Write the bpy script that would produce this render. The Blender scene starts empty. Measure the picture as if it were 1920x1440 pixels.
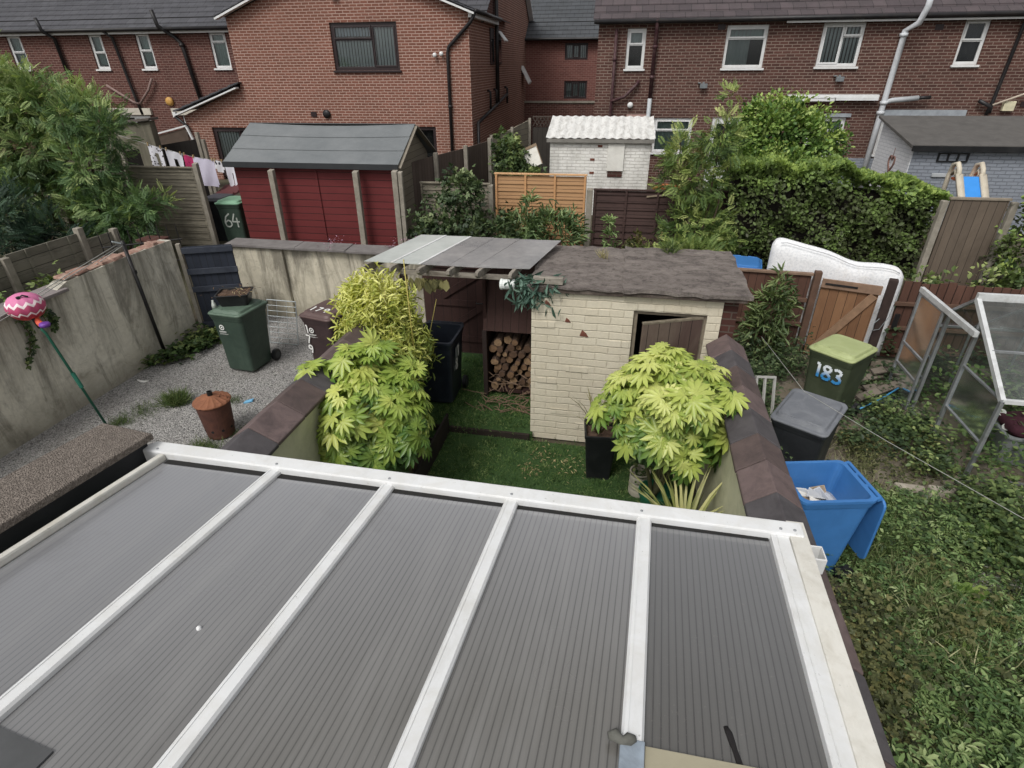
# Back gardens seen from an upstairs window: conservatory roof, two yards, sheds and brick terraces behind.
import bpy, math, random
import numpy as np
from mathutils import Vector, Matrix
rnd = random.Random(7)
rng = np.random.default_rng(11)
SC = bpy.context.scene
COL = SC.collection
PI = math.pi
DL = 0.0307                      # the terraces behind stand turned by this angle

def back(u, v, z=0.0):
    c, s = math.cos(DL), math.sin(DL)
    return Vector((u*c - v*s, u*s + v*c, z))

# ------------------------------------------------------------------ materials
def lin(c):
    if isinstance(c, str):
        c = c.lstrip('#'); c = [int(c[i:i+2], 16)/255 for i in (0, 2, 4)]
        c = [x/12.92 if x <= 0.04045 else ((x+0.055)/1.055)**2.4 for x in c]
    g = 0.3*c[0] + 0.59*c[1] + 0.11*c[2]                  # muted, as on a dull day
    c = [max(0.0, g + (x-g)*0.93)**0.97 for x in c]
    return (c[0], c[1], c[2], 1.0)

class NT:
    def __init__(s, name):
        s.m = bpy.data.materials.new(name); s.m.use_nodes = True
        s.t = s.m.node_tree; s.t.nodes.clear()
        s.out = s.n('ShaderNodeOutputMaterial')
    def n(s, typ, **kw):
        nd = s.t.nodes.new(typ)
        for k, v in kw.items():
            if k.startswith('i_'):
                k = k[2:]
                k = int(k) if k.isdigit() else k.replace('_', ' ')
                nd.inputs[k].default_value = v
            else: setattr(nd, k, v)
        return nd
    def l(s, a, b): s.t.links.new(a, b)
    def mix(s, fac, a, b, blend='MIX'):
        nd = s.n('ShaderNodeMix', data_type='RGBA', blend_type=blend)
        for idx, x in ((0, fac), (6, a), (7, b)):
            if hasattr(x, 'is_output'): s.l(x, nd.inputs[idx])
            else: nd.inputs[idx].default_value = x
        return nd.outputs[2]
    def math(s, op, a, b=0.0, c=0.0):
        nd = s.n('ShaderNodeMath', operation=op)
        for i, x in enumerate((a, b, c)):
            if hasattr(x, 'is_output'): s.l(x, nd.inputs[i])
            else: nd.inputs[i].default_value = x
        return nd.outputs[0]
    def ramp(s, fac, lo, hi):
        nd = s.n('ShaderNodeMapRange', clamp=True); s.l(fac, nd.inputs[0])
        nd.inputs[1].default_value = lo; nd.inputs[2].default_value = hi
        return nd.outputs[0]
    def coord(s, scale=(1, 1, 1), kind='Object'):
        tc = s.n('ShaderNodeTexCoord'); mp = s.n('ShaderNodeMapping')
        s.l(tc.outputs[kind], mp.inputs[0]); mp.inputs[3].default_value = scale
        return mp.outputs[0]
    def noise(s, scale, detail=4, rough=0.6, stretch=(1, 1, 1), vec=None, dist=0.0):
        nd = s.n('ShaderNodeTexNoise'); nd.inputs['Scale'].default_value = scale
        nd.inputs['Detail'].default_value = detail; nd.inputs['Roughness'].default_value = rough
        nd.inputs['Distortion'].default_value = dist
        s.l(vec if vec is not None else s.coord(stretch), nd.inputs['Vector'])
        return nd.outputs[0]
    def bsdf(s, color, rough=0.7, bump=None, bstr=0.3, bdist=0.01, spec=0.35, metal=0.0, **kw):
        b = s.n('ShaderNodeBsdfPrincipled')
        for key, x in (('Base Color', color), ('Roughness', rough), ('Metallic', metal), ('Specular IOR Level', spec)):
            if hasattr(x, 'is_output'): s.l(x, b.inputs[key])
            else: b.inputs[key].default_value = x
        if bump is not None:
            bp = s.n('ShaderNodeBump'); bp.inputs['Strength'].default_value = bstr; bp.inputs['Distance'].default_value = bdist
            s.l(bump, bp.inputs['Height']); s.l(bp.outputs[0], b.inputs['Normal'])
        return b
    def done(s, b):
        s.l(b.outputs[0], s.out.inputs[0]); return s.m

def plain(name, c, rough=0.6, var=0.18, scale=6.0, dirt=None, dirt_amt=0.5, dscale=2.5, stretch=(1, 1, 1), bump=0.15, metal=0.0, spec=0.35, bdist=0.004, specks=None):
    """base colour broken up by two scales of noise, plus a dirt colour in patches"""
    t = NT(name); c = lin(c)
    lo = tuple(x*(1-var) for x in c[:3]) + (1,); hi = tuple(min(1, x*(1+var)) for x in c[:3]) + (1,)
    n1 = t.noise(scale, 5, 0.65, stretch)
    colr = t.mix(t.ramp(n1, 0.3, 0.7), lo, hi)
    if dirt:
        n2 = t.noise(dscale, 6, 0.7, stretch, dist=0.6)
        f = t.math('MULTIPLY', t.ramp(n2, 0.45, 0.72), dirt_amt)
        colr = t.mix(f, colr, lin(dirt))
    if specks:
        colr = t.mix(t.math('MULTIPLY', t.ramp(t.noise(34, 3, 0.8), 0.66, 0.74), 0.45), colr, lin(specks))
        colr = t.mix(t.math('MULTIPLY', t.ramp(t.noise(5, 6, 0.75, (1, .35, 1)), 0.52, 0.75), 0.3), colr, lin('#9c998c'))
    n3 = t.noise(scale*7, 4, 0.7, stretch)
    rr = t.math('MULTIPLY_ADD', n1, 0.25, rough-0.12)
    return t.done(t.bsdf(colr, rr, n3, bump, bdist, spec, metal))

def wall_vec(t):
    """(along the wall, up) from object coordinates, whichever way the wall faces"""
    tc = t.n('ShaderNodeTexCoord'); sp = t.n('ShaderNodeSeparateXYZ'); t.l(tc.outputs['Object'], sp.inputs[0])
    sn = t.n('ShaderNodeSeparateXYZ'); t.l(tc.outputs['Normal'], sn.inputs[0])
    k = t.math('GREATER_THAN', t.math('ABSOLUTE', sn.outputs[0]), 0.6)
    u = t.math('ADD', t.math('MULTIPLY', sp.outputs[1], k), t.math('MULTIPLY', sp.outputs[0], t.math('SUBTRACT', 1.0, k)))
    cb = t.n('ShaderNodeCombineXYZ'); t.l(u, cb.inputs[0]); t.l(sp.outputs[2], cb.inputs[1])
    return cb.outputs[0], sp, tc

def brick(name, c1, c2, mortar, bw=0.225, bh=0.075, ms=0.009, stain='#2a2420', stain_amt=0.35, paint=False, bstr=0.5, soot_scale=0.55, msmooth=0.25):
    t = NT(name); vec, sp, tc = wall_vec(t)
    wob = t.n('ShaderNodeTexNoise'); wob.inputs['Scale'].default_value = 6.0; t.l(tc.outputs['Object'], wob.inputs['Vector'])
    va = t.n('ShaderNodeVectorMath', operation='MULTIPLY_ADD'); t.l(wob.outputs['Color'], va.inputs[0])
    va.inputs[1].default_value = (0.012, 0.012, 0) if not paint else (0.03, 0.03, 0); t.l(vec, va.inputs[2])
    b = t.n('ShaderNodeTexBrick', offset=0.5, squash=1.0)
    t.l(va.outputs[0], b.inputs['Vector'])
    b.inputs['Scale'].default_value = 1.0; b.inputs['Brick Width'].default_value = bw; b.inputs['Row Height'].default_value = bh
    b.inputs['Mortar Size'].default_value = ms; b.inputs['Mortar Smooth'].default_value = msmooth; b.inputs['Bias'].default_value = 0.0
    b.inputs['Color1'].default_value = lin(c1); b.inputs['Color2'].default_value = lin(c2); b.inputs['Mortar'].default_value = lin(mortar)
    # patches of different firing and weathering
    big = t.noise(soot_scale, 6, 0.7, (1, 1, 0.55), vec=None, dist=0.4)
    fine = t.noise(45, 3, 0.7)
    c = t.mix(t.math('MULTIPLY', t.ramp(big, 0.42, 0.75), stain_amt), b.outputs['Color'], lin(stain))
    c = t.mix(t.math('MULTIPLY', t.ramp(fine, 0.35, 0.8), 0.28), c, t.mix(0.5, c, (0.02, 0.015, 0.012, 1)))
    mid = t.noise(3.1, 4, 0.6)
    c = t.mix(t.math('MULTIPLY', t.ramp(mid, 0.5, 0.8), 0.3), c, t.mix(0.6, c, lin(c1)))
    h = t.math('ADD', t.math('MULTIPLY', t.math('SUBTRACT', 1.0, b.outputs['Fac']), 1.0), t.math('MULTIPLY', fine, 0.3))
    return t.done(t.bsdf(c, 0.85, h, bstr, 0.012, 0.2))

def render_wall(name, base, light, dark, streak=0.8, top=1.6):
    """old cream render: grey-black runs from the top, mould in blotches, pale patches"""
    t = NT(name)
    a = t.noise(2.2, 7, 0.72, (1, 1, 0.16), dist=0.8)
    b = t.noise(1.1, 6, 0.7, dist=0.5)
    c = t.noise(14, 5, 0.7)
    col = t.mix(t.ramp(b, 0.35, 0.65), lin(base), lin(light))
    tc = t.n('ShaderNodeTexCoord'); sp = t.n('ShaderNodeSeparateXYZ'); t.l(tc.outputs['Object'], sp.inputs[0])
    hgt = t.ramp(sp.outputs[2], -0.2, top)
    f = t.math('MULTIPLY', t.ramp(t.math('ADD', t.math('MULTIPLY', a, 1.0), t.math('MULTIPLY', hgt, 0.16)), 0.535, 0.70), streak)
    f2 = t.math('MULTIPLY', t.ramp(t.noise(3.4, 8, 0.75, dist=1.2), 0.52, 0.7), 0.5)
    col = t.mix(f2, col, lin('#6a6557')); col = t.mix(f, col, lin(dark))
    foot = t.math('MULTIPLY', t.ramp(t.math('SUBTRACT', t.math('MULTIPLY', t.noise(1.7, 6, .7), .7), sp.outputs[2]), -.15, .35), .55)
    col = t.mix(foot, col, lin('#56503f'))
    col = t.mix(t.math('MULTIPLY', t.ramp(c, 0.3, 0.8), 0.25), col, lin('#6b6455'))
    return t.done(t.bsdf(col, 0.92, c, 0.5, 0.008, 0.15))

def boards(name, c1, c2, width=0.12, axis='x', dirt='#2a2622', dirt_amt=0.5, grain=(1, 1, 8), joint=0.06, rough=0.8):
    """timber: every board its own tone, grain along the board, dark joints; board index from object coordinates"""
    t = NT(name); tc = t.n('ShaderNodeTexCoord'); sp = t.n('ShaderNodeSeparateXYZ'); t.l(tc.outputs['Object'], sp.inputs[0])
    ax = {'x': sp.outputs[0], 'y': sp.outputs[1], 'z': sp.outputs[2]}[axis]
    k = t.math('DIVIDE', ax, width); fl = t.math('FLOOR', k); fr = t.math('FRACT', k)
    wn = t.n('ShaderNodeTexWhiteNoise', noise_dimensions='1D'); t.l(fl, wn.inputs['W'])
    st = {'x': (9, 9, 0.7), 'y': (9, 9, 0.7), 'z': (0.7, 0.7, 12)}[axis]
    g = t.noise(5, 6, 0.7, st, dist=0.5)
    f = t.math('ADD', t.math('MULTIPLY', wn.outputs['Value'], 0.5), t.math('MULTIPLY', t.ramp(g, 0.25, 0.75), 0.5))
    col = t.mix(f, lin(c1), lin(c2))
    d = t.noise(1.6, 6, 0.7, {'x': (1, 1, .5), 'y': (1, 1, .5), 'z': (.5, .5, 1)}[axis], dist=0.6)
    col = t.mix(t.math('MULTIPLY', t.ramp(d, 0.45, 0.7), dirt_amt), col, lin(dirt))
    edge = t.math('LESS_THAN', fr, joint)
    col = t.mix(t.math('MULTIPLY', edge, 0.8), col, (0.012, 0.01, 0.009, 1))
    h = t.math('SUBTRACT', t.math('MULTIPLY', g, 0.5), edge)
    return t.done(t.bsdf(col, rough, h, 0.4, 0.006, 0.2))

def glass(name, tint='#9fb0b4', clear=0.75, rough=0.05, dirt=0.12):
    t = NT(name)
    tr = t.n('ShaderNodeBsdfTransparent'); tr.inputs[0].default_value = lin(tint)
    gl = t.n('ShaderNodeBsdfGlossy'); gl.inputs['Roughness'].default_value = rough; gl.inputs['Color'].default_value = (0.9, 0.93, 0.95, 1)
    df = t.n('ShaderNodeBsdfDiffuse'); df.inputs[0].default_value = (0.45, 0.47, 0.45, 1)
    fr = t.n('ShaderNodeFresnel'); fr.inputs[0].default_value = 1.5
    a = t.n('ShaderNodeMixShader'); t.l(t.math('ADD', fr.outputs[0], 0.04), a.inputs[0]); t.l(tr.outputs[0], a.inputs[1]); t.l(gl.outputs[0], a.inputs[2])
    nz = t.noise(3, 5, 0.7)
    b = t.n('ShaderNodeMixShader'); t.l(t.math('MULTIPLY_ADD', t.ramp(nz, 0.3, 0.8), dirt, 1-clear-0.2 if clear < 0.8 else 0.0), b.inputs[0])
    t.l(a.outputs[0], b.inputs[1]); t.l(df.outputs[0], b.inputs[2])
    return t.done(b)

def leafmat(name, stops, rough=0.5, trans=0.3, spec=0.4):
    """leaf colour from the per-leaf tint stored in the mesh"""
    t = NT(name); at = t.n('ShaderNodeAttribute', attribute_name='tint')
    r = t.n('ShaderNodeValToRGB'); t.l(at.outputs['Fac'], r.inputs[0])
    el = r.color_ramp.elements
    while len(el) < len(stops): el.new(0.5)
    for e, (p, c) in zip(el, stops): e.position = p; e.color = lin(c)
    b = t.bsdf(r.outputs[0], rough, None, spec=spec)
    tl = t.n('ShaderNodeBsdfTranslucent'); t.l(t.mix(1.0, r.outputs[0], (1.0, 1.0, 0.55, 1), 'MULTIPLY'), tl.inputs[0])
    ms = t.n('ShaderNodeMixShader'); ms.inputs[0].default_value = trans
    t.l(b.outputs[0], ms.inputs[1]); t.l(tl.outputs[0], ms.inputs[2])
    return t.done(ms)

# ------------------------------------------------------------------ mesh builder
class MB:
    def __init__(s): s.v = []; s.f = []; s.mi = []
    def add(s, vs, fs, m=0):
        o = len(s.v); s.v += [tuple(p) for p in vs]; s.f += [[o+i for i in f] for f in fs]; s.mi += [m]*len(fs); return s
    def hexa(s, p, m=0):   # 4 bottom (ccw), 4 top
        return s.add(p, [(3, 2, 1, 0), (4, 5, 6, 7), (0, 1, 5, 4), (1, 2, 6, 5), (2, 3, 7, 6), (3, 0, 4, 7)], m)
    def box(s, x0, x1, y0, y1, z0, z1, m=0):
        return s.hexa([(x0, y0, z0), (x1, y0, z0), (x1, y1, z0), (x0, y1, z0), (x0, y0, z1), (x1, y0, z1), (x1, y1, z1), (x0, y1, z1)], m)
    def bar(s, p, q, w, h, up=(0, 0, 1), m=0):
        p, q = Vector(p), Vector(q); d = (q-p).normalized(); a = d.cross(Vector(up))
        if a.length < 1e-4: a = d.cross(Vector((1, 0, 0)))
        a = a.normalized()*w/2; b = a.cross(d).normalized()*h/2
        return s.hexa([p-a-b, p+a-b, q+a-b, q-a-b, p-a+b, p+a+b, q+a+b, q-a+b], m)
    def tube(s, pts, r, n=8, m=0, caps=True):
        pts = [Vector(p) for p in pts]; rr = r if isinstance(r, (list, tuple)) else [r]*len(pts)
        o = []; prev = None
        for i, p in enumerate(pts):
            d = (pts[min(i+1, len(pts)-1)] - pts[max(i-1, 0)]).normalized()
            if prev is None:
                a = d.cross(Vector((0, 0, 1)))
                if a.length < 0.05: a = d.cross(Vector((1, 0, 0)))
            else: a = prev - d*prev.dot(d)
            a.normalize(); prev = a; b = d.cross(a)
            o += [p + (a*math.cos(2*PI*k/n) + b*math.sin(2*PI*k/n))*rr[i] for k in range(n)]
        f = [(i*n+k, i*n+(k+1) % n, (i+1)*n+(k+1) % n, (i+1)*n+k) for i in range(len(pts)-1) for k in range(n)]
        if caps: f += [tuple(range(n-1, -1, -1)), tuple(range((len(pts)-1)*n, len(pts)*n))]
        return s.add(o, f, m)
    def lathe(s, prof, n=24, c=(0, 0, 0), m=0, axis='z', capb=True, capt=True):
        o = []
        for r, h in prof:
            for k in range(n):
                a = 2*PI*k/n; x, y = r*math.cos(a), r*math.sin(a)
                o.append({'z': (c[0]+x, c[1]+y, c[2]+h), 'x': (c[0]+h, c[1]+x, c[2]+y), 'y': (c[0]+y, c[1]+h, c[2]+x)}[axis])
        f = [(i*n+k, i*n+(k+1) % n, (i+1)*n+(k+1) % n, (i+1)*n+k) for i in range(len(prof)-1) for k in range(n)]
        if capb: f.append(tuple(range(n-1, -1, -1)))
        if capt: f.append(tuple(range((len(prof)-1)*n, len(prof)*n)))
        return s.add(o, f, m)
    def prism(s, poly, vec, m=0):
        n = len(poly); v = Vector(vec); a = [Vector(p) for p in poly]
        return s.add(a+[p+v for p in a], [tuple(range(n-1, -1, -1)), tuple(range(n, 2*n))] + [(i, (i+1) % n, n+(i+1) % n, n+i) for i in range(n)], m)
    def quad(s, a, b, c, d, m=0): return s.add([a, b, c, d], [(0, 1, 2, 3)], m)
    def rings(s, rs, m=0, capb=True, capt=True):
        n = len(rs[0]); o = [p for r in rs for p in r]
        f = [(i*n+k, i*n+(k+1) % n, (i+1)*n+(k+1) % n, (i+1)*n+k) for i in range(len(rs)-1) for k in range(n)]
        if capb: f.append(tuple(range(n-1, -1, -1)))
        if capt: f.append(tuple(range((len(rs)-1)*n, len(rs)*n)))
        return s.add(o, f, m)
    def mesh(s, name, mats, off=(0, 0, 0), smooth=False):
        me = bpy.data.meshes.new(name); ox, oy, oz = off
        me.from_pydata([(x-ox, y-oy, z-oz) for x, y, z in s.v], [], s.f)
        for mt in (mats if isinstance(mats, (list, tuple)) else [mats]): me.materials.append(mt)
        if any(s.mi): me.polygons.foreach_set('material_index', s.mi)
        if smooth: me.polygons.foreach_set('use_smooth', [True]*len(me.polygons))
        me.validate(); me.update(); return me

def rrect(w, d, z, r, n=4, cx=0.0, cy=0.0):
    """ring of a rounded rectangle"""
    o = []
    for sx, sy, a0 in ((1, 1, 0), (-1, 1, 90), (-1, -1, 180), (1, -1, 270)):
        for k in range(n+1):
            a = math.radians(a0 + 90*k/n)
            o.append((cx + sx*(w/2-r) + r*math.cos(a), cy + sy*(d/2-r) + r*math.sin(a), z))
    return o

def finish(o, bevel=0.0, smooth=False):
    if bevel:
        b = o.modifiers.new('bevel', 'BEVEL'); b.width = bevel; b.segments = 2; b.limit_method = 'ANGLE'; b.angle_limit = math.radians(40)
    return o

class Thing:
    """an Empty at the base of a thing; its parts are built in the same frame as origin"""
    def __init__(s, name, label, cat, origin=(0, 0, 0), rz=0.0, group=None, at=None):
        s.o = bpy.data.objects.new(name, None); COL.objects.link(s.o); s.o.empty_display_size = 0.2
        s.org = Vector(origin)
        if at is not None: s.o.location = at                      # parts in local coordinates
        elif rz == DL: s.o.location = back(*s.org)
        else: s.o.location = s.org
        if at is not None: s.org = Vector((0, 0, 0))
        s.o.rotation_euler = (0, 0, rz)
        s.o['label'] = label; s.o['category'] = cat
        if group: s.o['group'] = group
    def part(s, name, mb, mat, parent=None, bevel=0.0, smooth=False, label=None):
        ob = bpy.data.objects.new(name, mb.mesh(name, mat, s.org, smooth)); COL.objects.link(ob)
        ob.parent = parent or s.o
        if label: ob['label'] = label
        return finish(ob, bevel)
    def raw(s, name, me, parent=None, label=None):
        ob = bpy.data.objects.new(name, me); COL.objects.link(ob); ob.parent = parent or s.o
        if label: ob['label'] = label
        return ob

def single(name, mb, mat, label, cat, origin=(0, 0, 0), rz=0.0, group=None, bevel=0.0, smooth=False, at=None, kind=None):
    """a thing that is one mesh"""
    off = (0, 0, 0) if at is not None else origin
    ob = bpy.data.objects.new(name, mb.mesh(name, mat, off, smooth)); COL.objects.link(ob)
    ob.location = at if at is not None else (back(*origin) if rz == DL else origin)
    ob.rotation_euler = (0, 0, rz)
    if label: ob['label'] = label
    if cat: ob['category'] = cat
    if group: ob['group'] = group
    if kind: ob['kind'] = kind
    return finish(ob, bevel)

def copy_tree(o, parent=None):
    c = o.copy(); COL.objects.link(c)
    if parent: c.parent = parent
    for ch in list(o.children): copy_tree(ch, c)
    return c

# ------------------------------------------------------------------ foliage
def leaf_template(kind):
    """vertices (along, across, up), faces and tint offset per vertex"""
    V, F, T = [], [], []
    def lobe(ox, oy, ang, L, w, z0=0.0, droop=0.15, t0=0.0, t1=0.1):
        c, s = math.cos(ang), math.sin(ang); o = len(V)
        for a, b in ((0, 0), (0.28*L, w*0.75), (0.66*L, w), (L, 0), (0.66*L, -w), (0.28*L, -w*0.75)):
            V.append((ox + a*c - b*s, oy + a*s + b*c, z0 - droop*(a/L)**2*L + (abs(b)/w)*0.05*L))
            T.append(t0 + (t1-t0)*a/L)
        F.append((o, o+1, o+2, o+3)); F.append((o, o+3, o+4, o+5))
    if kind == 'ovate': lobe(0, 0, 0, 1, 0.3)
    elif kind == 'pointed':
        lobe(0, 0, 0, 1, 0.17, droop=.35); lobe(-.1, .1, .9, .62, .11, .03, .3); lobe(-.1, -.1, -.9, .62, .11, .03, .3)
    elif kind == 'narrow': lobe(0, 0, 0, 1, 0.1, droop=0.3)
    elif kind == 'palmate':
        for i, a in enumerate((-150, -105, -68, -34, 0, 34, 68, 105, 150)):
            L = (0.42, 0.62, 0.82, 0.95, 1.0, 0.95, 0.82, 0.62, 0.42)[i]
            lobe(0, 0, math.radians(a*0.92), L, 0.135*L**0.5, 0.0, 0.20, 0.16, -0.06)
    elif kind == 'pinnate':
        for i in range(8):
            x = 0.12+0.105*i; L = 0.30-0.022*abs(i-3)
            for sgn in (1, -1): lobe(x, 0.01*sgn, sgn*math.radians(60), L, 0.036, -0.2*x*x, 0.25)
        lobe(0.95, 0, 0, 0.28, 0.05, -0.19, 0.2)
    elif kind == 'lobed':
        for a, L in ((-55, 0.7), (0, 1.0), (55, 0.7)): lobe(0, 0, math.radians(a), L, 0.25*L, 0, 0.2)
    elif kind == 'chip':
        for k, (x, w, z) in enumerate(((0, .05, 0), (.5, .07, .02), (1, .02, -.1))):
            V.extend([(x, w, z), (x, -w, z)]); T.extend([0.2*k-0.2]*2)
        for k in range(2): F.append((2*k, 2*k+1, 2*k+3, 2*k+2))
    elif kind == 'blade':
        for k, (x, w, z) in enumerate(((0, .018, 0), (.35, .02, .0), (.7, .014, -.06), (1, .0, -.22))):
            V.extend([(x, w, z), (x, -w, z)]); T.extend([0.12*k-0.1]*2)
        for k in range(3): F.append((2*k, 2*k+1, 2*k+3, 2*k+2))
    return np.array(V, float), F, np.array(T, float)
TEMPL = {k: leaf_template(k) for k in ('ovate', 'narrow', 'palmate', 'pinnate', 'lobed', 'blade', 'chip', 'pointed')}

def leaves_mesh(name, kind, P, A, N, S, tint, mat):
    """one mesh of leaves: positions P, direction A, normal N, size S, tint"""
    V, F, T = TEMPL[kind]; n, k = len(P), len(V)
    A = A/np.maximum(np.linalg.norm(A, axis=1, keepdims=True), 1e-6)
    N = N - A*np.sum(N*A, axis=1, keepdims=True); N = N/np.maximum(np.linalg.norm(N, axis=1, keepdims=True), 1e-6)
    B = np.cross(N, A)
    S = S[:, None, None]
    W = P[:, None, :] + S*(V[None, :, 0:1]*A[:, None, :] + V[None, :, 1:2]*B[:, None, :] + V[None, :, 2:3]*N[:, None, :])
    W = W.reshape(-1, 3)
    Fa = np.array(F); m = Fa.shape[1]
    FF = (Fa[None] + (np.arange(n)*k)[:, None, None]).reshape(-1)
    me = bpy.data.meshes.new(name)
    nf = n*len(F)
    me.vertices.add(len(W)); me.vertices.foreach_set('co', W.ravel())
    me.loops.add(len(FF)); me.loops.foreach_set('vertex_index', FF.astype(np.int32))
    me.polygons.add(nf); me.polygons.foreach_set('loop_start', np.arange(0, nf*m, m, dtype=np.int32))
    me.update(calc_edges=True)
    at = me.attributes.new('tint', 'FLOAT', 'POINT')
    at.data.foreach_set('value', np.clip((tint[:, None] + T[None, :]), 0, 1).ravel().astype(np.float32))
    me.materials.append(mat)
    return me

def unit(n):
    v = rng.normal(size=(n, 3)); return v/np.linalg.norm(v, axis=1, keepdims=True)

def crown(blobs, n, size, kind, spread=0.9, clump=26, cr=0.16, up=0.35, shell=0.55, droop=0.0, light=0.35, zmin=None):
    """leaf placements for a crown: ellipsoids (cx,cy,cz,rx,ry,rz) filled with clumps, most of them near the surface"""
    vol = np.array([b[3]*b[4]*b[5] for b in blobs])**0.75; vol = vol/vol.sum()
    P, A, N, T = [], [], [], []
    for b, w in zip(blobs, vol):
        c = np.array(b[:3]); r = np.array(b[3:6]); m = max(1, int(n*w/clump))
        d = unit(m); rad = shell + (1-shell)*rng.random(m)**0.6
        hole = rng.random(m)
        cc = c + d*r*(rad*(0.82+0.3*rng.random(m)))[:, None]
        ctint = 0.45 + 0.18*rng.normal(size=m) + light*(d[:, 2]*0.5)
        for i in range(m):
            k = int(clump*(0.5+rng.random())); q = rng.normal(size=(k, 3))*cr*(r.mean()**0.5)*(0.6+0.7*rng.random())
            p = cc[i]+q; out = (p-c)/r; out /= np.maximum(np.linalg.norm(out, axis=1, keepdims=True), 1e-6)
            P.append(p)
            A.append(out*spread + unit(k)*0.75 + np.array([0, 0, up*0.4-droop]))
            N.append(out*0.7 + unit(k)*0.55 + np.array([0, 0, up+0.35]))
            T.append(ctint[i] + 0.09*rng.normal(size=k) + 0.0*k)
    P = np.concatenate(P); A = np.concatenate(A); N = np.concatenate(N); T = np.concatenate(T)
    if zmin is not None:
        k = P[:, 2] > zmin; P, A, N, T = P[k], A[k], N[k], T[k]
    S = size*(0.65+0.6*rng.random(len(P)))
    return P, A, N, S, T

def patch(polys, n, zlo, zhi, size, up=0.6, ang=0.5):
    """leaves over ground: list of (x0,x1,y0,y1) rectangles weighted by area; height clumped"""
    ar = np.array([(p[1]-p[0])*(p[3]-p[2]) for p in polys]); ar = ar/ar.sum()
    P, T = [], []
    for p, w in zip(polys, ar):
        m = max(1, int(n*w/30)); cx = rng.uniform(p[0], p[1], m); cy = rng.uniform(p[2], p[3], m); ch = rng.random(m)**1.5; ct = rng.normal(size=m)*0.15
        for i in range(m):
            k = int(30*(0.4+1.2*rng.random())); r = 0.05+0.11*rng.random(); h = zlo+(zhi-zlo)*ch[i]
            q = np.stack([cx[i]+rng.normal(size=k)*r, cy[i]+rng.normal(size=k)*r, zlo+(h-zlo+0.04)*rng.random(k)**0.6], 1)
            P.append(q); T.append(0.4+ct[i]+0.12*rng.normal(size=k)+0.1*ch[i])
    P = np.concatenate(P); T = np.concatenate(T); k = len(P)
    A = unit(k); A[:, 2] = A[:, 2]*0.3+up*0.3; N = unit(k)*ang; N[:, 2] += 1
    return P, A, N, size*(0.6+0.7*rng.random(k)), T

def grass(polys, n, h, lean=0.6):
    ar = np.array([(p[1]-p[0])*(p[3]-p[2]) for p in polys]); ar = ar/ar.sum(); P = []; T = []
    for p, w in zip(polys, ar):
        m = max(1, int(n*w/24)); cx = rng.uniform(p[0], p[1], m); cy = rng.uniform(p[2], p[3], m)
        for i in range(m):
            k = 24; r = 0.03+0.06*rng.random()
            P.append(np.stack([cx[i]+rng.normal(size=k)*r, cy[i]+rng.normal(size=k)*r, np.zeros(k)+(p[4] if len(p) > 4 else 0)], 1)); T.append(0.45+0.2*rng.normal()+0.1*rng.normal(size=k))
    P = np.concatenate(P); T = np.concatenate(T); k = len(P)
    A = unit(k)*lean; A[:, 2] = 0.5+0.6*rng.random(k); N = unit(k); N[:, 2] = np.abs(N[:, 2])+0.3
    return P, A, N, h*(0.5+0.8*rng.random(k)), T

def foliage(T, name, kind, pl, mat, parent=None):
    P, A, N, S, t = pl
    P = P - np.array(T.org)
    return T.raw(name, leaves_mesh(name, kind, P, A, N, S, t, mat), parent)

def join_pl(*pls): return tuple(np.concatenate([p[i] for p in pls]) for i in range(5))

def branches(mb, base, tips, r0, r1=0.012, wob=0.08, seg=5):
    base = Vector(base)
    for tp in tips:
        tp = Vector(tp); pts = []
        for k in range(seg+1):
            f = k/seg; p = base.lerp(tp, f)
            if 0 < k < seg: p += Vector((rnd.uniform(-wob, wob), rnd.uniform(-wob, wob), rnd.uniform(0, wob)))
            pts.append(p)
        mb.tube(pts, [r0+(r1-r0)*k/seg for k in range(seg+1)], 7)
    return mb

def ribbon(mb, pts, w, nrm, m=0, t=0.003):
    """flat brush stroke along pts on a surface with normal nrm"""
    for a, b in zip(pts[:-1], pts[1:]):
        mb.bar(a, b, w, t, up=nrm, m=m)

DIG = {'1': [[(.3, 1), (.5, 1.0), (.5, 0)]], '7': [[(0, 1), (.62, 1), (.25, 0)]],
       '9': [[(.6, .62), (.3, .45), (.05, .65), (.12, .93), (.4, 1), (.62, .85), (.6, .45), (.45, 0)]],
       '8': [[(.32, .52), (.08, .72), (.12, .94), (.35, 1), (.58, .92), (.6, .7), (.32, .52), (.04, .28), (.1, .06), (.33, 0), (.58, .06), (.62, .28), (.32, .52)]],
       '3': [[(.05, .9), (.3, 1), (.58, .88), (.55, .64), (.28, .53), (.6, .38), (.6, .12), (.32, 0), (.04, .1)]],
       '6': [[(.55, 1), (.2, .75), (.04, .35), (.12, .05), (.4, 0), (.6, .15), (.58, .4), (.35, .5), (.1, .35)]],
       '4': [[(.3, 1), (.02, .4), (.66, .4)], [(.45, .7), (.45, -.02)]]}
def number(mb, text, o, ux, uy, h, w, nrm, gap=0.8):
    o, ux, uy = Vector(o), Vector(ux), Vector(uy)
    for i, ch in enumerate(text):
        for st in DIG[ch]:
            ribbon(mb, [o + ux*(h*(gap*i + x*0.9)) + uy*(h*y) for x, y in st], w, nrm)
    return mb
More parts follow.
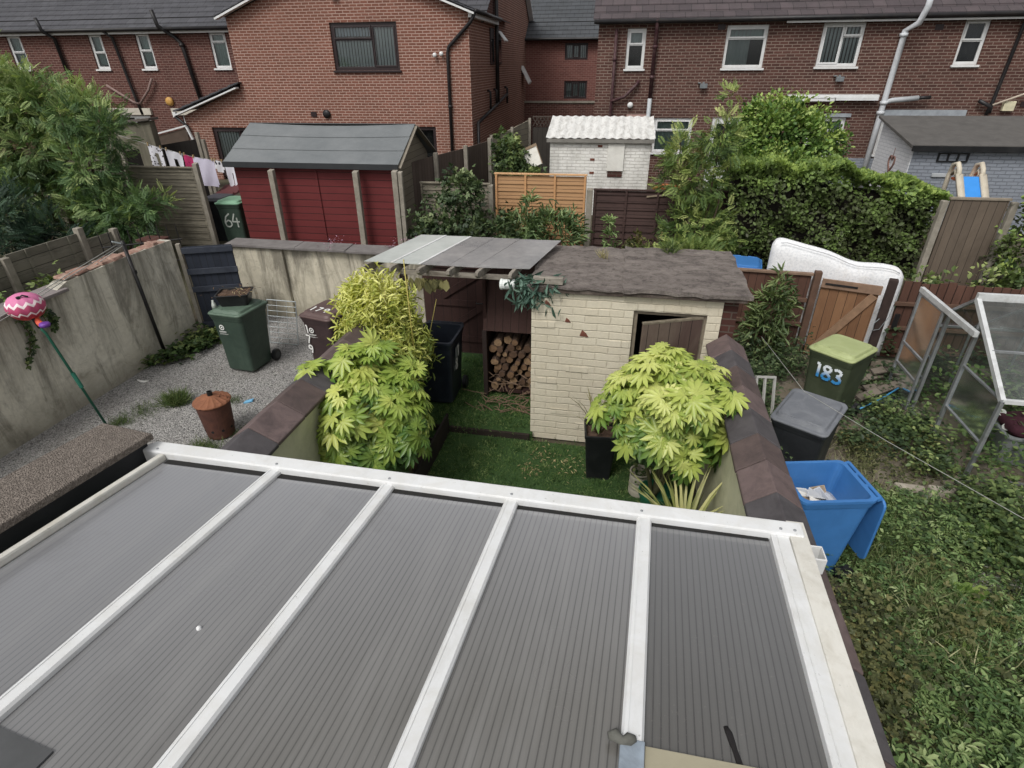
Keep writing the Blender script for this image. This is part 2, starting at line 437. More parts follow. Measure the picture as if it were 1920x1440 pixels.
# ------------------------------------------------------------------ camera, light
cam = bpy.data.cameras.new('camera'); co = bpy.data.objects.new('camera', cam); COL.objects.link(co); SC.camera = co
cam.sensor_width = 36.0; cam.lens = 1058/1920*36; cam.clip_start = 0.05; cam.clip_end = 600
P_, Y_, R_ = 0.5155, 0.1975, -0.0082
fw = Vector((-math.sin(Y_)*math.cos(P_), math.cos(Y_)*math.cos(P_), -math.sin(P_)))
ri = Vector((math.cos(Y_), math.sin(Y_), 0)); up = ri.cross(fw)
r2 = ri*math.cos(R_) + up*math.sin(R_); u2 = up*math.cos(R_) - ri*math.sin(R_)
mw = Matrix((r2, u2, -fw)).transposed().to_4x4(); mw.translation = (0, 0, 4.3); co.matrix_world = mw

SUN_EL, SUN_AZ = math.radians(52), math.radians(-158)       # azimuth measured from +Y towards +X
wd = bpy.data.worlds.new('World'); SC.world = wd; wd.use_nodes = True
nt = wd.node_tree; bg = nt.nodes['Background']
sky = nt.nodes.new('ShaderNodeTexSky'); sky.sky_type = 'NISHITA'; sky.sun_disc = False
sky.sun_elevation = SUN_EL; sky.sun_rotation = SUN_AZ; sky.air_density = 1.0; sky.dust_density = 4.0; sky.ozone_density = 1.0
hs = nt.nodes.new('ShaderNodeHueSaturation'); hs.inputs['Saturation'].default_value = 0.10   # overcast: the sky is nearly white
nt.links.new(sky.outputs[0], hs.inputs['Color']); nt.links.new(hs.outputs[0], bg.inputs[0]); bg.inputs[1].default_value = 0.15
sl = bpy.data.lights.new('sun', 'SUN'); sl.energy = 1.5; sl.angle = math.radians(18); sl.color = (1.0, 0.97, 0.92)
so = bpy.data.objects.new('sun', sl); COL.objects.link(so)
sd = Vector((math.sin(SUN_AZ)*math.cos(SUN_EL), math.cos(SUN_AZ)*math.cos(SUN_EL), math.sin(SUN_EL)))
so.rotation_euler = sd.to_track_quat('Z', 'Y').to_euler(); so.location = sd*30
SC.view_settings.view_transform = 'Standard'; SC.view_settings.look = 'None'; SC.view_settings.exposure = 0; SC.view_settings.gamma = 1
SC.cycles.max_bounces = 6; SC.cycles.transparent_max_bounces = 12; SC.cycles.use_denoising = True

# ------------------------------------------------------------------ materials used more than once
M = {}
M['upvc'] = plain('white_upvc', '#d6d7d7', 0.35, 0.05, 4, '#b9b4a6', 0.35, 6, bump=0.03, spec=0.5, specks='#6d6a60')
M['upvc_dirty'] = plain('white_upvc_weathered', '#d4d1c8', 0.5, 0.05, 5, '#a39a86', 0.4, 9, bump=0.05, spec=0.4, specks='#5f5a4e')
M['dark_frame'] = plain('dark_brown_frame', '#2c2122', 0.4, 0.15, 5)
M['black_plastic'] = plain('black_plastic', '#17181a', 0.4, 0.2, 5, '#3a3a3a', 0.4)
M['pipe_black'] = plain('pipe_black', '#1b1a1c', 0.45, 0.2, 4, '#3a332e', 0.5)
M['pipe_maroon'] = plain('pipe_maroon', '#3d2226', 0.6, 0.25, 6, '#6d5a55', 0.5, 8)
M['pipe_grey'] = plain('pipe_grey', '#a9adb0', 0.5, 0.08, 4, '#77797b', 0.4)
M['concrete'] = plain('concrete_post', '#8d867a', 0.95, 0.15, 9, '#55503f', 0.55, 2.5, bump=0.5)
M['brick_wing'] = brick('brick_orange_brown', '#815142', '#6e4538', '#b29587', ms=.011, stain='#63483c', stain_amt=0.35)
M['brick_main'] = brick('brick_dark_red', '#623c35', '#4f2f2a', '#836b61', stain='#332320', stain_amt=0.4)
M['brick_right'] = brick('brick_purple_red', '#5e3e36', '#4a302a', '#87756a', ms=.010, stain='#332522', stain_amt=0.5)
M['brick_far'] = brick('brick_far', '#7a4d45', '#69403a', '#8b6a61', stain='#4a2c2a', stain_amt=0.2)
M['brick_cream'] = brick('brick_painted_cream', '#d3cab4', '#ccc2ab', '#c6bca5', bw=0.29, bh=0.094, ms=0.010, stain='#a3977e', stain_amt=0.45, paint=True, bstr=0.5, msmooth=1.0)
M['brick_white'] = brick('brick_painted_white', '#e9e7e1', '#e1dfd8', '#d2cec6', bw=0.22, bh=0.075, stain='#77746c', stain_amt=0.6, paint=True, bstr=0.9, soot_scale=1.6)
M['brick_grey'] = brick('brick_painted_grey', '#8d939c', '#858b95', '#70767f', bw=0.22, bh=0.075, stain='#6b6f77', stain_amt=0.4, paint=True, bstr=0.9)
M['brick_dark'] = brick('brick_old_dark', '#55332c', '#402823', '#5d5148', bw=0.23, bh=0.08, stain='#211b18', stain_amt=0.6)
M['room'] = plain('room_dark', '#15171a', 0.9, 0.3, 2)
M['curtain'] = plain('curtain_grey', '#c4c7c2', 0.9, 0.12, 7)
M['blind'] = plain('blind_pale', '#e2e2dc', 0.8, 0.08, 5)
M['blind_green'] = plain('blind_green_grey', '#a9b5ab', 0.85, 0.1, 5)
M['glass'] = glass('window_glass', '#c3cfd2', 0.85, 0.03, 0.05)
M['glass_dirty'] = glass('greenhouse_glass', '#ccd4d0', 0.78, 0.12, 0.16)
M['alu'] = plain('aluminium_weathered', '#9a9da0', 0.4, 0.12, 8, '#5f5f5b', 0.5, 5, metal=0.55)
M['alu_white'] = plain('aluminium_pale', '#cdcfcf', 0.4, 0.08, 8, '#8c8a84', 0.5, 7, metal=0.2)
M['wood_white'] = plain('peeling_painted_wood', '#8a8378', 0.9, 0.3, 12, '#3a2c24', 0.8, 6, (0.4, 2, 2), bump=0.5)
M['soil'] = plain('soil', '#4c3b30', 0.95, 0.4, 20, '#6c5340', 0.5, 14, bump=0.8)
M['steel'] = plain('galvanised_wire', '#a9b1b3', 0.4, 0.1, 8, metal=0.6)

def tiles(name, c1, c2, bw=0.33, bh=0.3):
    t = NT(name); tc = t.n('ShaderNodeTexCoord'); b = t.n('ShaderNodeTexBrick', offset=0.5)
    t.l(tc.outputs['Object'], b.inputs['Vector']); b.inputs['Scale'].default_value = 1
    b.inputs['Brick Width'].default_value = bw; b.inputs['Row Height'].default_value = bh; b.inputs['Mortar Size'].default_value = 0.006
    b.inputs['Color1'].default_value = lin(c1); b.inputs['Color2'].default_value = lin(c2); b.inputs['Mortar'].default_value = lin('#141416')
    n = t.noise(2.4, 6, 0.7); n2 = t.noise(22, 5, 0.75)
    c = t.mix(t.math('MULTIPLY', t.ramp(n, 0.4, 0.75), 0.4), b.outputs['Color'], lin('#2a2b2a'))
    c = t.mix(t.math('MULTIPLY', t.ramp(n2, 0.55, 0.8), 0.35), c, lin('#77766f'))
    return t.done(t.bsdf(c, 0.75, n2, 0.3, 0.006, 0.3))
M['tile_left'] = tiles('tile_slate_grey', '#4d4d52', '#434348')
M['tile_right'] = tiles('tile_brown_grey', '#544a4c', '#453d40')
M['tile_far'] = tiles('tile_grey', '#4b4e52', '#44474b', 0.4, 0.3)

# polycarbonate with dark ribs, seen as a dull bronze grey
def polycarb(k=1.0):
    t = NT('bronze_polycarbonate'); tc = t.n('ShaderNodeTexCoord'); sp = t.n('ShaderNodeSeparateXYZ'); t.l(tc.outputs['UV'], sp.inputs[0])
    fr = t.math('FRACT', t.math('DIVIDE', sp.outputs[0], 0.0253))
    rib = t.math('LESS_THAN', t.math('ABSOLUTE', t.math('SUBTRACT', fr, 0.5)), 0.085)
    soft = t.math('MULTIPLY', t.math('ABSOLUTE', t.math('SUBTRACT', fr, 0.5)), 2.0)
    n = t.noise(0.9, 4, 0.6); n2 = t.noise(60, 3, 0.8)
    lw = t.n('ShaderNodeLayerWeight'); lw.inputs[0].default_value = 0.5; sheen = t.ramp(lw.outputs['Facing'], .20, .50)
    c = t.mix(t.ramp(n, 0.3, 0.7), lin('#4e4c48'), lin('#5a5854')); c = t.mix(sheen, c, lin('#7a7b7e'))  # sky sheen at flat viewing angles painted in as a paler grey
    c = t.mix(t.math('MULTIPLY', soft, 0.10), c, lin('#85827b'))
    c = t.mix(t.math('MULTIPLY', t.math('MULTIPLY', rib, t.math('MULTIPLY_ADD', sheen, -.8, 1.0)), 0.62), c, lin('#2a2825'))
    w = t.noise(1.0, 6, .7, (7, .6, 1)); c = t.mix(t.math('MULTIPLY', t.ramp(w, .5, .72), .22), c, lin('#8b8a87')); w2 = t.noise(1.6, 6, .75, dist=.5); c = t.mix(t.math('MULTIPLY', t.ramp(w2, .55, .8), .25), c, lin('#3d3a36'))
    c = t.mix(1.0, c, (k, k, k*1.01, 1), 'MULTIPLY')
    c = t.mix(t.math('MULTIPLY', t.ramp(n2, 0.62, 0.8), 0.25), c, lin('#8f8b80'))
    b = t.bsdf(c, t.math('MULTIPLY_ADD', n, 0.12, 0.20), t.math('ADD', t.math('MULTIPLY', soft, 0.5), t.math('MULTIPLY', n2, 0.10)), 0.10, 0.003, 0.9)
    b.inputs['Coat Weight'].default_value = 0.8; b.inputs['Coat Roughness'].default_value = 0.10; b.inputs['Coat IOR'].default_value = 1.6
    return t.done(b)
M['poly'] = [polycarb(k) for k in (1.06, 1.18, 1.26, 1.28, .82)]  # brightness per panel: uneven reflections across the bays painted into the colour

# ------------------------------------------------------------------ the ground
def hgt(v):
    def ss(a, b, x):
        x = min(1, max(0, (x-a)/(b-a))); return x*x*(3-2*x)
    return -0.03 + 0.75*ss(9.7, 11.2, v) + 0.2*ss(12, 16, v)
gm = MB(); xs = [-200, -80, -40, -25, -18, -12, -8, -4, 0, 4, 8, 12, 18, 30, 60, 200]
ys = [-60, -20, 0, 4, 8, 9.5, 9.8, 10.1, 10.4, 10.8, 11.2, 12, 13, 14, 15, 16, 20, 30, 60, 150, 400]
gm.add([(x, y, hgt(y)) for y in ys for x in xs], [(j*len(xs)+i, j*len(xs)+i+1, (j+1)*len(xs)+i+1, (j+1)*len(xs)+i) for j in range(len(ys)-1) for i in range(len(xs)-1)])
single('ground', gm, plain('earth_ground', '#4b4436', 0.95, 0.3, 1.2, '#3a4028', 0.7, 0.6, bump=0.6), None, None, kind='structure', smooth=True)

def gravel_mat():
    t = NT('grey_gravel'); v = t.n('ShaderNodeTexVoronoi'); v.inputs['Scale'].default_value = 58; t.l(t.coord(), v.inputs['Vector'])
    hv = t.n('ShaderNodeRGBToBW'); t.l(v.outputs['Color'], hv.inputs[0])
    n = t.noise(0.9, 6, 0.7, dist=0.5)
    c = t.mix(t.ramp(hv.outputs[0], 0.1, 0.95), lin('#6f6d6c'), lin('#b6b3ae'))
    c = t.mix(t.ramp(v.outputs['Distance'], 0.62, 0.95), c, lin('#3c3a38'))
    c = t.mix(t.math('MULTIPLY', t.ramp(n, 0.5, 0.75), 0.35), c, lin('#5b5348'))
    h = t.math('SUBTRACT', 1.0, v.outputs['Distance'])
    return t.done(t.bsdf(c, 0.9, h, 0.9, 0.02, 0.2))
g = MB(); g.box(-7.5, -2.8, -1, 9.35, -0.06, 0.0)
single('gravel_yard', g, gravel_mat(), None, None, kind='structure')

def lawn_mat():
    t = NT('artificial_turf'); n = t.noise(1.7, 5, 0.6); n2 = t.noise(160, 3, 0.8, (1, 1, 1)); n3 = t.noise(26, 4, 0.7)
    c = t.mix(t.ramp(n2, 0.3, 0.7), lin('#2b4423'), lin('#52703c')); c = t.mix(t.math('MULTIPLY', t.ramp(n, .35, .7), .5), c, lin('#35502a'))
    c = t.mix(t.math('MULTIPLY', t.ramp(n3, .55, .8), .4), c, lin('#56663a'))
    return t.done(t.bsdf(c, 0.9, n2, 1.0, 0.02, 0.15))
lm = lawn_mat()
g = MB(); g.box(-2.6, 1.02, -1, 6.0, -0.06, 0.004); single('lawn', g, lm, None, None, kind='structure')
g = MB(); g.box(-2.6, -0.95, 6.04, 8.2, -0.06, 0.085); single('lawn', g, lm, None, None, kind='structure')
g = MB(); g.box(-2.4, -0.98, 6.0, 6.04, -0.05, 0.088)
single('lawn_edging', g, plain('dark_board', '#2a221c', 0.85, .3, 9), 'dark timber board holding the upper step of artificial lawn', 'edging', (-1.7, 6.02, 0), bevel=.004)

turf = leafmat('turf_blade', [(0, '#263d1d'), (.5, '#48682f'), (1, '#8a9a5e')], 0.7, .2, .15)
class _O: pass
def stuff(name, kind, pl, mat, origin=(0, 0, 0)):
    P, A, N, S, t = pl
    ob = bpy.data.objects.new(name, leaves_mesh(name, kind, P-np.array(origin), A, N, S, t, mat)); COL.objects.link(ob); ob.location = origin
    ob['kind'] = 'stuff'; return ob
pl = grass([(-2.55, 1.0, 2.3, 6.0, 0.0), (-2.4, -0.98, 6.04, 8.0, 0.085)], 60000, 0.042, 0.9)
stuff('turf_pile', 'chip', pl, turf)
# brown leaf litter on the turf
pl = patch([(-2.3, 0.6, 4.8, 6.0), (-2.2, -1.0, 6.1, 7.6)], 170, 0.02, 0.03, 0.045, up=0.0, ang=.3)
pl = (np.concatenate([pl[0][:, :2], (np.where(pl[0][:, 1] > 6.03, .125, .04))[:, None]], 1),) + pl[1:]
stuff('leaf_litter', 'narrow', pl, leafmat('dry_leaf', [(0, '#6d5a38'), (1, '#b8a878')], .8, .1))

# ------------------------------------------------------------------ conservatory roof below the window
def rx(x0, y): return x0 + 0.05*(y-2.1)
def rz_(y): return 2.42 - 0.1*(y-2.1)
C = Thing('conservatory', 'white framed conservatory with grey ribbed polycarbonate roof directly below the window', 'conservatory', (-0.8, 1.2, 0))
def strip(mb, xa, xb, ya, yb, za, zb, m=0):   # a strip that follows the slope and skew of the roof; za/zb are offsets from the roof plane
    pts = []
    for dz in (za, zb):
        for (x, y) in ((xa, ya), (xb, ya), (xb, yb), (xa, yb)): pts.append((rx(x, y), y, rz_(y)+dz))
    return mb.hexa(pts, m)
edges = [-2.37, -1.71, -1.07, -0.425, 0.215, 0.79]
for i in range(5):
    mb = MB(); a, b = edges[i], edges[i+1]
    strip(mb, a, b, 0.42, 2.1, -0.028, -0.012)
    ob = C.part('roof_panel', mb, M['poly'][i])
    uv = ob.data.uv_layers.new(name='UVMap')
    for lp in ob.data.loops:
        p = ob.data.vertices[lp.vertex_index].co; yy = p.y+1.2; xx = p.x-0.8
        uv.data[lp.index].uv = (xx-0.05*(yy-2.1)+5, yy)
for x in edges[1:5]:
    mb = MB()
    prof = [(-.034, -.012), (-.034, .006), (-.026, .016), (.026, .016), (.034, .006), (.034, -.012)]
    mb.rings([[(rx(x+dx, y), y, rz_(y)+dz) for dx, dz in prof] for y in (0.42, 2.095)])
    strip(mb, x-.017, x-.0145, 0.45, 2.09, .012, .0185); 
    C.part('glazing_bar', mb, M['upvc'], smooth=False)
mb = MB(); strip(mb, -2.41, -2.372, 0.42, 2.1, -.02, .028); C.part('wall_bar', mb, M['upvc_dirty'], bevel=.012)
mb = MB(); strip(mb, .775, .80, .42, 2.1, -.02, .018); strip(mb, .8005, .855, .42, 2.11, -.02, .012); C.part('glazing_bar', mb, M['upvc'], bevel=.004)
mb = MB(); strip(mb, .859, .935, .42, 2.19, -.02, .022); strip(mb, .8555, .8585, .42, 2.19, -.02, .003)
mb.v = [(x-.012*(2.19-y), y, z) for x, y, z in mb.v]; C.part('edge_trim', mb, M['upvc_dirty'], bevel=.006)
mb = MB(); strip(mb, -2.36, .77, 2.058, 2.095, -.0115, -.0085); C.part('beam_shadow', mb, plain('shadow_black', '#1d1c1b', .8))  # dark strip painting the eaves beam's shadow onto the panels
bm = MB(); bm.hexa([(-2.56, 2.10, 2.37), (0.92, 2.075, 2.37), (0.92, 2.165, 2.37), (-2.50, 2.195, 2.37), (-2.56, 2.10, 2.452), (0.92, 2.075, 2.452), (0.92, 2.165, 2.452), (-2.50, 2.195, 2.452)])
beam = C.part('eaves_beam', bm, M['upvc'], bevel=.008)
for x in (-2.44, -1.71, -1.07, -.43, .2, .82, .88):
    s = MB(); s.lathe([(.007, 0), (.007, .003), (.003, .005)], 8, (x, 2.125 - .007*(x+2.5)*.8, 2.4525)); C.part('screw', s, M['alu'], beam)
g = MB(); # eaves gutter with open end past the right corner
for k in range(1):
    g.box(-2.5, 1.035, 2.06, 2.068, 2.25, 2.34); g.box(-2.5, 1.035, 2.142, 2.15, 2.25, 2.34); g.box(-2.5, 1.035, 2.0685, 2.1415, 2.25, 2.26); g.box(1.028, 1.035, 2.0685, 2.1415, 2.2605, 2.34); g.box(.985, .992, 2.0685, 2.1415, 2.2605, 2.325)
C.part('gutter', g, M['upvc'], bevel=.003)
# glazed front below the roof
f = MB()
for x in (-2.45, -1.6, -.75, .1, .93): f.box(x-.04, x+.04, 2.02, 2.09, 0.0, 2.368)
for z in (0.0, .75, 2.28): f.box(-2.41, .83, 2.025, 2.085, z, z+.085)
C.part('front_frame', f, M['upvc'], bevel=.004)
f = MB(); f.box(-2.4, .83, 2.05, 2.06, .84, 2.27); C.part('front_glazing', f, M['glass'])
f = MB(); f.box(-2.4, .83, 2.045, 2.065, .09, .745); C.part('front_panel', f, M['upvc'])
f = MB(); f.box(.82, .87, .42, 2.01, 0, 2.36); C.part('side_wall', f, M['upvc'])
f = MB(); strip(f, -2.40, -1.43, .42, .62, -.010, -.004); f.v = [(x, y + (0.13*(-1.43-x) if y > .5 else 0), z - (0.013*(-1.43-x) if y > .5 else 0)) for x, y, z in f.v]
C.part('flashing', f, plain('lead_flashing', '#4a4b4c', .6, .15, 6))
f = MB(); strip(f, .252, .60, .45, .985, -.010, .004); C.part('repair_board', f, plain('beige_board', '#9a937c', .7, .06, 6, '#7d7560', .4), bevel=.002)
f = MB(); strip(f, .18, .251, .45, .99, -.011, .019); C.part('end_cap', f, plain('end_cap_grey', '#8b97a3', .5, .1, 14, '#4c4d4c', .5, 9), bevel=.003)
f = MB(); f.tube([(rx(.145+.02*k, .97), .985 + .008*math.sin(k*2.1), rz_(.98)+.018) for k in range(5)], [.012, .02, .014, .02, .01], 7); C.part('sealant', f, plain('sealant', '#55554f', .9, .3, 30), smooth=True)
f = MB(); pts = [(.475, 1.105), (.483, 1.085), (.489, 1.06), (.496, 1.03), (.503, 1.0), (.515, .96), (.53, .9)]
f.tube([(rx(x, y)+.02, y, rz_(y)-.008) for x, y in pts], [.007, .011, .0105, .008, .0095, .007, .01], 7); f.v = [(x, y, rz_(y)-.012+(z-rz_(y)+.008)*.35+.002) for x, y, z in f.v]
C.part('tar_smear', f, plain('tar', '#1b1818', .5, .2, 20), smooth=True)
f = MB(); f.lathe([(.010, 0), (.008, .008), (.003, .012)], 7, (-1.40, 1.11, rz_(1.11)-.012))
single('bird_dropping', f, plain('white_dropping', '#d8d8d8', .8), 'tiny white bird dropping lying on the second grey roof panel from the left', 'chip', (-1.40, 1.11, rz_(1.11)-.012))  # small solid lump standing for a white bird dropping

# parapet of the neighbour on the left: black painted wall under a pebbled coping
pb = NT('pebbled_concrete'); vv = pb.n('ShaderNodeTexVoronoi'); vv.inputs['Scale'].default_value = 120; pb.l(pb.coord(), vv.inputs['Vector'])
bw_ = pb.n('ShaderNodeRGBToBW'); pb.l(vv.outputs['Color'], bw_.inputs[0])
pbm = pb.done(pb.bsdf(pb.mix(pb.ramp(bw_.outputs[0], .1, .9), lin('#5b534c'), lin('#857b72')), .95, vv.outputs['Distance'], .8, .012, .15))
T = Thing('parapet_wall', 'black painted parapet wall under a pebbled concrete coping beside the conservatory', 'wall', (-2.8, 1.2, 0))
m = MB(); m.hexa([(-2.8, -.5, 0), (-2.53, -.5, 0), (-2.515, 2.14, 0), (-2.8, 2.16, 0), (-2.8, -.5, 2.755), (-2.53, -.5, 2.755), (-2.515, 2.14, 2.49), (-2.8, 2.16, 2.49)]); T.part('wall', m, plain('black_bitumen', '#1c1d20', .55, .25, 5, '#33353a', .5))
pz = lambda y: 2.492 + .1*(2.16-y)
for a, b in ((-.5, 1.238), (1.24, 2.19)):
    m = MB(); m.hexa([(-2.82, a, pz(a)), (-2.49, a, pz(a)), (-2.475, b-.03*(b > 2), pz(b)), (-2.82, b, pz(b)), (-2.82, a, pz(a)+.05), (-2.49, a, pz(a)+.04), (-2.475, b-.03*(b > 2), pz(b)+.04), (-2.82, b, pz(b)+.05)]); T.part('coping', m, pbm, bevel=.006)

# party walls with saddleback coping tiles
cop = [plain('coping_tile_%s' % n, c, .7, .14, 8, '#2a2528', .55, 5, bump=.35, bdist=.006) for n, c in (('plum', '#665654'), ('slate', '#4d494b'), ('brown', '#574946'))]
cream = plain('cream_paint_green_tinge', '#c9c6a6', .85, .08, 3, '#8d8f6c', .6, 1.8, bump=.4)
def party_wall(label, xi, xr, xo, y0, y1, zi, zr, seams, wallx):
    T = Thing('party_wall', label, 'wall', ((xi+xo)/2, (y0+y1)/2, 0), group=None)
    m = MB(); m.box(min(wallx), max(wallx), y0, y1-.02, 0, zi+.0); T.part('wall', m, [cream, M['brick_dark']])
    for j, (a, b) in enumerate(zip(seams[:-1], seams[1:])):
        a += .004; b -= .004; m = MB(); t = .035; w = rnd.uniform(-.006, .006); q = rnd.uniform(-.006, .006)
        sec = [(xi, zi), (xr, zr), (xo, zi), (xo, zi-t), (xr, zr-t), (xi, zi-t)]
        m.rings([[(x+w, a, z+q) for x, z in sec], [(x+w*.3, b, z+q*.5) for x, z in sec]])
        T.part('coping_tile', m, cop[(j*2 + int(xi > 0)) % 3], bevel=.008)
    return T
sm = lambda a, b, d: [a + d*k for k in range(int((b-a)/d))] + [b]
party_wall('low party wall with dark sloped coping tiles left of the lawn', -2.68, -2.93, -3.12, 2.3, 6.35, 1.55, 1.68, [2.3, 2.62, 3.02, 3.42, 3.86, 4.28, 4.74, 5.2, 5.75, 6.35], (-3.05, -2.74))
party_wall('low party wall with plum and slate coping tiles right of the lawn', 1.02, 1.21, 1.42, 0.3, 6.05, 1.55, 1.69, [.3, .75, 1.2, 1.65, 2.1, 2.55, 3.0, 3.36, 3.74, 4.1, 4.5, 4.9, 5.3, 5.66, 6.05], (1.08, 1.36))
# ------------------------------------------------------------------ wheelie bins
def numfront(T, parent, text, mat, x0, z, h, y, w=.02, gap=.8):
    m = MB(); number(m, text, (x0, y, z), (1, 0, 0), (0, 0, 1), h, w, (0, -1, 0), gap); T.part('number', m, mat, parent)
WHITE = plain('white_marking', '#dcdcd8', .6, .06, 20)
def wheelie(label, loc, rz, body, lid, lid_state='closed', logo=False, H=1.0, tilt=0.0):
    """240 litre two-wheeled bin: tapered body, flanged rim, domed lid with handle bar, wheels at the back (+Y)"""
    T = Thing('wheelie_bin', label, 'wheelie bin', at=Vector(loc), rz=rz)
    if tilt: T.o.rotation_euler = (tilt, 0, rz)
    m = MB()
    opened = lid_state != 'closed'
    rs = [rrect(.44, .46, .03, .05, cy=-.03), rrect(.47, .50, .06, .05, cy=-.03), rrect(.50, .545, .45, .055, cy=-.01), rrect(.545, .63, H-.09, .06),
          rrect(.56, .645, H-.085, .06), rrect(.58, .665, H-.03, .06), rrect(.585, .68, H-.03, .06), rrect(.585, .68, H, .06)]
    if opened: rs += [rrect(.52, .60, H, .06), rrect(.515, .595, H-.03, .06), rrect(.48, .51, .4, .05, cy=-.01), rrect(.43, .45, .1, .05, cy=-.03)]
    m.rings(rs); b = T.part('body', m, body, smooth=False, bevel=.004)
    p = MB(); p.box(-.15, .15, -.29, -.268, .52, .60); p.v = [(x, y-(z-.45)*.03 + .012, z) for x, y, z in p.v]
    p.box(-.17, .17, .30, .345, H-.16, H-.1); T.part('grip', p, body, b, bevel=.01)
    a = MB(); a.tube([(-.26, .27, .1), (.26, .27, .1)], .012, 8); T.part('axle', a, M['black_plastic'])
    for sx in (-1, 1):
        w = MB(); w.lathe([(.03, -.03), (.085, -.03), (.1, -.022), (.1, .022), (.085, .03), (.03, .03)], 20, (sx*.275, .27, .1), axis='x'); wo = T.part('wheel', w, M['black_plastic'])
        h = MB(); h.lathe([(.055, -.034), (.055, .034)], 14, (sx*.275, .27, .1), axis='x'); T.part('hub', h, plain('hub_grey', '#3a3c3e', .5), wo)
    hd = MB(); hd.tube([(-.25, .37, H-.005), (.25, .37, H-.005)], .017, 10)
    for x in (-.25, -.08, .08, .25): hd.bar((x, .335, H-.02), (x, .375, H-.005), .03, .03)
    T.part('handle', hd, body, smooth=False)
    if lid_state == 'closed':
        l = MB(); l.rings([rrect(.60, .70, H+.002, .07), rrect(.605, .705, H+.02, .07), rrect(.585, .685, H+.032, .07), rrect(.53, .60, H+.036, .07, cy=-.01), rrect(.50, .57, H+.068, .07, cy=0), rrect(.46, .53, H+.075, .07, cy=0)])
        lo = T.part('lid', l, lid, smooth=False, bevel=.004)
        for sx in (-1, 1):
            g = MB(); g.tube([(sx*.2, -.29, H+.035), (sx*.2, -.26, H+.065), (sx*.06, -.26, H+.07)], .014, 7); T.part('lid_grip', g, lid, lo)
    elif lid_state == 'hanging':
        l = MB(); rs = [rrect(.60, .70, 0, .07), rrect(.605, .705, .02, .07), rrect(.585, .685, .03, .07), rrect(.53, .60, .034, .07), rrect(.50, .57, .065, .07)]
        # the lid hangs down behind the bin from its hinge
        rot = [[(x, .392+z, H-.02-(.36+y)) for x, y, z in r] for r in rs]
        l.rings([r[::-1] for r in rot]); T.part('lid', l, lid, bevel=.004)
    if logo:
        k = MB()
        for r0, r1 in ((.045, .030), (.016, 0.0)):
            n = 22
            for i in range(n):
                a0, a1 = 2*PI*i/n, 2*PI*(i+1)/n
                q = lambda r, a: (r*math.cos(a)-.1, -.3245 - r*math.sin(a)*.03, .80 + r*math.sin(a))
                k.add([q(r1, a0), q(r0, a0), q(r0, a1), q(r1, a1)], [(0, 1, 2, 3)])
        for z, w, h in ((.725, .13, .012), (.712, .11, .006), (.69, .14, .005), (.68, .12, .004)):
            x = -.165
            while x < -.165+w:
                ww = rnd.uniform(.008, .02); k.add([(x, -.3203+(.725-z)*.04, z), (x+ww, -.3203+(.725-z)*.04, z), (x+ww, -.3208+(.725-z)*.04, z+h), (x, -.3208+(.725-z)*.04, z+h)], [(0, 1, 2, 3)]); x += ww+.004
        T.part('emblem', k, WHITE, b)
    return T, b
BG = plain('bin_green', '#303f36', .45, .1, 4, '#4a5a4c', .35, 5); BGL = plain('bin_green_lid', '#4f6253', .5, .1, 4, '#6f7f70', .4, 5)
wheelie('green wheelie bin with white emblem and a black planting tray on its lid', (-5.83, 7.30, 0), math.radians(-5), BG, BGL, logo=True)
BB = plain('bin_brown', '#352829', .4, .12, 4, '#51403e', .35, 6)
T, b = wheelie('brown wheelie bin marked 179 in white, half behind the yellow bamboo', (-4.36, 7.42, 0), math.radians(-13), BB, plain('bin_brown_lid', '#55423f', .4, .1, 4, '#75615d', .4), logo=True)
m = MB(); number(m, '179', (-.22, -.2, 1.0785), (1, 0, 0), (0, 1, .02), .13, .026, (0, 0, 1), 1.0); T.part('number', m, WHITE)
m = MB()
for i, ch in enumerate('179'): number(m, ch, (-.235, -.3245+.038*i*.25, .74-.17*i), (1, 0, 0), (0, -.035, 1), .13, .022, (0, -1, 0))
T.part('number', m, WHITE, b)
BD = plain('bin_blue_black', '#20252e', .4, .15, 5, '#3c444c', .4)
T, b = wheelie('dark blue-black open wheelie bin standing in the shade by the bamboo, white number tags', (-2.40, 6.80, .085), math.radians(0), BD, BD, 'open')
m = MB()
for i, ch in enumerate('181'): number(m, ch, (.293-.028*i, -.12, .70-.19*i), (0, 1, 0), (.04, 0, 1), .15, .024, (1, 0, 0))
for i in range(3):
    pass
T.part('number', m, WHITE, b)
m = MB()
for i in range(3): m.hexa([(.2835-.03*i-.003, -.15, .685-.19*i), (.2835-.03*i, -.15, .685-.19*i), (.2835-.03*i, .02, .685-.19*i), (.2835-.03*i-.003, .02, .685-.19*i), (.2885-.03*i-.001, -.15, .86-.19*i), (.2888-.03*i, -.15, .86-.19*i), (.2888-.03*i, .02, .86-.19*i), (.2885-.03*i-.001, .02, .86-.19*i)])
T.part('number_tag', m, plain('tag_grey', '#7f8486', .6), b)
B3 = plain('bin_olive', '#39412f', .5, .12, 5, '#59604b', .35, 4); B3L = plain('bin_lime_lid', '#98a26b', .5, .08, 5, '#b3bb8a', .4, 5)
T, b = wheelie('olive wheelie bin numbered 183 with a pale lime lid in front of the gate', (2.97, 7.40, 0), math.radians(-43), B3, B3L)
nb = NT('number_blue_white'); tc = nb.n('ShaderNodeTexCoord'); sp = nb.n('ShaderNodeSeparateXYZ'); nb.l(tc.outputs['Object'], sp.inputs[0])
nbm = nb.done(nb.bsdf(nb.mix(nb.ramp(sp.outputs[2], .70, .80), lin('#2f86c4'), lin('#dfe6ea')), .5))
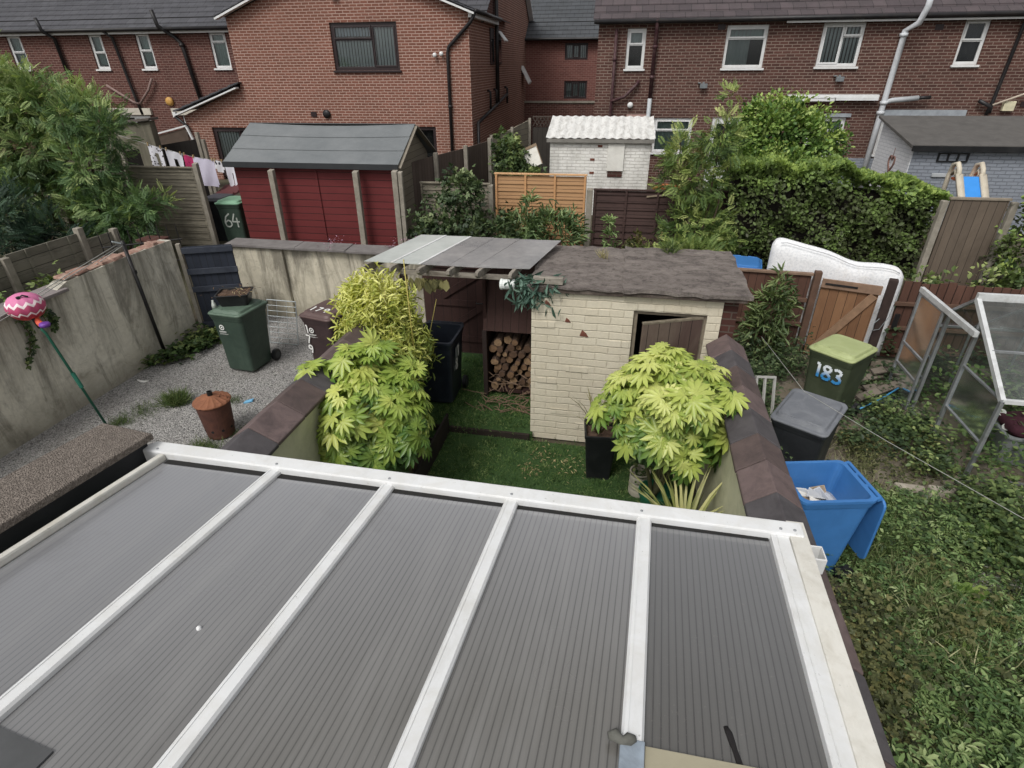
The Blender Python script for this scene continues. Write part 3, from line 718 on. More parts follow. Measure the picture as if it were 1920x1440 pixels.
m = MB(); number(m, '183', (-.18, -.312, .66), (1, 0, 0), (0, -.035, 1), .19, .036, (0, -1, 0), .72); T.part('number', m, nbm, b)
BK = plain('bin_charcoal', '#27292d', .5, .12, 5, '#45484c', .4, 4); BKL = plain('bin_grey_lid', '#63666c', .55, .1, 6, '#85888c', .5, 5)
wheelie('charcoal wheelie bin with a grey lid, leaning among weeds beside the right party wall', (2.24, 5.88, -.02), math.radians(-32), BK, BKL, H=.96, tilt=math.radians(7))
BU = plain('bin_blue', '#3672b2', .4, .08, 4, '#2a5f9c', .4, 3)
T, b = wheelie('open blue wheelie bin holding waste paper, lid hanging behind', (1.98, 4.48, 0), math.radians(-77), BU, BU, 'hanging')
m = MB(); m.tube([(-.20+.028*math.sin(a), -.326, .66+.05*math.cos(a)) for a in [x*.5 for x in range(-3, 8)]], .008, 6); T.part('marking', m, plain('pale_marking', '#9fb8d4', .6), b)
paper = [plain('paper_white', '#d6d3cc', .8, .05), plain('card_brown', '#a28d72', .85, .1), plain('paper_grey', '#b4b6ba', .8, .06)]
for i, (x, y, z, s, a) in enumerate(((-.1, -.1, .60, .22, .3), (.06, -.14, .63, .2, 1.1), (-.02, .04, .62, .24, 2.0), (.12, .06, .59, .18, .7), (-.13, .1, .58, .2, 1.6), (.02, -.04, .68, .17, 2.6), (.1, -.05, .66, .16, .1))):
    m = MB(); m.hexa([(-s/2, -s*.35, -.04), (s/2, -s*.3, .03), (s*.4, s*.35, .0), (-s*.5, s*.3, .05), (-s/2, -s*.35, -.035), (s/2, -s*.3, .035), (s*.4, s*.35, .005), (-s*.5, s*.3, .055)])
    c, sn = math.cos(-1.344), math.sin(-1.344)
    lab = ('white', 'brown', 'grey')[i % 3]
    single('paper_sheet', m, paper[i % 3], {'white': 'crumpled white paper inside the open blue bin', 'brown': 'piece of brown card inside the open blue bin', 'grey': 'grey sheet of paper inside the open blue bin'}[lab], 'paper',
           at=Vector((1.98+x*c-y*sn, 4.48+x*sn+y*c, z+.15)), rz=a, group=lab+' papers in the blue bin')
# base layer of rubbish that carries the papers
m = MB(); m.rings([rrect(.48, .53, .35, .05), rrect(.5, .55, .5, .05), rrect(.3, .35, .58, .05)]); single('rubbish', m, paper[2], 'grey heap of waste paper filling the blue bin', 'rubbish', at=Vector((1.98, 4.48, .16)), rz=math.radians(-77))

# tray of seedlings on the green bin
T = Thing('planting_tray', 'black planting tray of brown soil on the green bin lid', 'tray', at=Vector((-5.86, 7.34, 1.075)), rz=math.radians(20))
m = MB(); m.rings([rrect(.40, .30, 0, .04), rrect(.48, .38, .17, .05), rrect(.51, .41, .175, .05), rrect(.51, .41, .185, .05), rrect(.46, .36, .185, .05), rrect(.44, .34, .13, .05)]); T.part('tray', m, M['black_plastic'], bevel=.003)
m = MB()
n = 13
for j in range(n):
    for i in range(n): m.v.append(((i/(n-1)-.5)*.45, (j/(n-1)-.5)*.35, .145+rnd.uniform(0, .03)))
m.f = [[j*n+i, j*n+i+1, (j+1)*n+i+1, (j+1)*n+i] for j in range(n-1) for i in range(n-1)]; m.mi = [0]*len(m.f); T.part('soil', m, M['soil'])
pl = patch([(-.2, .2, -.15, .15)], 110, .15, .2, .05, up=1.2); T.raw('seedlings', leaves_mesh('seedlings', 'narrow', *pl, leafmat('dry_stalk', [(0, '#4a3526'), (.6, '#8a6a4a'), (1, '#a8a27a')], .8, .1)))
m = MB(); m.rings([rrect(.07, .07, 0, .03), rrect(.06, .06, .06, .028), rrect(.03, .03, .1, .014), rrect(.035, .035, .12, .015)])
single('plastic_bottle', m, plain('clear_plastic_bottle', '#b9beb8', .3), 'small whitish bottle beside the black tray on the green bin', 'bottle', at=Vector((-6.08, 7.10, 1.072)), smooth=True)

# ------------------------------------------------------------------ left yard
rw = render_wall('render_left', '#cfc9b8', '#dcd7c8', '#47443e', .66, 1.9)
T = Thing('boundary_wall', 'tall stained cream rendered wall along the left of the gravel yard', 'wall', (-7.6, 5, 0))
m = MB(); top = [(-1, 1.52), (4.8, 1.6), (5.9, 1.64), (6.15, 1.73), (7.2, 1.76), (8.2, 1.76)]
for (a, za), (b, zb) in zip(top[:-1], top[1:]): m.hexa([(-7.72, a, -.05), (-7.5, a, -.05), (-7.5, b, -.05), (-7.72, b, -.05), (-7.72, a, za), (-7.5, a, za), (-7.5, b, zb), (-7.72, b, zb)])
m.f = [f for f in m.f]; T.part('wall', m, rw)
brk = plain('broken_brick', '#8c6a5c', .95, .25, 10, '#b7a594', .6, 6, bump=.6)
y = 6.15
while y < 8.05:
    L = rnd.uniform(.12, .24); m = MB(); h = rnd.uniform(.015, .055); m.hexa([(-7.71+rnd.uniform(0, .03), y, 1.755), (-7.5+rnd.uniform(-.02, .015), y, 1.755), (-7.5+rnd.uniform(-.03, .01), y+L-.01, 1.755), (-7.71, y+L-.01, 1.755)] + [(-7.7, y+.01, 1.76+h), (-7.52, y+.01, 1.757+h*rnd.uniform(.5, 1)), (-7.53, y+L-.02, 1.757+h*rnd.uniform(.5, 1)), (-7.69, y+L-.02, 1.76+h)])
    T.part('brick', m, brk, bevel=.008); y += L
for k, (a, b) in enumerate(((3.9, 4.5), (4.51, 5.1), (5.11, 5.62), (5.63, 6.1))):
    m = MB(); m.hexa([(-7.78, a, 1.60+.01*k), (-7.44, a, 1.57+.015*k), (-7.44, b, 1.575+.015*k), (-7.78, b, 1.61+.01*k), (-7.78, a, 1.65+.01*k), (-7.44, a, 1.615+.015*k), (-7.44, b, 1.62+.015*k), (-7.78, b, 1.66+.01*k)])
    T.part('coping_slab', m, plain('coping_slab_grey', '#7d7573', .85, .12, 9, '#544c4a', .5), bevel=.008)
rw2 = render_wall('render_rear', '#bfb7a1', '#d3cbb6', '#45413a', .7, 1.7)
T = Thing('rear_wall', 'stained cream rendered wall with grey slab coping at the end of the gravel yard', 'wall', (-5, 9.4, 0))
m = MB(); m.box(-7.3, -3.15, 9.36, 9.55, -.05, 1.36); T.part('wall', m, rw2)
m = MB(); m.box(-7.28, -6.2, 9.30, 9.356, -.05, 1.355); m.box(-3.9, -3.5, 9.31, 9.356, -.05, 1.355); T.part('pier', m, rw2, bevel=.01)
for a, b in ((-7.32, -5.9), (-5.893, -4.9), (-4.893, -4.0), (-3.99, -3.1)):
    m = MB(); q = rnd.uniform(-.012, .012); m.hexa([(a, 9.24, 1.362+q), (b, 9.24, 1.362), (b, 9.62, 1.375), (a, 9.62, 1.375+q), (a, 9.24, 1.41+q), (b, 9.24, 1.41), (b, 9.62, 1.43), (a, 9.62, 1.43+q)]); T.part('coping_slab', m, plain('slab_grey', '#716c6a', .85, .14, 7, '#484340', .5), bevel=.008)
# navy gate, standing ajar between the two walls
ng = boards('navy_boards', '#22262f', '#2d323d', .11, 'x', '#3c4048', .4)
T = Thing('yard_gate', 'navy boarded gate with three rails at the corner of the gravel yard', 'gate', at=Vector((-7.36, 8.24, .03)), rz=math.radians(23))
m = MB(); m.box(0, .78, 0, .03, 0, 1.60); T.part('boards', m, ng)
for z in (.14, .80, 1.12, 1.49):
    m = MB(); m.box(-.02, .80, -.035, -.001, z, z+.1); T.part('rail', m, plain('navy_rail', '#2a2f3a', .7, .15, 9, '#4c5058', .5), bevel=.005)
m = MB(); m.bar((.03, -.018, .2), (.72, -.018, .74), .09, .03, up=(0, 1, 0)); T.part('brace', m, plain('navy_brace', '#20242d', .7))
m = MB(); m.box(-.09, -.025, -.02, .06, 0, 1.66); T.part('gate_post', m, M['concrete'], bevel=.006)
# washing line pole against the left wall
T = Thing('line_pole', 'thin black pole carrying the washing line beside the stained left wall', 'pole', (-7.43, 7.22, 0))
m = MB(); m.tube([(-7.40, 7.24, 0), (-7.44, 7.2, 2.02)], .028, 10); po = T.part('pole', m, M['pipe_black'], smooth=True)
m = MB(); m.tube([(-7.49, 7.2, 1.98), (-7.52, 7.1, 2.03), (-7.45, 7.05, 2.04), (-7.40, 7.12, 2.0), (-7.44, 7.2, 1.97)], .012, 6); T.part('cleat', m, M['steel'], po)
m = MB(); m.lathe([(.036, 0), (.036, .05)], 10, (-7.43, 7.22, 1.5)); T.part('collar', m, M['black_plastic'], po)
rope = plain('grey_rope', '#9a9a94', .9)
m = MB()
for dz in (0, -.04): m.tube([(-7.44, 7.15, 2.0+dz), (-7.40, 6.2, 1.86+dz), (-7.20, 5.3, 1.78+dz), (-7.0, 4.2, 1.70+dz), (-6.6, 2.0, 1.9+dz)], .006, 5)
single('washing_line', m, rope, 'double grey washing line running from the black pole past the balloon', 'rope', (-7.3, 6, 1.7), smooth=True)
m = MB(); m.tube([(-7.44, 7.19, 1.95), (-7.62, 6.75, 1.76)], .006, 5); single('guy_rope', m, rope, 'short slanting rope tied from the black pole down to the wall top', 'rope', (-7.5, 7, 1.8))
# green prop with the balloon wind spinner
T = Thing('clothes_prop', 'slender green clothes prop leaning across the gravel toward the left wall', 'pole', (-6.74, 5.34, 0))
m = MB(); m.tube([(-6.78, 5.30, 0), (-6.97, 5.20, 1.42), (-7.01, 5.17, 1.55)], .017, 8); po = T.part('pole', m, plain('pole_green', '#1d5a47', .4), smooth=True)
m = MB(); m.tube([(-6.86, 5.258, .62), (-6.89, 5.243, .84)], .026, 8); T.part('clamp', m, plain('clamp_teal', '#246b58', .5), po)
m = MB(); m.tube([(-7.0, 5.18, 1.5), (-7.06, 5.13, 1.92)], .022, 8); m.tube([(-7.06, 5.13, 1.9), (-7.02, 5.16, 1.93), (-6.99, 5.2, 1.9)], .01, 6); T.part('hook_end', m, M['black_plastic'], po)
bal = NT('balloon_zigzag'); tc = bal.n('ShaderNodeTexCoord'); sp = bal.n('ShaderNodeSeparateXYZ'); bal.l(tc.outputs['Object'], sp.inputs[0])
an = bal.math('ARCTAN2', sp.outputs[1], sp.outputs[0]); zz = bal.math('PINGPONG', bal.math('MULTIPLY', an, 12/(2*PI)), .5)
hh = bal.math('ADD', sp.outputs[2], bal.math('MULTIPLY', zz, .09))
def band(lo, hi): return bal.math('MULTIPLY', bal.math('GREATER_THAN', hh, lo), bal.math('LESS_THAN', hh, hi))
c = bal.mix(bal.math('GREATER_THAN', hh, -.02), lin('#a8283c'), lin('#b8446c')); c = bal.mix(bal.math('GREATER_THAN', hh, .085), c, lin('#cf6f9c'))
c = bal.mix(band(.055, .09), c, lin('#eddbdc')); c = bal.mix(band(-.055, -.03), c, lin('#eddbdc')); c = bal.mix(bal.math('LESS_THAN', hh, -.105), c, lin('#d0463c'))
bm_ = bal.done(bal.bsdf(c, .55))
T = Thing('wind_spinner', 'pink and red zigzag balloon wind spinner hung on the green prop', 'wind spinner', at=Vector((-7.12, 5.22, 1.77)))
m = MB(); prof = [(.03, -.2), (.09, -.185), (.15, -.14), (.19, -.07), (.2, .0), (.185, .07), (.14, .13), (.08, .165), (.01, .178)]
m.lathe([(r*1.0, z*.88) for r, z in prof], 48); m.v = [(x*(1+.03*math.cos(12*math.atan2(y, x))), y*(1+.03*math.cos(12*math.atan2(y, x))), z) for x, y, z in m.v]; T.part('balloon', m, bm_, smooth=True)
m = MB(); m.tube([(.1, -.02, -.15), (.16, -.05, -.2), (.22, -.07, -.215)], [.03, .035, .04], 10); T.part('basket', m, plain('basket_orange', '#d8573a', .6), smooth=True)
m = MB(); m.lathe([(.012, 0), (.05, 0), (.062, .025), (.05, .05), (.012, .05)], 16, (.27, -.08, -.225)); T.part('ring', m, plain('ring_purple', '#6d3a9a', .5), smooth=True)
# incinerator
rust = plain('rusted_steel', '#4a2c24', .8, .25, 7, '#6d4230', .5, 4, bump=.5); rust2 = plain('rust_orange', '#7d4e36', .85, .25, 8, '#94603f', .5, 6, bump=.5)
T = Thing('incinerator_bin', 'rusty brown garden incinerator with a ribbed lid on the gravel', 'incinerator', at=Vector((-5.06, 5.40, 0)))
m = MB(); m.lathe([(.165, .02), (.17, .03), (.175, .1), (.178, .105), (.178, .115), (.18, .12), (.21, .50), (.218, .505), (.218, .52), (.205, .525)], 36); b = T.part('drum', m, rust, smooth=False)
for i in range(9):
    a = 2*PI*i/9; h = MB(); h.lathe([(.0185, -.004), (.0185, .004)], 10, (0, 0, 0), axis='y'); h.v = [(x*math.cos(a-PI/2)-(y+.181)*math.sin(a-PI/2), x*math.sin(a-PI/2)+(y+.181)*math.cos(a-PI/2), z+.15) for x, y, z in h.v]; T.part('vent_hole', h, M['room'], b)
m = MB(); n = 48; rings = []
for r, z in ((.228, .515), (.232, .53), (.22, .54), (.05, .605), (.04, .61)):
    rings.append([(r*math.cos(2*PI*k/n), r*math.sin(2*PI*k/n), z + (.010*(k % 3 == 0) if .06 < r < .23 else 0)) for k in range(n)])
m.rings(rings); l = T.part('lid', m, rust2)
m = MB(); m.lathe([(.033, .6), (.033, .665), (.026, .665), (.026, .61)], 14, capt=False); T.part('chimney', m, M['black_plastic'], l)
m = MB(); m.tube([(.1, .02, .59), (.12, .05, .62), (.17, .06, .60), (.19, .05, .56)], .008, 6); T.part('lid_handle', m, rust2, l)
for sx in (0, 2.1, 4.2):
    m = MB(); m.box(-.012, .012, -.012, .012, 0, .06); m.v = [(x+.15*math.cos(sx), y+.15*math.sin(sx), z) for x, y, z in m.v]; T.part('leg', m, rust)
# wire rack leaning on the rear wall
T = Thing('wire_rack', 'galvanised wire rack leaning near the rear wall between the bins', 'rack', at=Vector((-6.02, 8.12, 0)), rz=math.radians(-2))
m = MB(); 
def tl(x, z): return (x, z*.22, z*.95)
for z in (.02, .8): m.tube([tl(0, z), tl(.56, z)], .008, 6)
for x in (0, .56): m.tube([tl(x, .02), tl(x, .8)], .008, 6)
T.part('frame', m, M['steel'])
m = MB()
for k in range(1, 8): m.tube([tl(0, .02+.0975*k), tl(.56, .02+.0975*k)], .0045, 5)
for k in range(1, 3): m.tube([tl(.187*k, .02), tl(.187*k, .8)], .004, 5)
T.part('wires', m, M['steel'])
# small litter
m = MB(); m.rings([rrect(.2, .16, 0, .06), rrect(.26, .2, .1, .08), rrect(.2, .16, .2, .07), rrect(.08, .06, .26, .03)]); m.v = [(x+.03*math.sin(9*z+3*y), y+.03*math.sin(11*z+4*x), z+.02*math.sin(14*x)) for x, y, z in m.v]
single('bin_bag', m, plain('black_bag', '#121315', .3, .3, 12, bump=.7, bdist=.02), 'crumpled black bag on the gravel at the foot of the navy gate', 'bag', at=Vector((-6.63, 8.0, 0)), smooth=True)
m = MB(); m.box(-.06, .06, -.035, .035, 0, .025); m.v = [(x+.02*y/.035*z/.025, y, z+.01*math.sin(30*x)) for x, y, z in m.v]
single('wrapper', m, plain('blue_wrapper', '#6fb0d8', .5), 'small light blue wrapper dropped on the gravel near the incinerator', 'litter', at=Vector((-5.20, 6.22, 0)), rz=.5, bevel=.006)
m = MB(); m.tube([(-.1, .03, .01), (-.03, 0, .014), (.05, -.005, .012), (.1, .03, .01)], [.012, .018, .018, .01], 8)
single('offcut', m, plain('white_offcut', '#d9d7d2', .5), 'curved white plastic offcut on the gravel by the left wall', 'litter', at=Vector((-7.22, 6.46, 0)), smooth=True)
# grass tufts in the gravel
gr = leafmat('tuft_green', [(0, '#2d3f1d'), (.5, '#4b6130'), (1, '#7a8450')], .7, .2, .2)
def tuft(label, x, y, r, n, h, group=None):
    T = Thing('grass_tuft', label, 'grass tuft', (x, y, 0), group=group)
    k = n; P = np.stack([x+rng.normal(size=k)*r, y+rng.normal(size=k)*r*.8, np.zeros(k)], 1); A = unit(k)*.8; A[:, 2] = .5+.7*rng.random(k); N = unit(k); N[:, 2] = np.abs(N[:, 2])+.2
    foliage(T, 'blades', 'blade', (P, A, N, h*(.5+.8*rng.random(k)), .45+.2*rng.normal(size=k)), gr)
tuft('rounded green grass tuft in the gravel left of the incinerator', -6.22, 6.0, .075, 800, .2)
tuft('low grass tuft at the foot of the rusty incinerator', -5.08, 5.02, .11, 700, .12)
tuft('thin grass clump between round tuft and left wall prop', -6.52, 5.72, .13, 420, .09)
tuft('dark grass clump close to the base of the green prop', -6.62, 5.38, .08, 350, .1)
tuft('sparse grass beside the light blue wrapper', -5.42, 6.2, .07, 160, .09)
tuft('grass edging between incinerator and party wall', -4.72, 5.42, .10, 300, .11)
iv = leafmat('ivy_green', [(0, '#20301a'), (.5, '#3b5427'), (1, '#7f8a4b')], .5, .25)
T = Thing('creeping_weeds', 'green weeds spreading at the foot of the left wall by the black pole', 'weeds', (-7.2, 7.3, 0))
foliage(T, 'leaves', 'lobed', patch([(-7.48, -7.05, 6.9, 8.15), (-7.4, -6.95, 7.5, 8.2)], 900, .02, .28, .085), iv)
T = Thing('ivy', 'trailing strands of ivy hanging over the left wall below the balloon', 'ivy', (-7.48, 5.3, 1.6))
ps = []
for (y0, z0, z1, bend) in ((5.30, 1.62, .92, -.18), (5.62, 1.55, 1.22, .05)):
    k = 70; s = rng.random(k); ps.append(np.stack([-7.47+rng.random(k)*.05, y0+.1*np.sin(s*3.0)+bend*s*s+rng.normal(size=k)*.02, z0+(z1-z0)*s], 1))
P = np.concatenate(ps); k = len(P); A = unit(k)*.7+np.array([.2, 0, -.6]); N = unit(k)*.5+np.array([1., 0, .3])
foliage(T, 'leaves', 'lobed', (P, A, N, .055*(.7+.6*rng.random(k)), .4+.2*rng.normal(size=k)), iv)
m = MB(); m.tube([(-7.48, 5.30, 1.62), (-7.46, 5.37, 1.3), (-7.46, 5.28, 1.1), (-7.46, 5.16, .92)], .006, 5); m.tube([(-7.48, 5.62, 1.55), (-7.46, 5.66, 1.22)], .005, 5); T.part('stem', m, plain('ivy_stem', '#4b3f2c', .9))
T = Thing('ivy', 'bushy ivy clump on the far side of the left wall at the photo edge', 'ivy', (-7.9, 5.4, 1.5))
foliage(T, 'leaves', 'lobed', crown([(-7.95, 5.35, 1.55, .22, .5, .22)], 420, .08, 'lobed'), leafmat('ivy_bright', [(0, '#2f4a22'), (.5, '#5b7a3a'), (1, '#8ea65c')], .5, .25))
# ------------------------------------------------------------------ middle garden: cream shed, canopy, log store, plants
felt = NT('mossy_felt'); n1 = felt.noise(2.6, 7, .75, (1, 2.2, 1), dist=.8); n2 = felt.noise(38, 5, .8); n3 = felt.noise(9, 6, .75)
c = felt.mix(felt.ramp(n1, .35, .68), lin('#5f5753'), lin('#8b827b')); c = felt.mix(felt.math('MULTIPLY', felt.ramp(n3, .5, .68), .75), c, lin('#3a3432')); c = felt.mix(felt.math('MULTIPLY', felt.ramp(n2, .55, .75), .5), c, lin('#a79c96'))
M['felt_moss'] = felt.done(felt.bsdf(c, .95, felt.math('ADD', n2, n3), .9, .02, .15))
dk = boards('shed_door_boards', '#4a3a35', '#5f4e45', .13, 'x', '#8a7f6d', .35)
T = Thing('brick_shed', 'cream painted brick outhouse with mossy felt roof and its brown door ajar', 'shed', (0.1, 6.8, 0))
m = MB(); cr = M['brick_cream']
X0, X1, D0, D1 = -.98, 1.14, .19, .99
m.box(X0, D0, 6.1, 6.32, 0, 2.09); m.box(D1, X1, 6.1, 6.32, 0, 2.09); m.box(D0, D1, 6.1, 6.32, 1.87, 2.09)
m.box(X0, X0+.2, 6.3201, 7.65, 0, 2.09); m.box(X0+.2, X1, 7.45, 7.65, 0, 2.09); T.part('wall', m, cr)
for x0, x1, z0, z1 in ((-.82, -.62, 1.93, 2.02), (.20, .42, 1.885, 1.965), (.47, .70, 1.885, 1.965), (.73, .97, 1.885, 1.965), (-.35, -.08, 1.78, 1.86), (-.05, .17, 1.40, 1.48), (-.95, -.70, 1.58, 1.665), (-.55, -.28, 1.02, 1.1), (-.1, .15, .72, .80), (-.72, -.48, .40, .48), (-.4, -.16, .21, .29), (-.9, -.66, .83, .91)):
    b = MB(); b.box(x0, x1, 6.093, 6.0995, z0, z1); T.part('proud_brick', b, cr, bevel=.003)
m = MB(); m.box(X1, 1.30, 6.13, 7.65, 0, 2.085); T.part('return_wall', m, M['brick_dark'])
chip = plain('brick_scar', '#6d4032', .95, .3, 20, bump=.6)
for x, z, s in ((-.80, 1.90, .035), (-.555, 1.70, .03), (-.36, 1.545, .045)):
    b = MB(); b.prism([(x-s, 6.092, z-s*.7), (x+s*1.3, 6.092, z-s*.9), (x+s*.7, 6.092, z+s*.1), (x-s*.4, 6.092, z+s)], (0, .01, 0)); T.part('brick_scar', b, chip)
m = MB(); m.box(D0+.0, D0+.05, 6.14, 6.24, 0, 1.868); m.box(D1-.05, D1, 6.14, 6.24, 0, 1.868); m.box(D0+.05, D1-.05, 6.14, 6.24, 1.82, 1.868); T.part('door_frame', m, plain('frame_weathered', '#857a69', .9, .2, 12, '#4d4438', .6), bevel=.004)
m = MB(); m.box(D0+.06, X1-.02, 6.8, 6.82, 0, 1.85); T.part('inner_lining', m, M['room'])
# felt roof: two sheets, the right one thicker and lower at the lip
def grid_roof(x0, x1, y0, y1, z0, z1, t, nx=14, ny=10, j=.008):
    m = MB()
    for jj in range(ny+1):
        for i in range(nx+1):
            ex = j if 0 < i < nx and 0 < jj < ny else j*1.6
            m.v.append((x0+(x1-x0)*i/nx+(rnd.uniform(-.012, .012) if i in (0, nx) else 0), y0+(y1-y0)*jj/ny+(rnd.uniform(-.018, .018) if jj in (0, ny) else 0), z0+(z1-z0)*jj/ny+rnd.uniform(-ex, ex)))
    top = len(m.v)
    m.f = [[b*(nx+1)+i, b*(nx+1)+i+1, (b+1)*(nx+1)+i+1, (b+1)*(nx+1)+i] for b in range(ny) for i in range(nx)]; m.mi = [0]*len(m.f)
    bot = MB(); lo = [(x, y, z-t) for x, y, z in m.v[:top]]; m.v += lo
    edge = [i for i in range(nx)] ; per = [(i, i+1) for i in range(nx)] + [(b*(nx+1)+nx, (b+1)*(nx+1)+nx) for b in range(ny)] + [(ny*(nx+1)+i+1, ny*(nx+1)+i) for i in range(nx-1, -1, -1)] + [((b+1)*(nx+1), b*(nx+1)) for b in range(ny-1, -1, -1)]
    for a, b in per: m.f.append([a, top+a, top+b, b]); m.mi.append(0)
    m.f += [[top+q for q in f[::-1]] for f in m.f[:nx*ny]]; m.mi += [0]*(nx*ny)
    return m
T.part('felt_roof', grid_roof(-1.03, .06, 6.04, 7.72, 2.125, 2.12, .025), M['felt_moss'])
T.part('felt_roof', grid_roof(.04, 1.40, 5.99, 7.72, 2.155, 2.14, .045), M['felt_moss'])
m = MB(); m.box(-1.0, .05, 6.05, 6.098, 2.04, 2.093); m.box(.051, 1.36, 6.02, 6.098, 2.06, 2.1); T.part('fascia', m, plain('rotten_fascia', '#4a403a', .95, .3, 12, '#847a70', .5, 8), bevel=.006)
m = MB(); m.box(-.70, 0, -.02, .02, 0, 1.78); d = T.raw('door', m.mesh('door', dk)); d.location = Vector((.94, 6.12, .04)) - T.org; d.rotation_euler = (0, 0, math.radians(23))
for z in (.25, .95, 1.6):
    b = MB(); b.box(-.66, -.03, .0205, .045, z, z+.1); T2 = bpy.data.objects.new('ledge', b.mesh('ledge', dk)); COL.objects.link(T2); T2.parent = d
b = MB(); b.box(-.705, .005, -.024, .024, 1.781, 1.80); T2 = bpy.data.objects.new('weathered_edge', b.mesh('weathered_edge', plain('weathered_edge', '#6f6656', .95, .35, 15))); COL.objects.link(T2); T2.parent = d
dry = leafmat('dry_grass', [(0, '#6a6040'), (1, '#b3a978')], .8, .2)
for lab, x, y, n, hh in (('dry straw tuft growing on the felt roof near the canopy', -.22, 7.2, 60, .14), ('greenish weed tuft growing at the back edge of the felt roof', .62, 7.55, 90, .22)):
    Q = Thing('roof_weed', lab, 'weed', (x, y, 2.12)); k = n
    P = np.stack([x+rng.normal(size=k)*.04, y+rng.normal(size=k)*.03, np.full(k, 2.12)], 1); A = unit(k)*.8; A[:, 2] = .8; N = unit(k); N[:, 2] += 1
    foliage(Q, 'blades', 'blade', (P, A, N, hh*(.5+.8*rng.random(k)), .5+.25*rng.normal(size=k)), dry if x < 0 else gr)

# canopy over the passage
T = Thing('canopy', 'lean-to canopy of clear plastic sheets on peeling rafters beside the cream shed', 'canopy', (-2, 7, 0))
cs = NT('canopy_sheet_mat'); tr = cs.n('ShaderNodeBsdfTransparent'); tr.inputs[0].default_value = (.8, .8, .8, 1)
b = cs.bsdf(cs.mix(cs.ramp(cs.noise(2.4, 6, .75), .35, .7), lin('#8e8c8c'), lin('#b5b1ae')), .18, spec=.6); mx = cs.n('ShaderNodeMixShader'); mx.inputs[0].default_value = .62; cs.l(tr.outputs[0], mx.inputs[1]); cs.l(b.outputs[0], mx.inputs[2]); csm = cs.done(mx)
cs = NT('canopy_sheet_opal'); tr = cs.n('ShaderNodeBsdfTransparent'); tr.inputs[0].default_value = (.8, .8, .8, 1)
b = cs.bsdf(cs.mix(cs.ramp(cs.noise(2.0, 6, .75), .35, .7), lin('#aeb3ae'), lin('#c9cdc8')), .3, spec=.5); mx = cs.n('ShaderNodeMixShader'); mx.inputs[0].default_value = .9; cs.l(tr.outputs[0], mx.inputs[1]); cs.l(b.outputs[0], mx.inputs[2]); csm2 = cs.done(mx)
cx = [(-3.12, -2.80), (-2.76, -2.44), (-2.40, -2.08), (-2.04, -1.74), (-1.70, -1.38), (-1.05, -.82)]
for i in range(5):
    (a0, a1), (b0, b1) = cx[i], cx[i+1]; m = MB(); m.hexa([(a0, 6.34, 2.19), (b0-.004, 6.34+.05*(i == 4), 2.19), (b1-.004, 7.58, 2.215), (a1, 7.56, 2.215), (a0, 6.34, 2.196), (b0-.004, 6.34+.05*(i == 4), 2.196), (b1-.004, 7.58, 2.221), (a1, 7.56, 2.221)])
    T.part('roof_sheet', m, csm2 if i < 2 else csm)
for (x, x2) in ((-3.07, -2.78), (-2.73, -2.42), (-2.37, -2.06), (-2.0, -1.72), (-1.65, -1.4), (-1.25, -1.1)):
    m = MB(); m.bar((x, 6.24, 2.14), (x2, 7.6, 2.165), .045, .09); m.hexa([(x-.02, 6.17, 2.14), (x+.02, 6.17, 2.14), (x+.0225, 6.238, 2.10), (x-.0225, 6.238, 2.10), (x-.02, 6.17, 2.18), (x+.02, 6.17, 2.18), (x+.0225, 6.238, 2.185), (x-.0225, 6.238, 2.185)]); T.part('rafter', m, M['wood_white'], bevel=.004)
for i, (x, x2) in enumerate(((-2.76, -2.44), (-2.40, -2.08))):
    m = MB(); m.bar((x, 6.34, 2.20), (x2, 7.56, 2.225), .03, .008); T.part('joint_strip', m, M['upvc'])
m = MB(); m.box(-3.10, -.62, 6.40, 6.44, 2.03, 2.095); T.part('front_beam', m, M['wood_white'], bevel=.006)
m = MB(); m.box(-.96, -.62, 6.05, 6.12, 2.135, 2.215); T.part('beam_end', m, M['wood_white'], bevel=.006)
for x in (-3.05, -2.66):
    m = MB(); m.box(x-.04, x+.04, 6.38, 6.46, 0, 2.03); T.part('post', m, plain('dark_post', '#2d2321', .85, .2, 9), bevel=.005)
bd = boards('brown_boards', '#33221f', '#402c28', .14, 'x', '#231917', .4)
T = Thing('back_fence', 'dark brown boarded fence closing the back of the passage under the canopy', 'fence', (-2, 8.25, 0))
m = MB(); m.box(-3.1, -2.93, 8.26, 8.29, 0, 2.02); m.box(-2.0, -.9, 8.26, 8.29, 0, 2.02); m.box(-2.93, -2.0, 8.26, 8.29, 1.75, 2.02); T.part('boards', m, bd)
T = Thing('garden_door', 'dark brown ledged garden door with diagonal brace behind the dark bin', 'door', (-2.5, 8.22, 0))
m = MB(); m.box(-2.92, -2.01, 8.22, 8.25, .09, 1.74); T.part('boards', m, bd)
for z in (.3, .92, 1.55):
    m = MB(); m.box(-2.9, -2.03, 8.19, 8.219, z, z+.1); T.part('ledge', m, bd)
m = MB(); m.bar((-2.85, 8.203, .4), (-2.08, 8.203, .95), .1, .025, up=(0, 1, 0)); m.bar((-2.85, 8.203, 1.02), (-2.08, 8.203, 1.52), .1, .025, up=(0, 1, 0)); T.part('brace', m, bd)
m = MB(); m.tube([(-2.2, 8.18, 1.0), (-2.2, 8.15, 1.0), (-2.1, 8.15, 1.0), (-2.1, 8.18, 1.0)], .01, 6); T.part('latch', m, M['pipe_black'])
m = MB(); m.lathe([(.012, 0), (.022, .01), (.024, .05), (.018, .06), (.018, .2), (.024, .21), (.022, .25), (.008, .26)], 12, (-1.93, 8.20, 1.2)); single('thermometer', m, M['upvc'], 'slim white thermometer hung on the dark boards beside the garden door', 'thermometer', (-1.93, 8.20, 1.2), smooth=True)
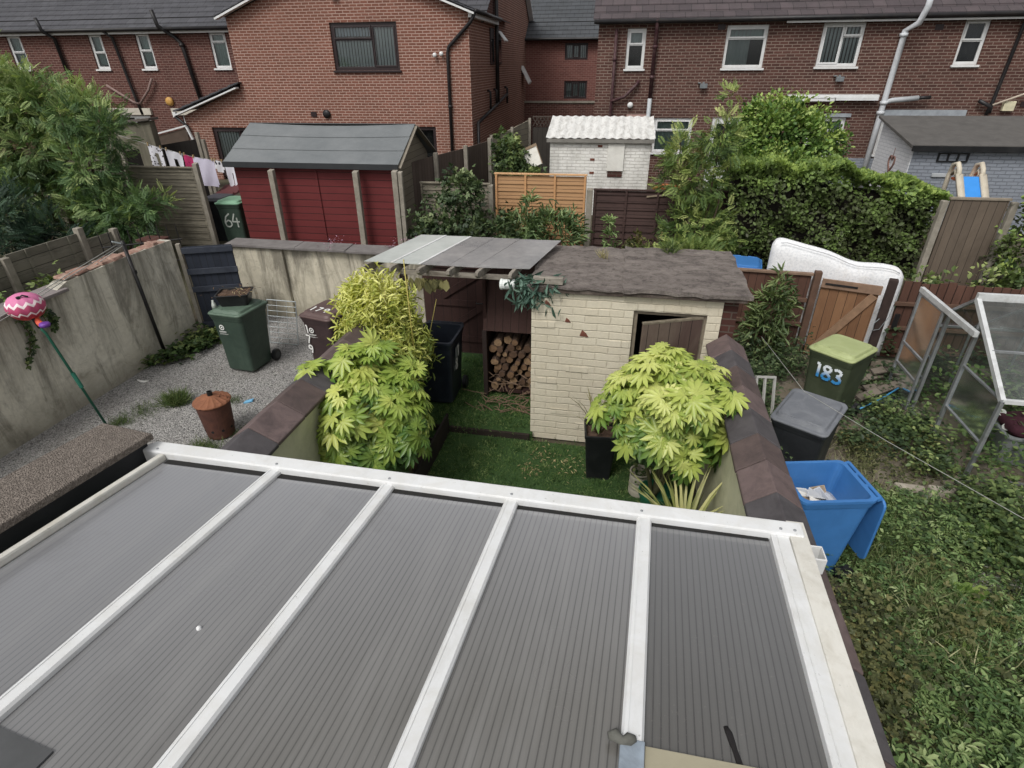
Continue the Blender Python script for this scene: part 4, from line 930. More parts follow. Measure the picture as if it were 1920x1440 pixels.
# log store
T = Thing('log_store', 'brown log store with sloping boarded front against the cream shed', 'log store', (-1.4, 7.2, 0))
m = MB(); m.hexa([(-1.78, 6.90, 1.12), (-1.0, 6.90, 1.12), (-1.0, 6.93, 1.12), (-1.78, 6.93, 1.12), (-1.78, 7.12, 2.0), (-1.0, 7.12, 2.0), (-1.0, 7.15, 2.0), (-1.78, 7.15, 2.0)]); T.part('front_panel', m, boards('store_boards', '#3a2825', '#4a3530', .11, 'x', '#2a1d1b', .3))
m = MB(); m.box(-1.78, -1.74, 6.94, 7.7, .085, 1.95); T.part('side_panel', m, bd)
m = MB(); m.box(-1.74, -1.0, 7.66, 7.7, .085, 1.95); T.part('back_panel', m, bd)
m = MB(); m.box(-1.79, -1.73, 6.87, 6.93, .085, 1.12); T.part('post', m, plain('store_post', '#2c211e', .8, .2, 9))
m = MB(); m.box(-1.74, -1.0, 6.95, 7.65, .14, .18); T.part('floor', m, bd)
endms = [plain('log_end_%s' % n_, c_, .9, .25, 18, '#4a372a', .7, 10) for n_, c_ in (('tan', '#75593f'), ('brown', '#553f2f'), ('pale', '#8c7052'))]; barkm = plain('bark', '#4f3c30', .95, .35, 16, '#7d6b5a', .5, 9, bump=.8)
k = 0
for r in range(8):
    for i in range(6):
        x = -1.66 + .118*i + (.059 if r % 2 else 0) + rnd.uniform(-.024, .024); z = .24 + .098*r + rnd.uniform(-.014, .014)
        if x > -1.03 or z > 1.0 - .12*math.sin(5*x) - .1: continue
        rr = rnd.uniform(.034, .060); m = MB(); y0 = rnd.uniform(-.05, .06); n = 10
        ring = [(rr*(1+rnd.uniform(-.14, .14)), 2*PI*q/n) for q in range(n)]
        m.rings([[(a*math.cos(t), y, a*math.sin(t)) for a, t in ring] for y in (y0, .5)], capb=False, capt=True)
        m.add([(a*math.cos(t), y0, a*math.sin(t)) for a, t in ring], [tuple(range(n-1, -1, -1))], 1)
        single('log', m, [barkm, rnd.choice(endms)], 'split log stacked in the brown log store with its sawn end showing', 'log', at=Vector((x, 6.98, z)), rz=rnd.uniform(-.06, .06), group='logs in the store'); k += 1
br = MB()
for i in range(70):
    x, y = rnd.uniform(-1.75, -1.02), rnd.uniform(6.45, 7.0); a = rnd.uniform(0, PI); L = rnd.uniform(.12, .4); z = .09 + max(0, (y-6.5))*rnd.uniform(.1, .7)
    br.tube([(x, y, z), (x+L*.5*math.cos(a), y+L*.5*math.sin(a)*.4, z+rnd.uniform(0, .08)), (x+L*math.cos(a), y+L*math.sin(a)*.4, z+rnd.uniform(-.02, .1))], [.007, .006, .003], 5)
single('brushwood', br, plain('twig', '#6f5a48', .9, .3, 9), 'loose heap of twigs and bark spilling from the log store onto the turf', 'brushwood', kind='stuff')
m = MB(); m.lathe([(.055, -.09), (.06, -.08), (.06, .08), (.055, .09)], 18, (0, 0, 0), axis='x'); 
for z in (-.07, .07): m.lathe([(.066, z-.012), (.066, z+.012)], 18, axis='x')
single('white_reel', m, plain('reel_white', '#d6dad6', .5, .06, 5), 'white reel hanging under the front of the canopy beam', 'reel', at=Vector((-1.29, 6.24, 2.04)), smooth=False)
T = Thing('trailing_plant', 'blue-green trailing plant spilling over the canopy beam end', 'plant', (-1.0, 6.3, 2.1))
k = 420; P = np.stack([-.95+rng.normal(size=k)*.13, 6.2+rng.normal(size=k)*.08, 2.15-.28*rng.random(k)**2], 1); A = unit(k); A[:, 2] -= .8; A[:, 1] -= .3; N = unit(k); N[:, 1] -= .6
foliage(T, 'leaves', 'narrow', (P, A, N, .16*(.6+.7*rng.random(k)), .4+.2*rng.normal(size=k)), leafmat('bluegreen', [(0, '#2c4238'), (.5, '#4b6a5b'), (1, '#7f9a88')], .6, .2))
m = MB(); m.tube([(-1.0, 6.25, 2.12), (-.9, 6.15, 2.0)], .008, 5); T.part('stem', m, plain('stem_green', '#4b5538', .8))
T = Thing('dried_herbs', 'row of dried drooping leaves hung under the canopy beam in front of the brown door', 'herbs', (-2.2, 6.42, 2.0))
k = 46; P = np.stack([-2.55+.5*rng.random(k), 6.37+rng.normal(size=k)*.01, 2.02-.03*rng.random(k)], 1); A = unit(k)*.3; A[:, 2] = -1; N = unit(k)*.4; N[:, 1] -= 1
foliage(T, 'leaves', 'ovate', (P, A, N, .16*(.6+.6*rng.random(k)), .4+.25*rng.normal(size=k)), leafmat('herb', [(0, '#4a4a2c'), (1, '#9a935f')], .8, .2))

# planters and plants
T = Thing('raised_planter', 'black timber raised planter holding the big variegated shrub on the left', 'planter', (-2.3, 5.2, 0))
m = MB(); m.box(-2.6, -2.06, 4.1, 4.13, 0, .30); m.box(-2.09, -2.06, 4.131, 6.0, 0, .30); m.box(-2.6, -2.09, 5.4, 5.43, 0, .30); T.part('boards', m, plain('black_boards', '#1f1a18', .8, .25, 8, '#3a302b', .5), bevel=.005)
m = MB(); m.box(-2.6, -2.091, 4.131, 5.399, 0, .24); T.part('soil', m, M['soil'])
fat = leafmat('fatsia_leaf', [(0, '#28411a'), (.3, '#4f762b'), (.62, '#97af40'), (1, '#d2d76c')], .38, .3, .5)
fat2 = leafmat('fatsia_leaf_pale', [(0, '#2d4a1e'), (.28, '#658834'), (.6, '#aebd50'), (1, '#dcdf86')], .38, .3, .5)
def fatsia(label, base, c, r, n, size, mat, upn, lo):
    T = Thing('variegated_shrub', label, 'shrub', base)
    P, A, N, S, t = [], [], [], [], []
    c = np.array(c); r = np.array(r)
    d = unit(n*3); d = d[(d[:, 2] > -.75)][:n]; d = d[rng.random(len(d)) < .95]
    nr = max(8, len(d)//9); d = d[:nr]; lump = np.clip(1 + .10*np.sin(4*np.arctan2(d[:, 1], d[:, 0])+1) + .09*rng.normal(size=nr), .75, 1.06)
    rc = c + d*r*(np.clip(.55+.5*rng.random(nr)**.6, 0, 1.02)*lump)[:, None]          # tips of the stems: each carries a whorl of leaves
    p = []; A = []; N = []; tint = []
    for i in range(nr):
        m_ = 8 + int(4*rng.random()); ax = d[i]*.75 + np.array([0, -.05, upn]); ax /= np.linalg.norm(ax); e1 = np.cross(ax, [.3, .8, .2]); e1 /= np.linalg.norm(e1); e2 = np.cross(ax, e1); ct = .10*rng.normal()
        for j in range(m_):
            th = 2.4*j + .4*rng.normal(); f = (j+1)/m_; rad_ = e1*math.cos(th)+e2*math.sin(th); L = (.05 + .16*f)*size/.24
            p.append(rc[i] + rad_*L + ax*(.06*(1-f)-.06*f*f)); A.append(rad_*(.7+.4*f) + ax*(.2-.45*f) + np.array([0, 0, -.08]) + .16*rng.normal(size=3)); N.append(ax*1.0 + rad_*(.1+.25*f) + np.array([0, 0, .2]) + .2*rng.normal(size=3)); tint.append(.60 - .34*f + ct + .18*d[i, 2] + .10*rng.normal())
    p = np.array(p); A = np.array(A); N = np.array(N); tint = np.array(tint); n = k = len(p)
    foliage(T, 'leaves', 'palmate', (p, A, N, size*(.65+.6*rng.random(k)), tint), mat)
    m = MB(); branches(m, base, [tuple(c + np.array(v)*r*.8) for v in ((.5, 0, .4), (-.5, .2, .5), (0, -.4, .7), (.2, .5, .8), (-.3, -.5, .1), (.6, -.3, 0))], .025, .008); T.part('stems', m, plain('shrub_stem', '#5d5a3c', .8), smooth=True)
    # leaf stalks
    m = MB()
    for i in range(0, k, 2): 
        q = c + (p[i]-c)*.6; m.tube([tuple(q + np.array([0, 0, -.05])), tuple(p[i])], .004, 4, caps=False)
    T.part('leaf_stalks', m, plain('leaf_stalk', '#8a9550', .6))
    return T
fatsia('large yellow-green variegated shrub with hand-shaped leaves in the left planter', (-2.3, 4.75, .2), (-2.50, 4.62, 1.08), (.66, .54, .74), 940, .165, fat, .6, .3)
fatsia('pale yellow variegated shrub with hand-shaped leaves by the shed door', (.55, 4.85, .25), (.58, 4.78, 1.42), (.60, .48, .54), 760, .165, fat2, .75, .4)
bam = leafmat('bamboo_leaf', [(0, '#50652c'), (.35, '#90a044'), (.7, '#c2c65a'), (1, '#e8e890')], .5, .35)
T = Thing('bamboo', 'feathery golden bamboo behind the variegated shrub on the left', 'bamboo', (-2.75, 5.95, 0))
pl = crown([(-2.80, 5.92, 1.62, .46, .42, .60), (-2.6, 5.8, 1.25, .42, .42, .5), (-2.98, 5.85, 1.3, .38, .36, .5), (-3.08, 5.95, 1.85, .2, .25, .2)], 13000, .115, 'narrow', spread=.45, clump=14, cr=.075, up=.1, shell=.3, light=.45)
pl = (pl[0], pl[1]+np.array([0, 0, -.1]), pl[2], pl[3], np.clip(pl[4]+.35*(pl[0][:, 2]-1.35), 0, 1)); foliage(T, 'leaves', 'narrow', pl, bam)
m = MB()
for i in range(26):
    x, y = rnd.gauss(-2.72, .12), rnd.gauss(5.95, .1); tx, ty = x+rnd.uniform(-.35, .35), y+rnd.uniform(-.3, .3); h = rnd.uniform(1.6, 2.15); m.tube([(x, y, 0), ((x+tx)/2, (y+ty)/2, h*.6), (tx, ty, h)], [.009, .008, .003], 5)
m.tube([(-2.32, 5.7, .9), (-2.34, 5.7, 2.45)], .007, 5); T.part('canes', m, plain('bamboo_cane', '#a79a4a', .6), smooth=True)
# black tall pot with cordyline
T = Thing('tall_pot', 'tall tapered black pot on the lawn against the cream shed', 'plant pot', at=Vector((-.06, 5.50, 0)), rz=.1)
m = MB(); m.rings([rrect(.27, .27, 0, .02), rrect(.36, .36, .60, .02), rrect(.375, .375, .605, .02), rrect(.375, .375, .64, .02), rrect(.33, .33, .64, .02), rrect(.32, .32, .55, .02)]); T.part('pot', m, M['black_plastic'], bevel=.003)
m = MB(); m.box(-.158, .158, -.158, .158, .5, .57); T.part('soil', m, M['soil'])
def spiky(label, base, n, L, mat, spread, name='spiky_plant', cat='plant', w=1.0):
    T = Thing(name, label, cat, base); k = n
    A = unit(k)*spread; A[:, 2] = .45+.6*rng.random(k); N = np.cross(A, np.cross(A, np.array([0, 0, 1.])))*-1; P = np.array(base)+rng.normal(size=(k, 3))*.02
    foliage(T, 'blades', 'blade', (P, A, N, L*(.6+.5*rng.random(k)), .45+.25*rng.normal(size=k)), mat); return T
spiky('sparse spiky plant with thin bronze leaves in the tall black pot', (-.1, 5.5, .58), 30, .62, leafmat('cordyline', [(0, '#453f2a'), (.5, '#6b6640'), (1, '#97905e')], .5, .2), .55)
spiky('spiky yellow-green plant right behind the white roof beam', (.78, 4.1, .35), 85, .78, leafmat('yucca', [(0, '#5c6a32'), (.5, '#8f9450'), (1, '#c9c483')], .5, .2), .6)
m = MB(); m.lathe([(.14, 0), (.17, .3), (.18, .3), (.18, .35), (.165, .35), (.15, .2)], 20, capt=False); single('plant_pot', m, M['black_plastic'], 'dark round pot of the spiky yellow-green plant behind the white beam', 'plant pot', at=Vector((.78, 4.1, 0)), smooth=False)
T = Thing('ribbed_pot', 'small weathered white ribbed pot on the lawn under the pale shrub', 'plant pot', at=Vector((.42, 5.22, 0)))
m = MB(); pr = []
for i in range(7): pr += [(.105+.006*(i % 2), .045*i), (.112, .045*i+.022)]
m.lathe(pr+[(.118, .31), (.1, .31), (.095, .25)], 22); T.part('pot', m, plain('pot_cream', '#a9a290', .8, .12, 8, '#6f6a58', .5), smooth=False)
pl = patch([(-.06, .06, -.06, .06)], 60, .25, .36, .05); T.raw('small_leaves', leaves_mesh('small_leaves', 'ovate', *pl, iv))
m = MB(); m.lathe([(.13, 0), (.165, .26), (.18, .26), (.18, .31), (.165, .31), (.15, .2)], 22); single('plant_pot', m, plain('pot_green', '#1f5a41', .4, .1), 'green plastic pot half hidden under the pale variegated shrub', 'plant pot', at=Vector((.58, 4.92, 0)))

# ------------------------------------------------------------------ right yard
fb = boards('fence_brown', '#4a3128', '#63463a', .125, 'x', '#2c201b', .5)
gb = boards('gate_timber', '#6b4a33', '#8a6546', .13, 'x', '#4a3325', .35)
rail = plain('rail_brown', '#5c4436', .85, .2, 10, '#3a2a22', .5)
T = Thing('board_fence', 'dark brown board fence with four rails between the cream shed and the gate', 'fence', at=Vector((1.80, 9.40, 0)), rz=math.radians(-3))
m = MB(); m.box(.05, 1.18, .02, .04, .06, 1.36); T.part('boards', m, fb)
for z in (.12, .5, .92): 
    m = MB(); m.box(.0, 1.19, -.03, .019, z, z+.07); T.part('rail', m, rail, bevel=.006)
m = MB(); m.box(.02, 1.2, -.02, .06, 1.361, 1.40); T.part('cap', m, plain('cap_brown', '#77604f', .85, .2, 9), bevel=.005)
for x in (-.06, 1.21): m = MB(); m.box(x, x+.1, -.05, .06, 0, 1.44); T.part('post', m, rail, bevel=.006)
T = Thing('timber_gate', 'tan boarded timber gate with one diagonal brace beside the olive bin', 'gate', at=Vector((3.14, 9.32, 0)), rz=math.radians(-17))
m = MB(); m.box(0, .80, .0, .025, .02, 1.33); T.part('boards', m, gb)
m = MB(); m.box(.0, .82, -.04, -.001, 1.20, 1.34); T.part('top_rail', m, plain('gate_rail', '#7d6350', .85, .2, 10), bevel=.005)
m = MB(); m.bar((.06, -.02, .05), (.74, -.02, 1.18), .12, .036, up=(0, 1, 0)); T.part('brace', m, plain('gate_brace', '#86684f', .85, .2, 10), bevel=.004)
m = MB(); m.box(.05, .5, -.05, -.041, 1.255, 1.285); T.part('strap_hinge', m, M['pipe_black'])
m = MB(); m.box(0, .12, 0, .12, 0, 1.46); single('gate_post', m, plain('dark_gate_post', '#2f2320', .9, .25, 9, '#55443a', .4), 'dark rough gate post with a loop of wire at the right of the tan gate', 'post', at=Vector((3.96, 9.02, 0)), rz=math.radians(-17), bevel=.012)
m = MB(); m.tube([(3.98+.0, 8.99, .85), (3.92, 8.97, .78), (3.93, 8.97, .66), (4.02, 8.98, .68), (4.1, 8.98, .9), (4.12, 8.99, 1.3)], .005, 5); single('wire_loop', m, M['steel'], 'loop of loose wire hanging on the dark gate post', 'wire', (4, 9, .8))
T = Thing('board_fence', 'weathered brown board fence behind the greenhouse, ragged top edge', 'fence', at=Vector((4.36, 9.42, 0)), rz=math.radians(1))
x = 0
while x < 3.2:
    w = .125; h = 1.30 + rnd.uniform(-.02, .03) - (.0 if x < 1.5 else .015); m = MB()
    if not 1.5 < x < 1.6: m.box(x, x+w-.006, .02, .035+rnd.uniform(0, .006), .02, h); T.part('board', m, fb, bevel=.002)
    x += w
for z in (.12, .52, .93): m = MB(); m.box(-.12, 3.1, -.03, .019, z, z+.06); T.part('rail', m, rail, bevel=.005)
m = MB(); m.box(.0, .07, -.06, -.031, .55, .80); T.part('broken_stub', m, M['pipe_black'])
# mattress leaning behind the fence
qm = NT('mattress_ticking'); n1 = qm.noise(34, 3, .7); n2 = qm.noise(2, 4, .6)
mm = qm.done(qm.bsdf(qm.mix(qm.math('MULTIPLY', qm.ramp(qm.noise(2.6, 6, .75, dist=.6), .52, .75), .45), qm.mix(qm.ramp(n1, .45, .7), lin('#e0e0e1'), lin('#c8cacd')), lin('#b5ac9c')), .85, qm.math('ADD', n1, qm.math('MULTIPLY', n2, 3)), .4, .02, .15))
T = Thing('mattress', 'white quilted mattress slumped on edge behind the tan gate', 'mattress', at=Vector((2.38, 9.72, 0)), rz=math.radians(-6))
m = MB(); nx, ny = 40, 14
def mtop(s): return 1.86 - .37*s - .07*math.exp(-((s-.62)/.16)**2)
for side in (0, 1):
    for j in range(ny+1):
        for i in range(nx+1):
            s = i/nx; t = j/ny; x = 1.98*s; zt = mtop(s); z = .05+(zt-.05)*t
            ex = min(s, 1-s)*1.98; ez = min(t, 1-t)*(zt); e = min(ex, ez)
            # round the corners
            rr = .16
            if ex < rr and (1-t)*zt < rr:
                qx, qz = rr-ex, rr-(1-t)*zt; L = math.hypot(qx, qz)
                if L > rr: k_ = rr/L; x = (rr-qx*k_) if s < .5 else 1.98-(rr-qx*k_); z = zt-(rr-qz*k_)
            th = .10*min(1, (e/.05+.35)) if e < .05 else .135
            y = (-th if side == 0 else th) + .22*(1-t)*-.35 + .02*math.sin(5*s+2*t) + .015*math.sin(17*s)*(1 if t > .7 else .3)
            m.v.append((x, y, z))
N1 = (nx+1)*(ny+1)
for j in range(ny):
    for i in range(nx):
        a = j*(nx+1)+i; m.f.append([a, a+1, a+nx+2, a+nx+1]); m.f.append([N1+a, N1+a+nx+1, N1+a+nx+2, N1+a+1])
per = [i for i in range(nx+1)] + [j*(nx+1)+nx for j in range(1, ny+1)] + [ny*(nx+1)+i for i in range(nx-1, -1, -1)] + [j*(nx+1) for j in range(ny-1, 0, -1)]
for a, b in zip(per, per[1:]+per[:1]): m.f.append([b, a, N1+a, N1+b])
m.mi = [0]*len(m.f); mo = T.part('cover', m, mm, smooth=True)
for q in (.045, .985):
    m = MB(); m.tube([(.03+1.92*k/24, -.137-.077*(1-q)*.9-.004 + .02*math.sin(5*k/24+2*q) + .015*math.sin(17*k/24)*(1 if q > .7 else .3), .05+(mtop(k/24)-.05)*q - (.09*(max(0, 1-min(k, 24-k)/2.2))**2 if q > .5 else 0)) for k in range(1, 24)], .007, 5); T.part('edge_piping', m, plain('piping_grey', '#b9babd', .8), mo, smooth=True)
BU2 = BU
wheelie('blue lidded wheelie bin peeping over the brown fence left of the mattress', (2.06, 10.02, .28), math.radians(170), BU2, BU2)
# greenhouse
T = Thing('greenhouse', 'small aluminium greenhouse with grimy panes and its door slid open', 'greenhouse', (4.2, 7.2, 0))
gx, gy0, gy1, gr_, ze, zr, xe = 4.18, 6.14, 8.24, 7.24, 1.09, 1.84, 6.7
fm = M['alu']; fmw = M['alu_white']
def B(mat, name, *segs, w=.035, h=.03, up=(1, 0, 0)):
    m = MB()
    for a, b in segs: m.bar(a, b, w, h, up=up)
    return T.part(name, m, mat, bevel=.003)
B(fm, 'corner_post', ((gx, gy0, 0), (gx, gy0, ze)), w=.045, h=.04); B(fm, 'corner_post', ((gx, gy1, 0), (gx, gy1, ze)), w=.045, h=.04)
B(fm, 'corner_post', ((xe, gy0, 0), (xe, gy0, ze))); B(fm, 'corner_post', ((xe, gy1, 0), (xe, gy1, ze)))
B(fmw, 'gable_rafter', ((gx, gy0, ze), (gx, gr_, zr)), w=.06, h=.05); B(fm, 'gable_rafter', ((gx, gy1, ze), (gx, gr_, zr)), w=.04)
B(fmw, 'ridge', ((gx-.02, gr_, zr+.035), (xe, gr_, zr+.035)), w=.05, h=.09, up=(0, 0, 1)); B(fmw, 'eaves_bar', ((gx, gy0, ze), (xe, gy0, ze)), w=.045, h=.05, up=(0, 0, 1)); B(fm, 'eaves_bar', ((gx, gy1, ze), (xe, gy1, ze)), up=(0, 0, 1))
for k, x in enumerate((4.84, 5.5, 6.16)): B(fm, 'roof_bar', ((x, gy0+.02, ze+.02), (x, gr_, zr)), w=.022); B(fm, 'roof_bar', ((x, gy1-.02, ze+.02), (x, gr_, zr)), w=.022); B(fm, 'wall_bar', ((x, gy0, 0), (x, gy0, ze)), w=.022); B(fm, 'wall_bar', ((x, gy1, 0), (x, gy1, ze)), w=.022)
B(fm, 'door_post', ((gx, 7.0, 0), (gx, 7.0, 1.66)), w=.045, h=.04); B(fm, 'door_post', ((gx, 7.66, 0), (gx, 7.66, 1.54)), w=.04, h=.04)
B(fmw, 'door_track', ((gx-.06, 6.90, 1.53), (gx-.06, 8.40, 1.55)), w=.07, h=.05, up=(1, 0, 0))
B(fm, 'side_rail', ((gx, gy0, .52), (gx, 7.0, .52)), ((gx, 6.14, ze), (gx, 7.0, ze)), w=.025); B(fm, 'sill_rail', ((gx, gy0, .03), (gx, gy1, .03)), ((gx, gy0, .03), (xe, gy0, .03)), w=.03, up=(0, 0, 1))
B(fm, 'purlin', ((gx, gy0+.5, ze+.36), (xe, gy0+.5, ze+.36)), w=.025, up=(0, 0, 1)); B(fm, 'brace', ((4.4, 7.0, 1.6), (5.4, 8.2, 1.12)), ((4.3, 7.9, .2), (4.3, 8.22, 1.0)), w=.02)
gl = M['glass_dirty']
def pane(*p):
    m = MB(); m.quad(*p); return T.part('pane', m, gl)
for a, b in ((4.2, 4.83), (4.85, 5.49), (5.51, 6.15), (6.17, 6.68)):
    pane((a, gy0+.01, ze+.03), (b, gy0+.01, ze+.03), (b, gr_, zr+.01), (a, gr_, zr+.01)); pane((a, gy1-.01, ze+.03), (b, gy1-.01, ze+.03), (b, gr_, zr+.012), (a, gr_, zr+.012))
    pane((a, gy1, .05), (b, gy1, .05), (b, gy1, ze), (a, gy1, ze))
    if a > 4.8: pane((a, gy0, .05), (b, gy0, .05), (b, gy0, ze), (a, gy0, ze))
pane((gx, 7.68, .05), (gx, 8.22, .05), (gx, 8.22, ze), (gx, 7.68, ze)); pane((gx, gy0+.02, .54), (gx, 6.98, .54), (gx, 6.98, ze), (gx, gy0+.02, ze))
# sliding door, pushed to the back
dx = gx-.07; m = MB()
for y in (7.68, 8.36): m.bar((dx, y, .03), (dx, y, 1.52), .04, .03, up=(1, 0, 0))
for z in (.05, .46, .77, 1.50): m.bar((dx, 7.70, z), (dx, 8.34, z), .035, .026, up=(1, 0, 0))
dd = T.part('door', m, fm, bevel=.003); m = MB(); m.quad((dx, 7.70, .06), (dx, 8.34, .06), (dx, 8.34, 1.49), (dx, 7.70, 1.49)); T.part('door_pane', m, gl, dd)
T = Thing('tub', 'grey plastic tub with a maroon folded cushion at the greenhouse corner', 'tub', at=Vector((5.0, 6.72, 0)), rz=-.1)
m = MB(); m.rings([rrect(.5, .4, .02, .1), rrect(.62, .5, .40, .1), rrect(.66, .54, .40, .1), rrect(.66, .54, .43, .1), rrect(.58, .46, .43, .1), rrect(.5, .4, .2, .1)]); T.part('tub', m, plain('tub_grey', '#85898a', .6, .1, 5, '#5c5f5e', .4), bevel=.004)
m = MB(); m.rings([rrect(.5, .36, .0, .1), rrect(.6, .44, .06, .12), rrect(.6, .44, .14, .12), rrect(.42, .3, .2, .1)]); m.v = [(x, y, z+.02*math.sin(9*x)) for x, y, z in m.v]
single('cushion', m, plain('maroon_cloth', '#4a2430', .8, .25, 6, bump=.5, bdist=.02), 'maroon folded cushion lying in the grey tub inside the greenhouse', 'cushion', at=Vector((5.02, 6.74, .40)), smooth=True)
# concrete edging, planks, pipe, slabs
m = MB(); 
for k, (a, b) in enumerate(((3.30, 3.62), (3.66, 4.12), (4.13, 4.5))):
    m = MB(); m.hexa([(a, 5.72+.02*k, 0), (b, 5.74+.02*k, 0), (b, 5.84+.02*k, 0), (a, 5.84+.02*k, 0), (a+.02, 5.73+.02*k, .10), (b-.02, 5.75+.02*k, .085), (b, 5.83+.02*k, .09), (a, 5.83+.02*k, .1)])
    single('edging_stone', m, plain('edging_pale', '#a49b8d', .95, .25, 9, '#6a5f50', .6, 6, bump=.6), ('broken left piece of the pale concrete edging before the greenhouse', 'middle piece of the pale concrete edging before the greenhouse', 'right piece of pale concrete edging under the greenhouse corner post')[k], 'edging stone', (a, 5.8, 0), bevel=.015)
pk = boards('plank_grey', '#7d7468', '#5b5248', .2, 'x', '#332c26', .6)
for k, (x, y, L, a, z) in enumerate(((3.62, 8.32, .75, .45, .1), (3.7, 8.12, .8, .32, .06), (3.48, 7.72, .8, .55, .1), (3.9, 8.5, .6, .2, .16))):
    m = MB(); m.box(0, L, -.06, .06, 0, .028); o = single('plank', m, pk, ('grey plank topmost on the rubble behind the olive bin', 'grey plank lying low on the rubble by the fence foot', 'reddish plank nearest the blue tubing', 'short pale plank against the fence foot')[k], 'plank', at=Vector((x, y, z)), rz=a, bevel=.003); o.rotation_euler = (.2, -.06*k, a)
m = MB(); m.tube([(3.42, 7.42, .12), (3.8, 7.72, .16), (4.08, 7.98, .2)], .012, 7); single('blue_tube', m, plain('tube_blue', '#3b8fc0', .5), 'thin bright blue tube lying on the rubble beside the olive bin', 'tube', (3.7, 7.7, .1), smooth=True)
m = MB(); 
for i in range(3): m.tube([(3.5+.05*i, 7.6, .06), (3.75+.03*i, 7.66, .1), (4.0, 7.85-.05*i, .12)], .018, 6)
single('cable_coil', m, plain('dark_cable', '#20262f', .6), 'dark coiled cables on the ground under the bright blue tube', 'cable', (3.7, 7.7, .1), smooth=True)
m = MB(); m.tube([(1.62, 6.2, 1.62), (1.9, 5.3, 1.45), (2.35, 4.5, 1.48), (2.9, 3.6, 1.52), (3.6, 2.4, 1.6)], .0028, 5); single('clothes_rope', m, rope, 'long pale rope slung diagonally across the right-hand yard', 'rope', (2.4, 4.5, 1.5), smooth=True)
T = Thing('window_frame', 'old white window frame leaning among ivy beside the charcoal bin', 'window frame', at=Vector((1.72, 6.1, .55)), rz=.5)
m = MB()
for x in (0, .13, .28): m.box(x, x+.025, 0, .025, 0, .55)
for z in (0, .53): m.box(0, .30, -.002, .027, z, z+.03)
T.part('frame', m, plain('frame_dirty_white', '#a5a49e', .7, .15, 9)); T.o.rotation_euler = (-.4, .2, .5)
# ------------------------------------------------------------------ weeds of the right yard
weed = leafmat('weed_green', [(0, '#212c1a'), (.4, '#40552f'), (.7, '#66793f'), (1, '#9ba765')], .5, .25)
weedo = leafmat('weed_olive', [(0, '#262a18'), (.4, '#434a28'), (.7, '#66683a'), (1, '#8a7f4c')], .55, .25)
nettle = leafmat('nettle', [(0, '#27361e'), (.4, '#4d6a38'), (.7, '#778f50'), (1, '#b0bd84')], .5, .25)
bramble = leafmat('bramble', [(0, '#1f2d1c'), (.4, '#36492b'), (.75, '#566a40'), (1, '#93a06e')], .5, .25)
strawg = leafmat('straw_grass', [(0, '#4a5030'), (.5, '#7b8056'), (1, '#b3b085')], .7, .2, .2)
dg = plain('yard_dirt', '#6b6152', .95, .25, 5, '#8f887b', .7, 2.2, bump=.7)
m = MB(); m.box(1.42, 8.0, -1, 9.35, -.06, .002); single('yard_dirt', m, dg, None, None, kind='structure')
gw = NT('white_gravel'); v = gw.n('ShaderNodeTexVoronoi'); v.inputs['Scale'].default_value = 40; gw.l(gw.coord(), v.inputs['Vector']); hv = gw.n('ShaderNodeRGBToBW'); gw.l(v.outputs['Color'], hv.inputs[0])
gwm = gw.done(gw.bsdf(gw.mix(gw.ramp(hv.outputs[0], .1, .9), lin('#8a847a'), lin('#d6d2c8')), .9, v.outputs['Distance'], .9, .02, .2))
def blob(name, cx, cy, rx_, ry_, z, mat):
    m = MB(); n = 26; m.v = [(cx+rx_*(1+.25*math.sin(3*a)+.12*math.sin(7*a+1))*math.cos(a), cy+ry_*(1+.2*math.cos(4*a)+.1*math.sin(5*a))*math.sin(a), z) for a in [2*PI*k/n for k in range(n)]]; m.f = [list(range(n))]; m.mi = [0]
    return single(name, m, mat, None, None, kind='structure')
blob('gravel_path', 3.95, 4.0, .6, .8, .006, gwm); blob('gravel_path', 3.2, 5.15, .4, .25, .006, dg)
m = MB(); m.rings([rrect(.5, .4, 0, .08), rrect(.46, .36, .05, .1)]); single('stepping_stone', m, plain('stone_slab', '#8d8478', .95, .2, 7, '#5a5447', .5), 'flat worn stone slab among weeds at the lower right of the photo', 'stone', at=Vector((3.1, 3.0, 0)), rz=.4, bevel=.01)
stuff('ground_ivy', 'lobed', join_pl(patch([(1.46, 2.35, 2.6, 3.95), (1.46, 2.1, 3.4, 4.0)], 7800, .05, .42, 0.045)), weedo)
stuff('undergrowth', 'pointed', join_pl(patch([(1.45, 3.2, .9, 2.5)], 9300, .05, .50, 0.072), patch([(2.3, 4.2, 3.0, 5.6)], 7000, .02, .22, 0.058), patch([(2.4, 3.4, 2.3, 3.4)], 2550, .03, .30, 0.068)), nettle)
stuff('undergrowth', 'lobed', join_pl(patch([(1.45, 4.2, .9, 4.6)], 2600, .03, .40, .05)), weedo)
stuff('undergrowth', 'ovate', join_pl(patch([(1.6, 4.4, 1.0, 5.4)], 4200, .03, .48, .042)), nettle)
stuff('undergrowth', 'ovate', join_pl(patch([(3.9, 6.2, 4.3, 5.9)], 7800, .1, .75, 0.061), patch([(3.2, 4.3, 4.7, 5.6)], 1950, .03, .22, 0.058), patch([(3.7, 4.2, 6.0, 6.9), (3.5, 4.1, 6.8, 7.6)], 1800, .05, .45, 0.058)), weed)
stuff('undergrowth', 'lobed', join_pl(patch([(1.5, 2.2, 6.2, 9.0)], 3900, .1, .75, 0.054), patch([(1.5, 1.95, 4.9, 6.2)], 1350, .1, .6, 0.050), patch([(2.1, 3.0, 8.2, 9.1)], 1950, .1, .65, 0.043), patch([(3.2, 4.3, 7.9, 9.2)], 750, .02, .3, 0.050)), bramble)
